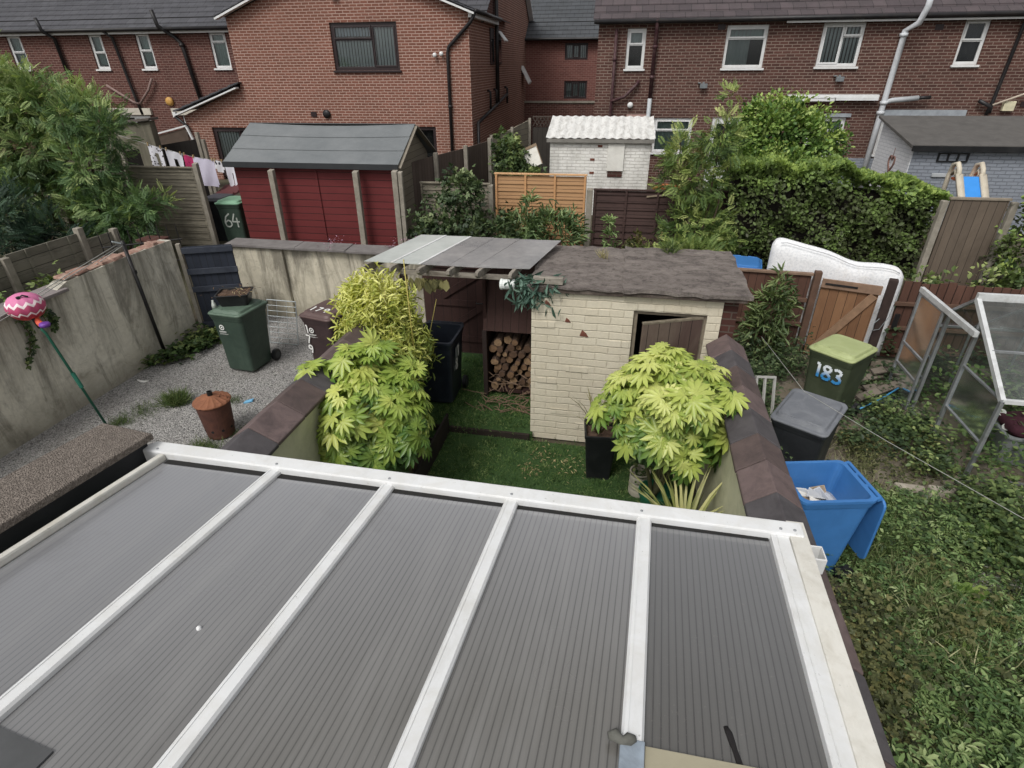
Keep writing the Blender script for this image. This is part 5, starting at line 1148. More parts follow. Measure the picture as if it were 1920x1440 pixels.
stuff('undergrowth', 'ovate', join_pl(patch([(4.3, 6.4, 6.3, 8.1)], 3900, .1, .85, 0.072)), nettle)
stuff('undergrowth', 'ovate', join_pl(patch([(3.0, 4.1, 5.9, 6.8)], 1350, .02, .2, 0.040), patch([(2.6, 4.6, 1.5, 4.6)], 2250, .02, .12, 0.050)), weedo)
stuff('undergrowth', 'ovate', join_pl(patch([(3.0, 4.2, 6.4, 8.4)], 1900, .03, .35, .065), patch([(4.2, 6, 8.2, 9.3)], 900, .1, .6, .08)), bramble)
stuff('rough_grass', 'blade', join_pl(grass([(2.35, 3.2, 3.2, 4.9), (2.5, 3.2, 4.9, 5.6)], 3600, .22), grass([(2.6, 4.4, 2.0, 4.4), (1.5, 2.6, 1.0, 2.2)], 3200, .22)), gr)
stuff('rough_grass', 'blade', join_pl(grass([(2.3, 3.5, 4.6, 6.9)], 1700, .15), grass([(2.5, 3.1, 3.2, 4.4)], 500, .28)), strawg)
def bush(label, name, cat, base, blobs, n, size, kind, mat, group=None, tips=None, up=.35, clump=24, cr=.15, light=.35, shell=.55, stem=.02, droop=0., stemmat=None, frame=0.0):
    T = Thing(name, label, cat, base, group=group) if not frame else Thing(name, label, cat, base, rz=DL, group=group)
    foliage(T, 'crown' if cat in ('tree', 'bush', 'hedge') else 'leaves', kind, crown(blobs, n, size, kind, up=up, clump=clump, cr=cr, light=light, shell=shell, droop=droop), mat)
    m = MB(); tp = tips or [(b[0]+rnd.uniform(-.3, .3)*b[3], b[1]+rnd.uniform(-.3, .3)*b[4], b[2]+.4*b[5]) for b in blobs]
    branches(m, base, tp, stem, stem*.25); T.part('trunk' if cat == 'tree' else 'stems', m, stemmat or plain('bark_%s' % name, '#4a3d30', .9, .25, 12), smooth=True); return T
dock = leafmat('dock_leaf', [(0, '#3a5a24'), (.5, '#64863a'), (1, '#a0b45e')], .45, .3)
for lab, x, y, n, s in (('broad-leaved dock plant with upright leaves right of the hanging blue lid', 3.78, 5.02, 26, .19), ('bright dock plant among the grass near the white gravel', 3.35, 4.25, 30, .15), ('dark grey-green broad-leaved weed beside the coping at the roof edge', 1.75, 2.35, 16, .24), ('pale dock leaf rosette by the lower right weeds', 3.05, 3.55, 22, .14)):
    T = Thing('dock_plant', lab, 'weed', (x, y, 0)); A = unit(n)*.8; A[:, 2] = .6+.5*rng.random(n); N = unit(n)*.4; N[:, 2] += .8
    foliage(T, 'leaves', 'ovate', (np.array([[x, y, .03]])+rng.normal(size=(n, 3))*np.array([.04, .04, .01]), A, N, s*(.7+.6*rng.random(n)), .5+.2*rng.normal(size=n)), dock)
bush('young willow-leaved sapling in front of the dark brown fence', 'sapling', 'tree', (2.3, 8.75, 0), [(2.35, 8.75, 1.0, .28, .22, .45), (2.25, 8.75, .6, .3, .25, .4), (2.4, 8.75, 1.4, .12, .1, .2)], 850, .16, 'narrow', leafmat('willow', [(0, '#2f3f24'), (.5, '#566b3c'), (1, '#8f9c62')], .5, .25), clump=10, cr=.09, tips=[(2.42, 8.75, 1.6), (2.2, 8.8, 1.2), (2.5, 8.7, 1.2)], stem=.012)
for lab, p in (('white bindweed flower inside the greenhouse doorway, upper of two', (4.75, 6.9, .52)), ('white bindweed flower inside the greenhouse doorway, lower of two', (4.75, 6.72, .42))):
    m = MB(); m.lathe([(.006, 0), (.012, .02), (.045, .05)], 14, capt=False); o = single('flower', m, plain('petal_white', '#e6e6e0', .6), lab, 'flower', at=Vector(p), smooth=True); o.rotation_euler = (.6, -.5, 0)

# ------------------------------------------------------------------ behind the yards: fences, sheds and hedges
gl_b = boards('fence_grey_lap', '#948c7b', '#756e60', .15, 'z', '#3a372f', .75)
def lap_fence(label, u0, u1, v, z0, z1, mat, battens=2, posts=(), lean=0.0, name='panel_fence', group=None, boardh=.145, battmat=None, capm=None):
    T = Thing(name, label, 'fence', ((u0+u1)/2, v, z0), rz=DL, group=group); m = MB(); z = z0; j = 0
    while z < z1-.02:
        h = min(boardh, z1-z); a = rnd.uniform(-.006, .006); m.hexa([(u0, v-.02, z-.012+a), (u1, v-.02, z-.012-a), (u1, v+.0, z-.012-a), (u0, v+.0, z-.012+a), (u0, v+.005, z+h+a), (u1, v+.005, z+h-a), (u1, v+.014, z+h-a), (u0, v+.014, z+h+a)]); z += boardh
    T.part('slats', m, mat)
    for k in range(battens+2):
        x = u0+.03+(u1-u0-.06)*k/(battens+1); b = MB(); b.box(x-.02, x+.02, v-.045, v-.021, z0, z1+.01); T.part('batten', b, battmat or mat)
    b = MB(); b.box(u0-.01, u1+.01, v-.05, v+.03, z1+.012, z1+.04); T.part('cap', b, capm or mat, bevel=.004)
    return T
def cpost(label, u, v, z0, z1, w=.1, group=None, lean=0.0, mat=None):
    m = MB(); m.hexa([(u-w/2, v-w/2, z0), (u+w/2, v-w/2, z0), (u+w/2, v+w/2, z0), (u-w/2, v+w/2, z0), (u-w/2+lean, v-w/2, z1), (u+w/2+lean, v-w/2, z1), (u+w/2+lean, v+w/2, z1+.02), (u-w/2+lean, v+w/2, z1+.02)])
    return single('concrete_post', m, mat or M['concrete'], label, 'fence post', (u, v, z0), rz=DL, bevel=.01, group=group)
lap_fence('weathered grey slatted fence panel left of the numbered green bin', -10.45, -8.78, 11.5, .6, 2.40, gl_b, battens=0)
lap_fence('weathered grey slatted fence behind the feathery tree at left', -13.4, -10.6, 11.6, .5, 2.25, gl_b, battens=1)
cpost('concrete post between the grey slatted panels at left', -10.55, 11.45, .5, 2.5); cpost('mossy concrete post beside the numbered green bin', -8.68, 11.42, .5, 2.52)
# red shed
rdb = boards('red_painted_boards', '#5e2627', '#6a2b2b', .14, 'z', '#47191b', .45, joint=.09, rough=.6)
grb = boards('grey_weathered_boards', '#857b6b', '#6a6255', .13, 'z', '#3f3930', .5)
T = Thing('garden_shed', 'red boarded garden shed with grey felt gable roof behind the rear wall', 'shed', (-6, 12.4, .6), rz=DL)
m = MB(); m.box(-7.72, -4.22, 11.3, 11.34, .6, 2.56); m.box(-7.72, -7.68, 11.3401, 13.5, .6, 2.56); T.part('wall', m, rdb)
m = MB(); m.prism([(-4.26, 11.341, .6), (-4.26, 13.5, .6), (-4.26, 13.5, 2.56), (-4.26, 12.42, 3.22), (-4.26, 11.341, 2.56)], (.04, 0, 0)); T.part('gable', m, grb)
rf = NT('grey_mineral_felt'); n1 = rf.noise(1.2, 6, .7); n2 = rf.noise(90, 3, .8)
c = rf.mix(rf.ramp(n1, .3, .7), lin('#64686a'), lin('#787b7c')); c = rf.mix(rf.math('MULTIPLY', rf.ramp(n2, .4, .7), .25), c, lin('#4e5458')); rfm = rf.done(rf.bsdf(c, .9, n2, .4, .006, .2))
rise = .70; L0, L1 = -7.85, -4.10
for k, (a, b) in enumerate(((0, .34), (.34, .68), (.68, 1.0))):
    m = MB(); y0, y1 = 11.17+1.25*a - (.02 if k == 0 else .015), 11.17+1.25*b; z0, z1 = 2.60+(rise-.08)*a+.004*k, 2.60+(rise-.08)*b+.004*k
    nn = 12
    for i in range(nn): 
        xa, xb = L0+(L1-L0)*i/nn, L0+(L1-L0)*(i+1)/nn; sa, sb = [-.045*math.sin(PI*t/nn)*b for t in (i, i+1)]
        m.add([(xa, y0, z0+sa*a/b), (xb, y0, z0+sb*a/b), (xb, y1, z1+sb), (xa, y1, z1+sa)], [(0, 1, 2, 3)])
    T.part('felt_strip', m, rfm)
m = MB(); m.hexa([(L0, 12.42, 3.225), (L1, 12.42, 3.225), (L1, 13.72, 2.5), (L0, 13.72, 2.5), (L0, 12.42, 3.235), (L1, 12.42, 3.235), (L1, 13.72, 2.51), (L0, 13.72, 2.51)]); m.hexa([(L0, 11.2, 2.53), (L1, 11.2, 2.53), (L1, 12.42, 3.15), (L0, 12.42, 3.15), (L0, 11.2, 2.54), (L1, 11.2, 2.54), (L1, 12.42, 3.16), (L0, 12.42, 3.16)]); T.part('roof_deck', m, rfm)
m = MB(); m.box(L0, L1, 11.13, 11.149, 2.51, 2.615); T.part('fascia', m, plain('fascia_black', '#2a2c2e', .7))
for ya, yb in ((11.17, 12.42), (13.7, 12.42)):
    m = MB(); m.bar((L1+.01, ya, 2.54), (L1+.01, yb, 3.19), .025, .09, up=(1, 0, 0)); T.part('bargeboard', m, plain('barge_grey', '#7d7568', .85, .2, 9), bevel=.003)
m = MB(); m.box(-5.93, -5.89, 11.275, 11.299, .6, 2.45); T.part('cover_strip', m, rdb)
for u, lab in ((-6.78, 'concrete post before the red shed, left of its middle'), (-4.98, 'concrete post before the red shed, right of its middle'), (-4.17, 'first concrete post at the right corner of the red shed'), (-4.06, 'second slimmer concrete post at the right corner of the red shed')):
    cpost(lab, u, 11.08, .5, 2.47 + .04*rnd.random(), w=.11 if u != -4.06 else .085, lean=.02)
# right of the shed
lap_fence('low grey slatted fence overgrown with bramble beside the red shed', -3.95, -2.45, 12.0, .7, 2.12, gl_b, battens=0)
lap_fence('new orange lap fence panel in front of the white shed', -2.34, -.46, 12.0, .72, 2.33, boards('fence_new', '#b38a61', '#a27a52', .15, 'z', '#8a6544', .35), battens=2, battmat=plain('batten_new', '#bb8a5a', .8, .12, 9), capm=plain('cap_new', '#c79a6c', .8, .1, 8))
cpost('concrete post between the new orange panel and the dark panel', -.38, 11.9, .6, 2.10, w=.12)
dkf = boards('fence_dark', '#3f2f2c', '#4d3a36', .13, 'z', '#241c1a', .45)
lap_fence('dark brown lap fence panel right of the new orange panel', -.3, 1.62, 11.95, .7, 2.07, dkf, battens=2)
lap_fence('dark brown lap fence panel hidden behind the saplings', 1.66, 3.4, 11.97, .7, 2.08, dkf, battens=1)
cpost('concrete post at the left end of the new orange panel', -2.42, 11.95, .6, 2.12, w=.09)
# boundary running back from the shed
cb = boards('fence_closeboard', '#4a3f39', '#5d5048', .11, 'x', '#2b2521', .5)
pp = [(-4.35, 12.1, 2.5), (-3.95, 13.0, 2.56), (-3.5, 14.0, 2.6), (-3.12, 15.0, 2.66)]
T = Thing('board_fence', 'brown upright board fence with concrete posts running back from the red shed', 'fence', (-3.7, 13.5, .8), rz=DL)
for (a, b) in zip(pp[:-1], pp[1:]):
    m = MB(); m.hexa([(a[0], a[1], .8), (b[0], b[1], .8), (b[0]+.03, b[1], .8), (a[0]+.03, a[1], .8), (a[0], a[1], a[2]-.03), (b[0], b[1], b[2]-.03), (b[0]+.03, b[1], b[2]-.03), (a[0]+.03, a[1], a[2]-.03)]); T.part('panel', m, boards('closeboard_y', '#4a3f39', '#5d5048', .09, 'y', '#2b2521', .5))
for p in pp[1:]:
    m = MB(); m.box(p[0]+.0301, p[0]+.12, p[1]-.05, p[1]+.05, .8, p[2]+.04); T.part('post', m, M['concrete'], bevel=.006)
p2 = [(-3.08, 15.1, 2.7), (-2.75, 16.3, 2.78), (-2.45, 17.6, 2.9)]
T = Thing('board_fence', 'grey far fence with thin concrete posts running on toward the alley', 'fence', (-2.7, 16.4, .9), rz=DL)
for (a, b) in zip(p2[:-1], p2[1:]):
    m = MB(); m.hexa([(a[0], a[1], .9), (b[0], b[1], .9), (b[0]+.03, b[1], .9), (a[0]+.03, a[1], .9), (a[0], a[1], a[2]), (b[0], b[1], b[2]), (b[0]+.03, b[1], b[2]), (a[0]+.03, a[1], a[2])]); T.part('panel', m, gl_b)
for p in p2:
    m = MB(); m.box(p[0]+.0301, p[0]+.1, p[1]-.04, p[1]+.04, .9, p[2]+.06); T.part('post', m, M['concrete'], bevel=.006)
T = Thing('lattice_gate', 'dark boarded gate with lattice top at the end of the passage between houses', 'gate', (-1.5, 17.6, 1), rz=DL)
m = MB(); m.box(-2.3, -.9, 17.6, 17.63, .9, 2.72); T.part('boards', m, boards('gate_dark', '#34302c', '#403b36', .13, 'x', '#201d1b', .4))
m = MB()
for k in range(15): x = -2.3+.1*k; m.bar((x, 17.59, 2.74), (x+.16, 17.59, 2.98), .015, .02, up=(0, 1, 0)); m.bar((x+.16, 17.605, 2.74), (x, 17.605, 2.98), .015, .02, up=(0, 1, 0))
m.box(-2.3, -.75, 17.58, 17.62, 2.985, 3.01); T.part('lattice', m, plain('lattice_wood', '#4b433c', .9))
T = Thing('old_cabinet', 'discarded white cabinet door tipped against the ivy beside the white shed', 'cabinet', at=back(-1.83, 14.5, 2.12), rz=DL); T.o.rotation_euler = (-.35, -.42, DL)
m = MB(); m.box(-.2, .2, 0, .06, 0, .50); T.part('panel', m, M['upvc_dirty'], bevel=.006); m = MB(); m.box(-.21, -.19, -.02, .0, 0, .5); m.box(.19, .21, -.02, 0, 0, .5); m.box(-.19, .19, -.02, -.001, .44, .5); T.part('frame', m, plain('cab_wood', '#7d6a55', .85))
T = Thing('white_shed', 'flaking white painted brick shed with corrugated white roof', 'shed', (-.3, 15.5, .8), rz=DL)
m = MB(); m.box(-1.52, .92, 15, 15.2, .8, 2.70); m.box(-1.52, -1.3, 15.2001, 16.4, .8, 2.70); m.box(.72, .92, 15.2001, 16.4, .8, 2.70); T.part('wall', m, M['brick_white'])
m = MB(); nn = 156
for i in range(nn+1):
    x = -1.62+2.62*i/nn; c = .012*math.cos(2*PI*i/12)
    for (y, z) in ((14.9, 2.73), (16.5, 3.10)): m.v.append((x, y, z+c))
m.f = [[2*i, 2*i+2, 2*i+3, 2*i+1] for i in range(nn)]; m.mi = [0]*nn; T.part('corrugated_roof', m, plain('roof_white', '#d5d4d0', .6, .06, 4, '#8c877e', .7, 3.5, (3, 1, 1)), smooth=True)
m = MB(); m.box(-1.6, .98, 14.9, 14.94, 2.63, 2.712); T.part('fascia', m, plain('fascia_grey', '#77746e', .85))
m = MB(); m.box(-.10, .30, 14.96, 14.998, 1.98, 2.62); T.part('board_panel', m, plain('panel_white', '#d9d7cf', .7, .05, 5, '#a9a49a', .5), bevel=.008)
m = MB(); m.box(-.08, .28, 14.975, 14.997, 1.84, 1.97); T.part('brick_gap', m, M['brick_dark'])
for x, z in ((-.35, 2.52), (-.52, 2.21), (-.52, 1.9)):
    m = MB(); m.box(x, x+.11, 14.99, 14.997, z, z+.055); T.part('bare_brick', m, chip)

# houses ---------------------------------------------------------------
def wall_holes(mb, u0, u1, z0, z1, v, holes, t=.12):
    us = sorted({u0, u1, *[h[i] for h in holes for i in (0, 1)]}); zs = sorted({z0, z1, *[h[i] for h in holes for i in (2, 3)]})
    us = [u for u in us if u0 <= u <= u1]; zs = [z for z in zs if z0 <= z <= z1]
    for a, b in zip(us[:-1], us[1:]):
        for c, d in zip(zs[:-1], zs[1:]):
            if any(h[0] <= (a+b)/2 <= h[1] and h[2] <= (c+d)/2 <= h[3] for h in holes): continue
            mb.add([(a, v, c), (b, v, c), (b, v, d), (a, v, d)], [(0, 1, 2, 3)])
    for h in holes:
        a, b, c, d = h; w = v+t
        mb.add([(a, v, c), (a, w, c), (a, w, d), (a, v, d)], [(0, 3, 2, 1)]); mb.add([(b, v, c), (b, w, c), (b, w, d), (b, v, d)], [(0, 1, 2, 3)])
        mb.add([(a, v, d), (b, v, d), (b, w, d), (a, w, d)], [(0, 1, 2, 3)]); mb.add([(a, v, c), (b, v, c), (b, w, c), (a, w, c)], [(0, 1, 2, 3)])
def window(T, h, v, mat, lights, rec=.05, fw_=.06, blind=None, sill=None, slats=False):
    """frame with lights (x0,x1,z0,z1 as fractions, opening?), panes, something behind them, a sill"""
    a, b, c, d = h; y = v+rec; m = MB()
    m.box(a, b, y, y+.06, c, c+fw_); m.box(a, b, y, y+.06, d-fw_, d); m.box(a, a+fw_, y, y+.06, c+fw_, d-fw_); m.box(b-fw_, b, y, y+.06, c+fw_, d-fw_)
    W, H_ = b-a-2*fw_, d-c-2*fw_; panes = []
    for (x0, x1, z0, z1, op) in lights:
        xa, xb, za, zb = a+fw_+W*x0, a+fw_+W*x1, c+fw_+H_*z0, c+fw_+H_*z1; s = .018 if not op else .045; o = -.014 if op else .004
        m.box(xa, xb, y+o, y+.05+o, za, za+s); m.box(xa, xb, y+o, y+.05+o, zb-s, zb); m.box(xa, xa+s, y+o, y+.05+o, za+s, zb-s); m.box(xb-s, xb, y+o, y+.05+o, za+s, zb-s); panes.append((xa+s, xb-s, za+s, zb-s, y+.03+o))
    w = T.part('window', m, mat, bevel=.004)
    for xa, xb, za, zb, yy in panes:
        p = MB(); p.quad((xa, yy, za), (xb, yy, za), (xb, yy, zb), (xa, yy, zb)); T.part('pane', p, M['glass'], w)
    if sill: p = MB(); p.box(a-.04, b+.04, v-.06, y-.001, c-.055, c-.002); T.part('sill', p, sill, w, bevel=.005)
    r = MB(); yb = v+.5; r.quad((a-.1, yb, c-.1), (b+.1, yb, c-.1), (b+.1, yb, d+.1), (a-.1, yb, d+.1)); T.part('room', r, M['room'], w)
    if blind:
        for (x0, x1, z0, z1, bm2) in blind:
            p = MB(); xa, xb, za, zb = a+(b-a)*x0, a+(b-a)*x1, c+(d-c)*z0, c+(d-c)*z1
            if slats:
                x = xa
                while x < xb-.03: p.quad((x, v+.135, za), (x+.062, v+.15, za), (x+.062, v+.15, zb), (x, v+.135, zb)); x += .095
            else:
                n = max(3, int((xb-xa)/.05)); 
                for i in range(n): x = xa+(xb-xa)*i/n; x2 = xa+(xb-xa)*(i+1)/n; p.quad((x, v+.14+.02*(i % 2), za), (x2, v+.14+.02*((i+1) % 2), za), (x2, v+.14+.02*((i+1) % 2), zb), (x, v+.14+.02*(i % 2), zb))
            T.part('blind', p, bm2, w)
    return w
def tiled(T, u0, u1, v0, z0, v1, z1, mat, gauge=.32, name='roof'):
    """courses of tiles as stepped sheets from eaves (v0,z0) to ridge (v1,z1)"""
    L = math.hypot(v1-v0, z1-z0); n = int(L/gauge); m = MB()
    for k in range(n+1):
        a, b = k/(n+1), (k+1)/(n+1)+.004; lift = .034
        va, za, vb, zb = v0+(v1-v0)*a, z0+(z1-z0)*a+lift, v0+(v1-v0)*b, z0+(z1-z0)*b+.004
        m.hexa([(u0, va, za-.026), (u1, va, za-.026), (u1, vb, zb-.02), (u0, vb, zb-.02), (u0, va, za), (u1, va, za), (u1, vb, zb), (u0, vb, zb)])
    return T.part(name, m, mat)
def pipe(T, pts, r, mat, name='downpipe', parent=None, rings_=()):
    m = MB(); m.tube(pts, r, 9)
    for p in rings_: m.tube([(p[0], p[1], p[2]-.04), (p[0], p[1], p[2]+.04)], r*1.35, 9)
    return T.part(name, m, mat, parent, smooth=True)
VC = [(0, 1, .62, 1, True), (0, 1, 0, .61, False)]     # top opener over a fixed light
# right terrace
T = Thing('terrace_house', 'dark red brick terrace with white windows and brown tiled roof at right', 'house', (5, 19, .9), rz=DL)
H1 = [(.19, .71, 4.16, 5.15), (2.88, 3.97, 4.16, 5.19), (5.36, 6.42, 4.18, 5.21), (8.80, 9.40, 4.20, 5.24), (1.18, 2.30, 1.92, 2.88), (2.85, 3.65, .9, 2.9), (5.55, 6.52, 1.85, 2.92), (7.46, 9.2, 1.95, 2.85), (11.2, 12.2, 4.18, 5.2)]
m = MB(); wall_holes(m, -.62, 14, .7, 5.36, 19, H1); m.quad((-.62, 19, .7), (-.62, 27, .7), (-.62, 27, 5.36), (-.62, 19, 5.36)); m.f[-1] = m.f[-1][::-1]
m.add([(-.62, 19, 5.36), (-.62, 27, 5.36), (-.62, 23, 8.1)], [(2, 1, 0)]); T.part('wall', m, M['brick_right'])
tiled(T, -.78, 14, 18.78, 5.36, 23.0, 8.15, M['tile_right']); m = MB(); m.hexa([(-.78, 23, 8.13), (14, 23, 8.13), (14, 27.2, 5.34), (-.78, 27.2, 5.34), (-.78, 23, 8.17), (14, 23, 8.17), (14, 27.2, 5.38), (-.78, 27.2, 5.38)]); T.part('rear_roof', m, M['tile_right'])
m = MB(); m.box(-.7, 14, 18.83, 18.99, 5.26, 5.34); T.part('soffit', m, plain('soffit_dark', '#2d2a2c', .7))
m = MB(); m.tube([(-.75, 18.74, 5.31), (14, 18.74, 5.33)], .055, 10); T.part('gutter', m, M['pipe_black'], smooth=True)
m = MB(); m.box(4.35, 14, 18.80, 18.829, 5.21, 5.255); T.part('fascia_board', m, M['upvc'])
U = M['upvc']
window(T, H1[0], 19, U, VC, blind=[(0, 1, .62, 1, M['curtain'])], sill=U)
window(T, H1[1], 19, U, [(0, 1, .72, 1, True), (0, 1, 0, .71, False)], blind=[(0, .62, 0, .95, plain('curtain_pale', '#a9aba6', .9, .06, 3)), (.0, 1, .72, .95, M['blind_green'])], sill=U)
window(T, H1[2], 19, U, [(0, .52, 0, 1, True), (.53, 1, .72, 1, True), (.53, 1, 0, .71, False)], blind=[(.05, .5, 0, .95, M['curtain']), (.55, .98, 0, .95, M['curtain'])], sill=U, slats=True)
window(T, H1[3], 19, U, [(0, 1, .54, 1, True), (0, 1, 0, .53, False)], blind=[(0, 1, .1, 1, plain('blind_plum', '#4c484f', .9, .1, 5))], sill=U)
window(T, H1[4], 19, U, [(0, 1, .66, 1, True), (0, 1, 0, .65, False)], blind=[(0, 1, 0, 1, M['blind_green'])], sill=U)
window(T, H1[6], 19, U, [(0, .35, 0, 1, False), (.36, 1, .68, 1, True), (.36, 1, 0, .67, False)], blind=[(.36, 1, 0, .9, M['blind_green'])], sill=U)
window(T, H1[7], 19, U, [(0, .33, 0, 1, True), (.34, .66, 0, 1, False), (.67, 1, 0, 1, True)], sill=U); window(T, H1[8], 19, U, VC, sill=U)
m = MB(); a, b, c, d = H1[5]; m.box(a, b, 19.04, 19.1, c, d-.0); m.box(a+.1, b-.1, 19.03, 19.039, 1.95, d-.12); dr = T.part('door', m, U, bevel=.004); m = MB(); m.box(a+.14, b-.14, 19.02, 19.029, 2.0, d-.17); T.part('pane', m, M['room'], dr)
m = MB(); m.box(7.35, 9.52, 18.93, 18.998, 2.95, 3.12); m.box(5.9, 6.6, 18.95, 18.998, 2.93, 3.02); T.part('lintel', m, plain('lintel_grey', '#8f959b', .8))
m = MB(); m.box(6.15, 14, 18.955, 18.998, .7, 1.84); T.part('painted_band', m, M['brick_grey'])
m = MB(); m.box(.35, .95, 18.985, 18.998, 2.88, 2.97); T.part('patched_lintel', m, plain('patch_pink', '#a5857c', .9))
m = MB(); m.box(4.78, 7.15, 18.80, 18.99, 3.42, 3.50); aw = T.part('awning', m, U, bevel=.01); m = MB(); m.box(4.85, 6.0, 18.74, 18.799, 3.34, 3.41); m.box(6.03, 7.13, 18.76, 18.799, 3.36, 3.42); T.part('front_bar', m, U, aw)
pipe(T, [(-.12, 18.9, 5.15), (-.12, 18.9, 3.5), (-.18, 18.9, 1.0)], .045, M['pipe_maroon'], rings_=[(-.12, 18.9, 4.4)]); pipe(T, [(-.14, 18.88, 3.32), (.25, 18.88, 3.45), (.55, 18.9, 3.75), (.62, 18.95, 3.85)], .045, M['pipe_maroon'], 'branch_pipe')
pipe(T, [(.95, 18.72, 5.35), (.98, 18.88, 5.1), (.98, 18.9, 3.4)], .055, M['pipe_maroon'], 'soil_pipe', rings_=[(.98, 18.9, 4.7), (.98, 18.9, 3.95)]); pipe(T, [(.98, 18.9, 3.4), (.98, 18.9, .9)], .06, M['pipe_grey'], 'soil_pipe')
pipe(T, [(7.56, 18.45, 5.9), (7.56, 18.45, 5.5), (7.52, 18.6, 5.15), (7.35, 18.86, 5.0), (7.32, 18.86, 3.4), (7.3, 18.86, .9)], .075, plain('pipe_white', '#c9ccd0', .5, .06, 4, '#8d9093', .4), 'soil_pipe', rings_=[(7.34, 18.86, 4.9), (7.32, 18.86, 3.3), (7.31, 18.86, 3.05)])
pipe(T, [(7.33, 18.86, 3.3), (7.5, 18.84, 3.36), (8.15, 18.84, 3.42)], .065, M['pipe_grey'], 'branch_pipe', rings_=()); pipe(T, [(8.15, 18.84, 3.42), (8.45, 18.84, 3.44)], .045, M['pipe_black'], 'branch_pipe')
pipe(T, [(10.15, 18.75, 5.3), (10.1, 18.88, 5.1), (10.05, 18.9, 3.3), (10.0, 18.9, 3.0)], .045, M['pipe_black']); pipe(T, [(9.7, 18.88, 3.35), (10.05, 18.88, 3.2), (10.05, 18.88, 3.05)], .05, M['pipe_black'], 'branch_pipe'); pipe(T, [(10.05, 18.85, 3.25), (11.3, 18.85, 3.75)], .025, plain('pole_cream', '#b3a695', .7), 'branch_pipe')
for (x, z, mt) in ((10.25, 5.0, 1), (10.35, 3.1, 1)):
    m = MB(); m.box(x, x+.28, 18.88, 18.998, z, z+.24); T.part('meter_box', m, plain('box_cream', '#c9c2a2', .6), bevel=.012)
m = MB(); m.lathe([(.02, 0), (.07, .01), (.085, .04), (.075, .08), (.02, .1)], 14, (.43, 18.99, 3.22), axis='y'); m.v = [(x, 2*18.99-y, z) for x, y, z in m.v]; T.part('camera_dome', m, U, smooth=True)
for x, z in ((2.35, 3.66), (5.95, 3.82)):
    m = MB(); m.box(x, x+.2, 18.86, 18.93, z, z+.12); m.box(x+.07, x+.12, 18.93, 18.998, z+.1, z+.16); m.box(x-.06, x+.01, 18.9, 18.99, z+.12, z+.15); T.part('floodlight', m, plain('flood_grey', '#6c7174', .5), bevel=.008)
for x, z in ((8.1, 5.0), (2.62, 5.08), (10.8, 3.2)):
    m = MB(); m.box(x, x+.2, 18.985, 18.998, z, z+.13); T.part('air_brick', m, M['dark_frame'])
m = MB(); m.hexa([(10.3, 18.3, 2.75), (14, 18.0, 2.6), (14, 18.98, 2.95), (10.3, 18.98, 2.95), (10.3, 18.3, 2.79), (14, 18.0, 2.64), (14, 18.98, 2.99), (10.3, 18.98, 2.99)]); T.part('lean_to_roof', m, M['pipe_maroon'])

# left terrace (darker) and its wing
T = Thing('terrace_house', 'dark brick terrace with slim white windows and slate roof at far left', 'house', (-16, 20.5, .9), rz=DL)
H2 = [(-18.45, -17.92, 4.25, 5.34), (-16.6, -16.05, 4.25, 5.34), (-13.80, -13.18, 4.25, 5.34), (-21.8, -21.2, 4.25, 5.34), (-18.3, -16.9, 1.7, 2.75), (-15.6, -14.3, 1.0, 2.75)]
m = MB(); wall_holes(m, -30, -4.3, .7, 5.42, 20.5, H2); m.add([(-4.3, 20.5, .7), (-4.3, 32, .7), (-4.3, 32, 5.42), (-4.3, 26.25, 8.95), (-4.3, 20.5, 5.42)], [(0, 1, 2, 3, 4)]); T.part('wall', m, M['brick_main'])
m = MB(); m.add([(-4.28, 22.4, .7), (-4.28, 32, .7), (-4.28, 32, 5.42), (-4.28, 26.25, 8.95), (-4.28, 22.4, 6.6)], [(0, 1, 2, 3, 4)]); T.part('gable_wall', m, M['brick_wing'])
tiled(T, -30, -4.2, 20.25, 5.42, 26.25, 9.05, M['tile_left']); m = MB(); m.hexa([(-30, 26.25, 9.03), (-4.2, 26.25, 9.03), (-4.2, 32.3, 5.38), (-30, 32.3, 5.38), (-30, 26.25, 9.07), (-4.2, 26.25, 9.07), (-4.2, 32.3, 5.42), (-30, 32.3, 5.42)]); T.part('rear_roof', m, M['tile_left'])
m = MB(); m.bar((-4.15, 26.25, 8.9), (-4.15, 32.3, 5.28), .05, .2, up=(1, 0, 0)); T.part('bargeboard', m, U)
m = MB(); m.box(-30, -12, 20.3, 20.49, 5.30, 5.40); T.part('soffit', m, U); m = MB(); m.tube([(-30, 20.2, 5.42), (-12, 20.2, 5.42)], .06, 10); T.part('gutter', m, M['pipe_black'], smooth=True)
for h, sp_ in ((H2[0], .46), (H2[1], .5), (H2[3], .5)): window(T, h, 20.5, U, [(0, 1, sp_, 1, True), (0, 1, 0, sp_-.01, False)], blind=[(0, 1, .12, 1, M['blind_green'])], sill=U)
window(T, H2[2], 20.5, U, [(0, 1, .74, 1, True), (0, 1, 0, .73, False)], blind=[(0, 1, 0, .9, M['blind_green'])], sill=U)
window(T, H2[4], 20.5, U, [(0, .5, 0, 1, False), (.51, 1, 0, 1, True)], sill=U); window(T, H2[5], 20.5, U, [(0, .6, 0, 1, True), (.61, 1, 0, 1, False)], sill=U)
m = MB(); m.box(-18.5, -16.75, 20.4, 20.498, 2.78, 3.0); m.box(-15.9, -14.1, 20.4, 20.498, 2.78, 3.0); T.part('lintel', m, plain('lintel_cream', '#b7b0a2', .8))
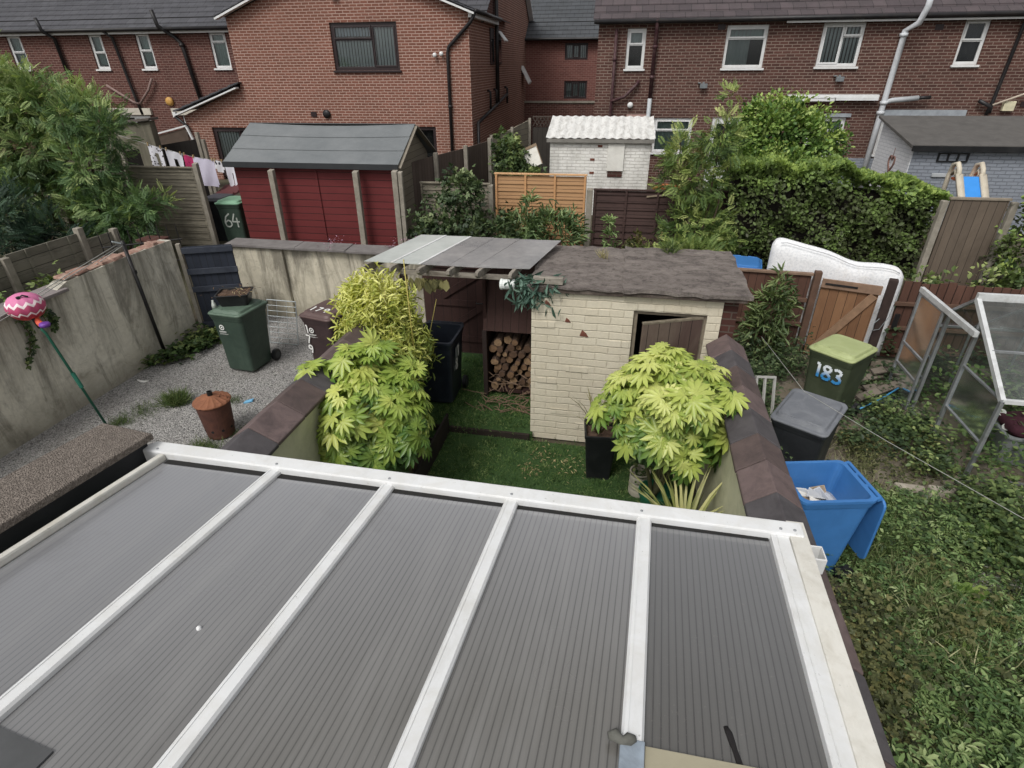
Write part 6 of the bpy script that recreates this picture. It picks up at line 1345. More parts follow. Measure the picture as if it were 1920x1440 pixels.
pipe(T, [(-17.55, 20.2, 5.4), (-17.4, 20.4, 5.2), (-17.2, 20.4, 3.4), (-17.1, 20.4, 2.8)], .05, M['pipe_black']); pipe(T, [(-18.2, 20.38, 3.75), (-17.3, 20.38, 3.2), (-17.1, 20.38, 3.15)], .04, plain('pipe_pink', '#7d6660', .7), 'branch_pipe'); pipe(T, [(-16.3, 20.38, 3.95), (-16.55, 20.38, 3.6), (-17.05, 20.38, 3.15)], .04, plain('pipe_pink', '#7d6660', .7), 'branch_pipe')
pipe(T, [(-15.35, 20.05, 5.95), (-15.3, 20.1, 5.5), (-15.0, 20.38, 5.2), (-14.8, 20.4, 5.0), (-14.6, 20.4, 3.2)], .065, M['pipe_black'], 'soil_pipe', rings_=[(-14.8, 20.4, 4.95)])
pipe(T, [(-19.9, 20.1, 5.8), (-19.8, 20.1, 5.4), (-19.7, 20.4, 5.2), (-19.6, 20.4, 3)], .06, M['pipe_black'], 'soil_pipe')
m = MB(); m.lathe([(.03, 0), (.15, .02), (.14, .08), (.05, .1)], 16, (-15.9, 20.498, 3.22), axis='y'); m.v = [(x, 2*20.498-y, z) for x, y, z in m.v]; T.part('alarm_box', m, plain('alarm_yellow', '#b98a3f', .5), smooth=True)

T = Thing('gabled_wing', 'orange-brown brick gabled house wing with one brown framed upstairs window', 'house', (-8, 18.5, .9), rz=DL)
H3 = [(-8.48, -6.42, 4.17, 5.40), (-13.1, -11.5, 1.0, 2.56), (-8.6, -5.45, 1.2, 2.63)]
m = MB(); wall_holes(m, -11.75, -4.28, .7, 5.58, 18.5, [H3[0], (-11.75, -11.5, 1.0, 2.56), H3[2]]); m.add([(-11.75, 18.5, 5.58), (-4.28, 18.5, 5.58), (-8.015, 18.5, 6.98)], [(0, 1, 2)])
m.add([(-4.28, 18.5, .7), (-4.28, 22.398, .7), (-4.28, 22.398, 5.58), (-4.28, 18.5, 5.58)], [(0, 1, 2, 3)]); m.add([(-11.75, 18.5, .7), (-11.75, 20.49, .7), (-11.75, 20.49, 5.58), (-11.75, 18.5, 5.58)], [(3, 2, 1, 0)])
m.box(-14.0, -13.1, 18.5, 18.6, .7, 2.9); m.box(-13.1, -11.751, 18.5, 18.6, 2.56, 2.9); m.add([(-14.0, 18.5, 2.9), (-11.752, 18.5, 2.9), (-11.752, 18.5, 3.72)], [(0, 1, 2)]); m.box(-14.05, -13.97, 18.601, 20.48, .7, 2.9)
T.part('wall', m, M['brick_wing'])
for s in (1, -1):
    e = -8.015 + s*3.95; m = MB()
    for k in range(14):
        a, b = k/14, (k+1)/14+.006; ua, ub = e+(-8.015-e)*a, e+(-8.015-e)*b; za, zb = 5.60+1.46*a, 5.60+1.46*b; m.hexa([(ua, 18.28, za+.01), (ua, 24.5, za+.01), (ub, 24.5, zb), (ub, 18.28, zb), (ua, 18.28, za+.04), (ua, 24.5, za+.04), (ub, 24.5, zb+.012), (ub, 18.28, zb+.012)])
    T.part('roof', m, M['tile_left'])
    m = MB(); m.bar((e, 18.33, 5.54), (-8.015, 18.33, 6.99), .05, .17, up=(0, 1, 0)); T.part('bargeboard', m, U)
m = MB(); m.box(-4.26, -4.10, 18.4, 22.3, 5.46, 5.58); T.part('soffit', m, U)
m = MB(); m.tube([(-4.02, 18.3, 5.60), (-4.02, 22.3, 5.61)], .055, 10); T.part('gutter', m, M['pipe_black'], smooth=True)
dv = [(0, .62, .68, 1, True), (0, .62, 0, .67, False), (.63, 1, 0, 1, True)]
window(T, H3[0], 18.5, M['dark_frame'], dv, blind=[(.05, .62, 0, .64, M['blind']), (.66, .97, .03, .97, M['blind']), (.05, .60, .72, .95, plain('blind_white', '#cfd6dc', .8))], sill=M['dark_frame'], fw_=.085, slats=True)
window(T, H3[1], 18.5, M['dark_frame'], [(0, .62, 0, 1, True), (.63, 1, 0, 1, False)], blind=[(.06, .6, 0, 1, M['blind']), (.68, .97, 0, 1, M['blind'])], fw_=.085, slats=True)
window(T, H3[2], 18.5, M['dark_frame'], [(0, .5, 0, 1, False), (.51, 1, 0, 1, False)], fw_=.085)
pipe(T, [(-4.05, 18.36, 5.56), (-4.2, 18.42, 5.35), (-4.88, 18.44, 4.75), (-4.92, 18.44, 4.6), (-4.95, 18.44, .9)], .05, M['pipe_black'], rings_=[(-4.93, 18.44, 3.2)])
pipe(T, [(-4.18, 22.3, 6.4), (-4.18, 22.3, 3.1)], .07, M['pipe_black'], 'soil_pipe'); pipe(T, [(-4.18, 24.3, 3.3), (-4.16, 21, 2.95), (-4.16, 18.8, 2.72), (-4.16, 18.7, 1.0)], .055, M['pipe_black'], 'waste_pipe')
for y in (20.9, 22.0, 24.2): pipe(T, [(-4.27, y, 3.55), (-4.17, y, 3.5), (-4.17, y, 2.98)], .04, M['pipe_black'], 'branch_pipe')
for y0, y1 in ((21.5, 22.1), (22.8, 23.5)):
    m = MB(); m.box(-4.275, -4.24, y0, y1, 4.3, 5.35); w = T.part('window', m, M['dark_frame']); m = MB(); m.box(-4.239, -4.235, y0+.08, y1-.08, 4.38, 5.05); T.part('pane', m, M['glass'], w)
m = MB(); m.hexa([(-4.24, 22.82, 5.3), (-4.24, 23.48, 5.3), (-4.0, 23.48, 5.0), (-4.0, 22.82, 5.0), (-4.24, 22.82, 5.33), (-4.24, 23.48, 5.33), (-3.98, 23.48, 5.03), (-3.98, 22.82, 5.03)]); T.part('open_vent', m, U)
m = MB(); 
for k in range(7):
    a, b = k/7, (k+1)/7+.01; ua, ub = -14.2+2.5*a, -14.2+2.5*b; za, zb = 3.02+.82*a, 3.02+.82*b; m.hexa([(ua, 18.3, za+.01), (ua, 20.49, za+.01), (ub, 20.49, zb), (ub, 18.3, zb), (ua, 18.3, za+.06), (ua, 20.49, za+.06), (ub, 20.49, zb+.03), (ub, 18.3, zb+.03)])
T.part('porch_roof', m, M['tile_left']); m = MB(); m.bar((-14.15, 18.33, 2.93), (-11.76, 18.33, 3.72), .04, .18, up=(0, 1, 0)); T.part('porch_bargeboard', m, U)
m = MB(); m.box(-14.25, -14.15, 18.3, 18.42, 2.86, 3.02); T.part('gutter_end', m, U, bevel=.01); pipe(T, [(-14.18, 18.3, 2.9), (-13.9, 18.4, 2.6), (-13.7, 18.42, .9)], .05, M['pipe_black'])
for k in (0, 1):
    m = MB(); m.lathe([(.03, 0), (.06, .02), (.06, .08), (.04, .11)], 12, (-5.3+.2*k, 18.4, 4.55+.03*k), axis='y'); m.v = [(x, 2*18.4-y+.05, z) for x, y, z in m.v]; T.part('security_light', m, U, smooth=True)
m = MB(); m.lathe([(.02, 0), (.12, .01), (.12, .06), (.02, .07)], 16, (-8.96, 18.43, 2.98), axis='y'); T.part('flue', m, M['pipe_black'], smooth=True)
m = MB(); m.box(-9.5, -9.32, 18.47, 18.498, 2.9, 3.04); T.part('air_brick', m, M['dark_frame']); m = MB(); m.box(-9.65, -9.2, 18.48, 18.498, 2.48, 2.66); T.part('vent', m, M['dark_frame'])
m = MB(); m.box(-8.3, -8.1, 18.36, 18.43, 6.0, 6.12); T.part('floodlight', m, M['pipe_black'])
# distant house closing the gap
T = Thing('distant_house', 'far brick house with grey tiled roof and barred windows seen between the terraces', 'house', (-2, 30, .9), rz=DL)
H4 = [(-2.47, -1.42, 4.46, 5.12), (-2.45, -1.38, 2.86, 3.6)]
m = MB(); wall_holes(m, -8, 4, .7, 5.25, 30, H4); T.part('wall', m, M['brick_far'])
tiled(T, -8.2, 4.2, 29.75, 5.28, 33.2, 7.35, M['tile_far'], gauge=.34)
for h in H4:
    w = window(T, h, 30, M['dark_frame'], [(0, .33, 0, 1, False), (.335, .665, 0, 1, True), (.67, 1, 0, 1, False)], blind=[(.05, .95, 0, 1, M['curtain'])], fw_=.07, slats=True)
m = MB(); m.box(-8, 4, 29.6, 29.7, .7, 2.7); T.part('garden_wall', m, M['brick_main']); m = MB(); m.box(-8, 4, 29.55, 29.75, 2.70, 2.78); T.part('wall_coping', m, M['concrete'])
m = MB(); m.tube([(-8, 29.7, 5.28), (4, 29.7, 5.28)], .06, 8); T.part('gutter', m, M['pipe_black'])
m = MB(); m.hexa([(-4.27, 28.6, 4.1), (-3.95, 28.6, 3.5), (-3.95, 29.3, 3.5), (-4.27, 29.3, 4.1), (-4.27, 28.6, 4.24), (-3.9, 28.6, 3.6), (-3.9, 29.3, 3.6), (-4.27, 29.3, 4.24)])
single('porch_canopy', m, U, 'small white porch canopy on the far side wall of the gabled wing', 'canopy', (-4.0, 29, 3.5), rz=DL)

# grey painted outhouse, slide, tall gate on the right
T = Thing('grey_shed', 'grey painted brick outhouse with felt roof and a white heart side wall', 'shed', (7.5, 15.2, .8), rz=DL)
m = MB(); m.box(6.52, 9.6, 14.5, 14.7, .8, 2.66); T.part('front_wall', m, M['brick_grey'])
m = MB(); m.prism([(6.5, 14.501, .8), (6.5, 16.4, .8), (6.5, 16.4, 3.03), (6.5, 14.501, 2.66)], (.018, 0, 0)); m.v = [(x-.0, y, z) for x, y, z in m.v]; T.part('side_wall', m, brick('brick_white_clean', '#dcdde0', '#d3d4d8', '#c2c4c9', paint=True, stain='#9fa1a6', stain_amt=.3))
m = MB(); m.hexa([(6.38, 14.36, 2.66), (9.7, 14.36, 2.66), (9.7, 16.5, 3.09), (6.38, 16.5, 3.09), (6.38, 14.36, 2.73), (9.7, 14.36, 2.73), (9.7, 16.5, 3.15), (6.38, 16.5, 3.15)]); T.part('felt_roof', m, plain('felt_dark', '#55524f', .95, .12, 5, '#3d3b39', .5, 3), bevel=.01)
m = MB(); m.box(6.4, 9.7, 14.34, 14.359, 2.60, 2.71); T.part('fascia', m, M['black_plastic'])
m = MB()
for x in (7.02, 7.215, 7.41, 7.6): m.box(x, x+.03, 14.46, 14.499, 2.40, 2.54)
m.box(7.02, 7.63, 14.462, 14.499, 2.38, 2.40); m.box(7.02, 7.63, 14.462, 14.499, 2.54, 2.56); T.part('triple_frame', m, M['black_plastic'])
m = MB(); m.box(7.02, 7.4, 14.46, 14.499, 2.06, 2.14); T.part('stone_ledge', m, M['pipe_grey'], bevel=.01)
m = MB(); hp = [(6.49, 15.35+.15*16*math.sin(t)**3/16, 2.22+.16*(13*math.cos(t)-5*math.cos(2*t)-2*math.cos(3*t)-math.cos(4*t))/13) for t in [2*PI*k/30 for k in range(31)]]; m.tube(hp, .022, 7); m.tube([(6.49, 15.35, 2.34), (6.49, 15.35, 2.55)], .006, 5); T.part('heart_wreath', m, plain('wicker', '#7a5b52', .9, .3, 30), smooth=True)
T = Thing('slide', 'blue child slide with cream moulded side rails standing before the grey outhouse', 'slide', (7, 12.6, .8), rz=DL)
m = MB(); m.hexa([(6.78, 12.2, 1.55), (7.12, 12.2, 1.55), (7.12, 12.9, 2.28), (6.78, 12.9, 2.28), (6.78, 12.2, 1.6), (7.12, 12.2, 1.6), (7.12, 12.9, 2.33), (6.78, 12.9, 2.33)]); T.part('chute', m, plain('slide_blue', '#2a86d8', .4, .05), bevel=.01)
cr2 = plain('slide_cream', '#c3b9a6', .6, .1, 6, '#8d7f6a', .4)
for x in (6.74, 7.16):
    m = MB(); m.bar((x, 12.2, 1.62), (x, 12.9, 2.36), .05, .12, up=(1, 0, 0)); m.tube([(x, 12.88, 2.3), (x, 12.95, 2.45), (x, 13.05, 2.54), (x, 13.2, 2.5), (x, 13.25, 2.3), (x, 13.25, .85)], .045, 8); m.tube([(x, 12.98, 2.3), (x, 13.06, 2.42), (x, 13.15, 2.32)], .03, 7); T.part('side_rail', m, cr2, smooth=True)
m = MB(); m.box(6.77, 7.13, 12.95, 13.2, 2.22, 2.27); T.part('platform', m, plain('slide_orange', '#c0603a', .5), bevel=.01)
tg = boards('tall_gate_boards', '#6c5f52', '#5a4f45', .135, 'x', '#3c342c', .5)
T = Thing('tall_gate', 'tall weathered brown board gate between the hedge and right edge', 'gate', at=back(5.72, 11.05, .55), rz=DL)
m = MB(); m.box(.08, .98, 0, .035, .1, 1.68); T.part('boards', m, tg); m = MB(); m.box(.06, 1.0, -.02, .055, 1.682, 1.72); T.part('cap', m, plain('gate_cap', '#857a6b', .9), bevel=.004)
for x in (-.06, 1.02): m = MB(); m.box(x, x+.1, -.04, .06, 0, 1.66); T.part('post', m, M['concrete'], bevel=.008)

# laundry
T = Thing('clothes_line', 'thin sagging washing line carrying laundry behind the grey slatted fence', 'rope', (-10.3, 13.5, 2.4), rz=DL)
m = MB(); m.tube([(-12.8, 13.5, 3.0), (-11.5, 13.5, 2.65), (-10.3, 13.5, 2.36), (-9.2, 13.5, 2.22), (-7.9, 13.5, 2.16)], .006, 5); T.part('line', m, rope)
def lz(u): return np.interp(u, [-12.8, -11.5, -10.3, -9.2, -7.9], [3.0, 2.65, 2.36, 2.22, 2.16])
def cloth(label, name, outline, mat, u, seedv):
    """garment hung from the line: an outline (across, below) filled with a rippled sheet"""
    T = Thing(name, label, 'laundry', (u, 13.5, float(lz(u))), rz=DL, group=None); ob = None; m = MB()
    ztop = lz(u)
    for poly in outline:
        (x0, x1, d0, d1) = poly; nx, nz = 8, 10
        o = len(m.v)
        for j in range(nz+1):
            for i in range(nx+1):
                x = u+x0+(x1-x0)*i/nx; d = d0+(d1-d0)*j/nz; m.v.append((x, 13.5+.025*math.sin(11*x+seedv)*(d/.4)+.012*math.sin(23*x+7*d), lz(x)+.004-d))
        m.f += [[o+j*(nx+1)+i, o+(j+1)*(nx+1)+i, o+(j+1)*(nx+1)+i+1, o+j*(nx+1)+i+1] for j in range(nz) for i in range(nx)]
    m.mi = [0]*len(m.f); T.part('cloth', m, mat, smooth=True)
    for x in (outline[0][0]+.03, outline[0][1]-.03):
        p = MB(); p.box(u+x-.008, u+x+.008, 13.48, 13.52, float(lz(u+x))-.03, float(lz(u+x))+.05); T.part('peg', p, plain('peg', '#b59a6c', .7))
def spots(name, base, spot, sc, thr=.42):
    t = NT(name); v = t.n('ShaderNodeTexVoronoi'); v.inputs['Scale'].default_value = sc; t.l(t.coord(), v.inputs['Vector']); return t.done(t.bsdf(t.mix(t.math('LESS_THAN', v.outputs['Distance'], thr), lin(base), lin(spot)), .9))
wc = plain('cloth_white', '#dedde6', .9, .04, 6)
cloth('white leggings with black pattern pegged at the left end of the line', 'leggings', [(0, .38, 0, .17), (0, .15, .17, .52), (.23, .38, .17, .52)], spots('cloth_pattern', '#dcdbe2', '#4c4650', 14, .3), -11.45, 0)
cloth('plain white trousers pegged between patterned leggings and pink shorts', 'trousers', [(0, .42, 0, .18), (0, .17, .18, .55), (.26, .42, .18, .55)], wc, -10.98, 1)
cloth('bright pink shorts pegged in the middle of the washing line', 'shorts', [(0, .30, 0, .26), (0, .13, .26, .36), (.17, .30, .26, .36)], spots('cloth_pink', '#c92f6c', '#8f1f4f', 20, .25), -10.52, 2)
cloth('pale lilac t-shirt, the longest garment on the washing line', 'shirt', [(0, .56, 0, .60), (.04, .52, .60, .66)], plain('cloth_lilac', '#d5cfe3', .9, .04, 5), -10.29, 3)
cloth('small white cloth with dark spots pegged right of the lilac shirt', 'cloth', [(0, .24, 0, .20), (.05, .2, .2, .27)], spots('cloth_spots', '#dcdbe0', '#2a2730', 11, .32), -9.72, 4)
cloth('white top with long legs at the right end of the line by the red shed', 'romper', [(0, .34, 0, .25), (0, .15, .25, .66), (.18, .34, .25, .66)], wc, -9.46, 5)
# bins 64
T, b = wheelie('green wheelie bin painted 64 in white at the left end of the red shed', back(-8.42, 12.05, .62), DL+.05, BG, plain('bin_mint_lid', '#6f9a7c', .5, .08, 5))
m = MB(); number(m, '64', (-.16, -.30, .50), (1, 0, 0), (0, -.035, 1), .30, .03, (0, -1, 0), .62); T.part('number', m, plain('paint_grey_white', '#aab0a8', .8), b)
wheelie('black wheelie bin left of the green one painted 64', back(-8.95, 12.25, .62), DL, BK, plain('bin_black_lid', '#34353a', .5))
T = Thing('slatted_roof', 'low maroon slatted roof tilted between the laundry and the red shed', 'roof', (-9, 13, 1), rz=DL)
for k in range(9):
    x = -10.0+.15*k; m = MB(); m.bar((x, 12.9, 1.25+.055*k), (x+.22, 13.9, 1.62+.055*k), .12, .02); T.part('slat', m, plain('maroon_slat', '#5a2b2c', .7, .15, 6))
m = MB(); m.bar((-10.1, 12.88, 1.18), (-8.6, 12.88, 1.74), .03, .08, up=(0, 1, 0)); T.part('front_rail', m, plain('maroon_rail', '#4d2627', .7))
# left garden: garage, fences, railing
gwm2 = render_wall('render_grey', '#6f6b5d', '#827d6c', '#45423a', .6, 3.0)
T = Thing('garden_wall', 'tall grey rendered wall with dark slab coping behind the trees at left', 'wall', (-12.5, 14, .8), rz=DL)
m = MB(); m.hexa([(-15.2, 14, .7), (-11.62, 14, .7), (-11.62, 14.2, .7), (-15.2, 14.2, .7), (-15.2, 14, 2.75), (-11.62, 14, 3.12), (-11.62, 14.2, 3.12), (-15.2, 14.2, 2.75)]); T.part('wall', m, gwm2)
for (a, za), (b, zb) in (((-15.2, 2.755), (-13.4, 2.94)), ((-13.38, 2.945), (-12.5, 3.035)), ((-12.48, 3.04), (-11.55, 3.135))):
    m = MB(); m.hexa([(a, 13.92, za), (b, 13.92, zb), (b, 14.28, zb), (a, 14.28, za), (a, 13.92, za+.07), (b, 13.92, zb+.06), (b, 14.28, zb+.06), (a, 14.28, za+.07)]); T.part('coping_slab', m, plain('wall_slab', '#5d5650', .95, .2, 6, '#3d3833', .5), bevel=.01)
T = Thing('board_fence', 'black boarded fence with a grey post behind the laundry', 'fence', (-12, 14.9, .8), rz=DL)
m = MB(); m.hexa([(-12.4, 13.8, .8), (-11.0, 14.9, .8), (-11.0, 14.93, .8), (-12.4, 13.83, .8), (-12.4, 13.8, 2.42), (-11.0, 14.9, 2.62), (-11.0, 14.93, 2.62), (-12.4, 13.83, 2.42)]); T.part('boards', m, boards('black_fence', '#262321', '#312d2a', .1, 'x', '#1b1918', .3))
for u, v, z in ((-12.45, 13.78, 2.5), (-11.0, 14.86, 2.78), (-10.9, 14.9, 2.6)): m = MB(); m.box(u-.045, u+.045, v-.045, v+.045, .8, z); T.part('post', m, M['concrete'], bevel=.006)
T = Thing('lean_to', 'brown boarded lean-to with white edge trim beside the lean-to porch', 'lean-to', (-13, 17, .9), rz=DL)
m = MB(); m.prism([(-13.6, 16.6, .9), (-12.6, 16.6, .9), (-12.6, 16.6, 2.72), (-13.6, 16.6, 2.5)], (0, .05, 0)); T.part('panel', m, plain('board_brown', '#4f4238', .85, .2, 6)); m = MB(); m.bar((-12.56, 16.58, 2.75), (-12.3, 16.58, 1.9), .05, .06, up=(0, 1, 0)); m.bar((-13.65, 16.58, 2.54), (-12.56, 16.58, 2.78), .04, .05, up=(0, 1, 0)); T.part('trim', m, U)
gl_y = boards('fence_grey_y', '#858072', '#6b675c', .17, 'z', '#2a2923', .7)
T = Thing('panel_fence', 'mossy grey panel fence with sloping concrete posts beyond the left wall', 'fence', (-9.2, 7, 0))
for k, (a, b, h) in enumerate(((3.0, 4.95, 1.78), (5.05, 6.68, 1.80), (6.78, 8.05, 1.84), (8.15, 8.74, 1.70))):
    m = MB(); z = .3
    while z < h: m.box(-9.215, -9.19, a, b, z, min(z+.17, h)-.008); z += .17
    m2 = MB(); 
    for y in np.linspace(a+.3, b-.2, 3): m2.box(-9.19, -9.165, y, y+.04, .3, h)
    T.part('slats', m, gl_y); T.part('batten', m2, gl_y)
for y, h in ((5.0, 1.8), (6.73, 1.8), (8.1, 1.92), (8.78, 1.74)): m = MB(); m.box(-9.24, -9.13, y-.055, y+.055, 0, h); T.part('post', m, M['concrete'], bevel=.008)
T = Thing('metal_railing', 'black spiked metal railing between the left wall and the grey fence', 'railing', (-8, 8.3, 1))
m = MB(); m.tube([(-8.6, 7.9, 1.66), (-7.65, 8.62, 1.66)], .014, 6); m.tube([(-8.6, 7.9, 1.3), (-7.65, 8.62, 1.3)], .014, 6); T.part('rail', m, M['pipe_black'])
for k in range(9): x, y = -8.6+.115*k, 7.9+.087*k; m = MB(); m.tube([(x, y, 1.0), (x, y, 1.86), (x, y, 1.95)], [.008, .009, .001], 6); T.part('spike', m, M['pipe_black'])
m = MB(); m.box(-8.25, -7.86, 8.3, 8.55, 0, 1.66); m.box(-8.28, -7.83, 8.27, 8.58, 1.66, 1.71); single('brick_pier', m, M['brick_dark'], 'stub of dark brick pier at the top end of the left wall', 'pier', (-7.8, 8.6, 0), bevel=.01)

# vegetation behind
ash = leafmat('ash_leaf', [(0, '#263a22'), (.4, '#4a6b3c'), (.7, '#7a9758'), (1, '#b3c27a')], .5, .3)
ash2 = leafmat('ash_leaf_bright', [(0, '#2e4222'), (.4, '#5b773a'), (.7, '#93a552'), (1, '#c8ce82')], .5, .3)
bush('tall bushy ash-leaved tree filling the far left edge', 'leafy_tree', 'tree', (-12.2, 10.6, .2), [(-11.75, 10.6, 3.55, .75, .8, .75), (-12.1, 10.3, 2.9, .9, .8, .8), (-12.6, 10.2, 1.9, .9, .7, .8), (-10.95, 10.9, 3.45, .5, .5, .45), (-12.6, 10.3, 3.7, .8, .8, .8)], 5600, .21, 'pinnate', leafmat('ash_leaf_mid', [(0, '#33472a'), (.4, '#5f7d45'), (.7, '#93aa62'), (1, '#c6d290')], .5, .3), clump=13, cr=.17, light=.5, shell=.35, stem=.06)
bush('slender feathery ash tree in front of the grey slatted fence', 'leafy_tree', 'tree', (-10.9, 9.9, .1), [(-10.55, 10.0, 2.5, .62, .5, .75), (-10.3, 10.0, 1.75, .8, .5, .55), (-10.0, 10.2, 3.25, .35, .3, .45), (-9.9, 9.9, 1.55, .55, .4, .35), (-10.7, 10.1, 3.5, .35, .3, .4), (-9.3, 9.9, 1.9, .4, .3, .25), (-10.9, 9.8, 1.0, .6, .4, .5)], 3600, .19, 'pinnate', ash, clump=11, cr=.14, light=.35, shell=.25, stem=.04)
bush('dark low shrub under the trees at the left edge', 'leafy_bush', 'bush', (-11.6, 8.6, .2), [(-11.6, 8.7, 1.6, .9, .7, .8), (-10.6, 8.8, 1.3, .6, .5, .6)], 1300, .26, 'pinnate', leafmat('dark_ash', [(0, '#16241c'), (.5, '#2a4232'), (1, '#557058')], .5, .25), clump=12, cr=.17, shell=.4)
bush('small leafy plant on the neighbour slope against the mossy panel fence', 'leafy_bush', 'bush', (-8.6, 6.9, .6), [(-8.75, 6.95, 1.1, .25, .3, .35), (-8.7, 6.3, .9, .25, .4, .25)], 420, .11, 'lobed', weed)
bush('bramble mound with pale buddleia tips beside the red shed', 'bramble_bush', 'bush', (-2.9, 11.2, .6), [(-3.1, 11.2, 1.55, .65, .4, .6), (-2.85, 11.2, 2.15, .35, .3, .42), (-2.2, 11.1, 1.3, .7, .4, .4), (-3.7, 11.1, 1.1, .4, .3, .35)], 4200, .085, 'lobed', bramble, cr=.12, stem=.015, frame=1)
bush('tall narrow-leaved willowherb clump before the new orange fence panel', 'weed_clump', 'weed', (-1.1, 11.2, .6), [(-1.0, 11.2, 1.35, .6, .3, .45), (-1.6, 11.2, 1.35, .35, .3, .5), (-.9, 11.25, 1.75, .12, .1, .3), (-1.5, 11.25, 1.8, .1, .1, .25)], 1900, .17, 'narrow', leafmat('willowherb', [(0, '#33452a'), (.5, '#5b7446'), (1, '#93a76e')], .5, .25), clump=12, cr=.1, up=.9, stem=.01, frame=1)
bush('single tall green weed spire against the dark brown panel', 'weed_spire', 'weed', (.05, 11.3, .7), [(.08, 11.3, 1.2, .08, .08, .5), (.05, 11.3, 1.6, .05, .05, .2)], 260, .12, 'narrow', leafmat('willowherb2', [(0, '#3c5a2c'), (.5, '#6b8a4c'), (1, '#a3b878')], .5, .25), clump=8, cr=.07, stem=.008, frame=1)
bush('straggly dry-headed weeds at the foot of the dark brown panel', 'weed_clump', 'weed', (.8, 11.1, .7), [(.9, 11.1, 1.05, .55, .25, .3), (.6, 11.15, 1.2, .12, .1, .3)], 700, .1, 'ovate', weedo, clump=10, cr=.1, stem=.007, frame=1)
bush('tall young ash sapling with yellow-green tip before the dark panel', 'leafy_tree', 'tree', (1.75, 11.2, .6), [(1.7, 11.3, 1.5, .6, .35, .6), (1.55, 11.3, 2.45, .5, .35, .45), (1.9, 11.3, 3.15, .35, .3, .35), (1.2, 11.3, 2.8, .22, .2, .45), (1.95, 11.3, 3.8, .14, .12, .12), (2.1, 11.2, 1.2, .4, .3, .35)], 2100, .19, 'pinnate', ash2, clump=9, cr=.13, light=.35, shell=.25, stem=.025, tips=[(1.95, 11.3, 3.85), (1.2, 11.3, 3.1), (1.5, 11.3, 2.5), (2.1, 11.3, 2.8)], frame=1)
priv = leafmat('privet_leaf', [(0, '#243c1a'), (.35, '#486b2c'), (.7, '#7c9a45'), (1, '#b2c468')], .5, .28)
bush('big rounded privet bush towering over the hedge in front of the right terrace', 'privet_bush', 'bush', (3.4, 12.9, .8), [(3.3, 13.0, 2.75, 1.0, .75, .85), (3.15, 12.9, 3.25, .6, .5, .5), (4.0, 13.0, 2.7, .6, .5, .65), (2.6, 12.8, 2.4, .55, .5, .7), (3.2, 12.3, 2.35, .9, .5, .5)], 20000, .085, 'ovate', priv, clump=30, cr=.10, light=.5, shell=.72, stem=.05, frame=1)
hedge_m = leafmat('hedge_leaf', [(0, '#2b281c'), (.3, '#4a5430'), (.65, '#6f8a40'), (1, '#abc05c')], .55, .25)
T = Thing('hedge', 'broad clipped hedge, bright green on top and brownish on its front face', 'hedge', (4.4, 11.8, .6), rz=DL)
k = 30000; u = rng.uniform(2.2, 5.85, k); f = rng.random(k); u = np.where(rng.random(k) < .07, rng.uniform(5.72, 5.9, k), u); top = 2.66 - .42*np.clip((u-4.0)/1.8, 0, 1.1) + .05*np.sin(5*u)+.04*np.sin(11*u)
v = np.where(f < .62, 11.35+.14*rng.random(k), rng.uniform(11.35, 12.2, k)); z = np.where(f < .62, rng.uniform(.65, 1, k)*0+.65+(top-.65)*rng.random(k), top-.10*rng.random(k)**2)
v += np.where(f < .62, .16*(np.sin(4.1*u+2.3*z)*np.sin(5.3*z+u)) - .12*(1-np.clip((top-z)/.3, 0, 1))*-1, 0); end = u > 5.72; v = np.where(end, rng.uniform(11.3, 12.2, k), v)
cl = np.sin(7*u+3*z)*np.sin(9*z+2*u)+.6*np.sin(17*u)*np.sin(15*z); keep = (rng.random(k) < .45+.35*cl) | (z > top-.2); u, v, z, top, f, cl = [x[keep] for x in (u, v, z, top, f, cl)]; k = len(u)
A = unit(k)*.7; A[:, 1] -= .5; A[:, 2] += .15; A[f[:] >= .62, 2] += .8; N = unit(k)*.5; N[:, 1] -= .35; N[:, 2] += .7
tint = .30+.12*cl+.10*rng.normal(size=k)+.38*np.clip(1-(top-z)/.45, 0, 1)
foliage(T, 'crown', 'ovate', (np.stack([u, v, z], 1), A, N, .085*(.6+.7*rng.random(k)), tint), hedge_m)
m = MB(); m.hexa([(2.3, 11.55, .6), (5.8, 11.55, .6), (5.8, 12.1, .6), (2.3, 12.1, .6), (2.3, 11.6, 2.5), (5.8, 11.6, 2.08), (5.8, 12.1, 2.08), (2.3, 12.1, 2.5)]); T.part('inner_twigs', m, plain('hedge_twigs', '#1c1713', .95, .4, 18))
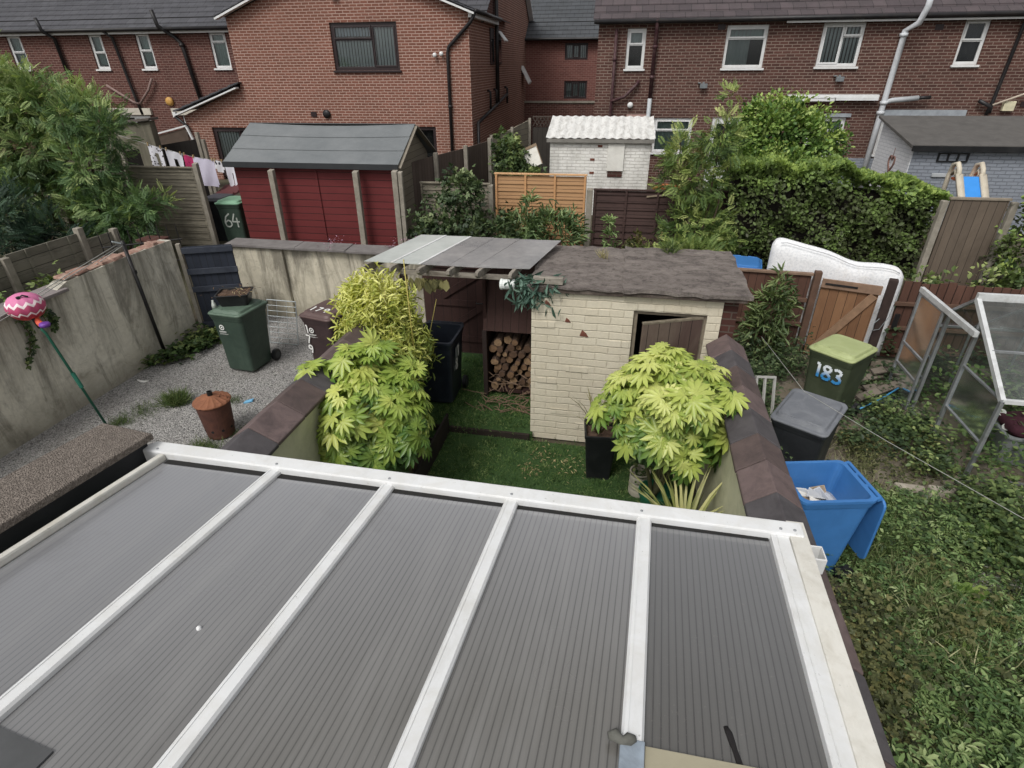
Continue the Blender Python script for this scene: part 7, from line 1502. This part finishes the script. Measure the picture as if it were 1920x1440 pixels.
bush('dark clipped hedge at the right edge beside the tall gate', 'hedge', 'hedge', (7.6, 10.6, .6), [(7.15, 10.7, 1.6, .42, .6, 1.0), (7.3, 10.6, 2.4, .5, .5, .5), (7.6, 10.8, 1.4, .8, .6, .9)], 6500, .085, 'ovate', hedge_m, clump=30, cr=.1, shell=.75, frame=1)
bush('green weeds growing under the tall gate at its foot', 'weed_clump', 'weed', (6.1, 10.5, .2), [(6.2, 10.3, .95, .8, .3, .35), (5.2, 10.4, .8, .6, .3, .35)], 900, .1, 'ovate', weed, frame=1)
bush('ivy-clad shrub on the far fence left of the white shed', 'ivy_bush', 'bush', (-2.5, 14.3, .8), [(-2.45, 14.4, 2.25, .38, .4, .55), (-2.1, 14.2, 1.8, .55, .4, .35), (-2.55, 14.6, 2.75, .2, .2, .2)], 2600, .095, 'lobed', weed, cr=.1, frame=1)
bush('fern-like green fronds on the alley edge left of the blue lid', 'weed_clump', 'weed', (1.6, 10.3, .2), [(1.5, 10.4, 1.15, .5, .3, .35), (.9, 10.6, .95, .4, .3, .3)], 520, .2, 'pinnate', ash2, clump=8, cr=.12, frame=1)
pk_m = leafmat('sedum', [(0, '#5a4a44'), (.5, '#8d6a78'), (1, '#b58aa0')], .7, .2)
for lab, x, w in (('tiny purple-flowered weeds on the slab coping before the red shed', -3.75, .38), ('small purple weed tuft on the coping below the red shed left post', -5.3, .08)):
    T = Thing('coping_weed', lab, 'weed', (x, 9.4, 1.42)); foliage(T, 'leaves', 'ovate', patch([(x-w, x+w, 9.3, 9.5)], 260 if w > .1 else 60, 1.42, 1.56, .035), pk_m)
m = MB(); m.tube([(.95, 13.2, 1.9), (1.15, 13.15, 2.0), (1.45, 13.1, 1.98), (1.7, 13.1, 1.85)], .03, 7); m.tube([(1.05, 13.2, 1.93), (1.3, 13.2, 1.9)], .025, 7); single('garden_hose', m, plain('hose_orange', '#c0622f', .5), 'orange hose or tool heaped behind the dark panel beside the white shed', 'hose', (1.3, 13.1, 1.9), rz=DL, smooth=True)
m = MB(); m.bar((.75, 11.93, 1.98), (2.0, 11.93, 2.12), .03, .03, up=(0, 1, 0)); single('wooden_pole', m, plain('pole_wood', '#8b7c68', .9), 'thin wooden pole lying along the top of the dark brown panel', 'pole', (1.4, 11.93, 2.05), rz=DL)
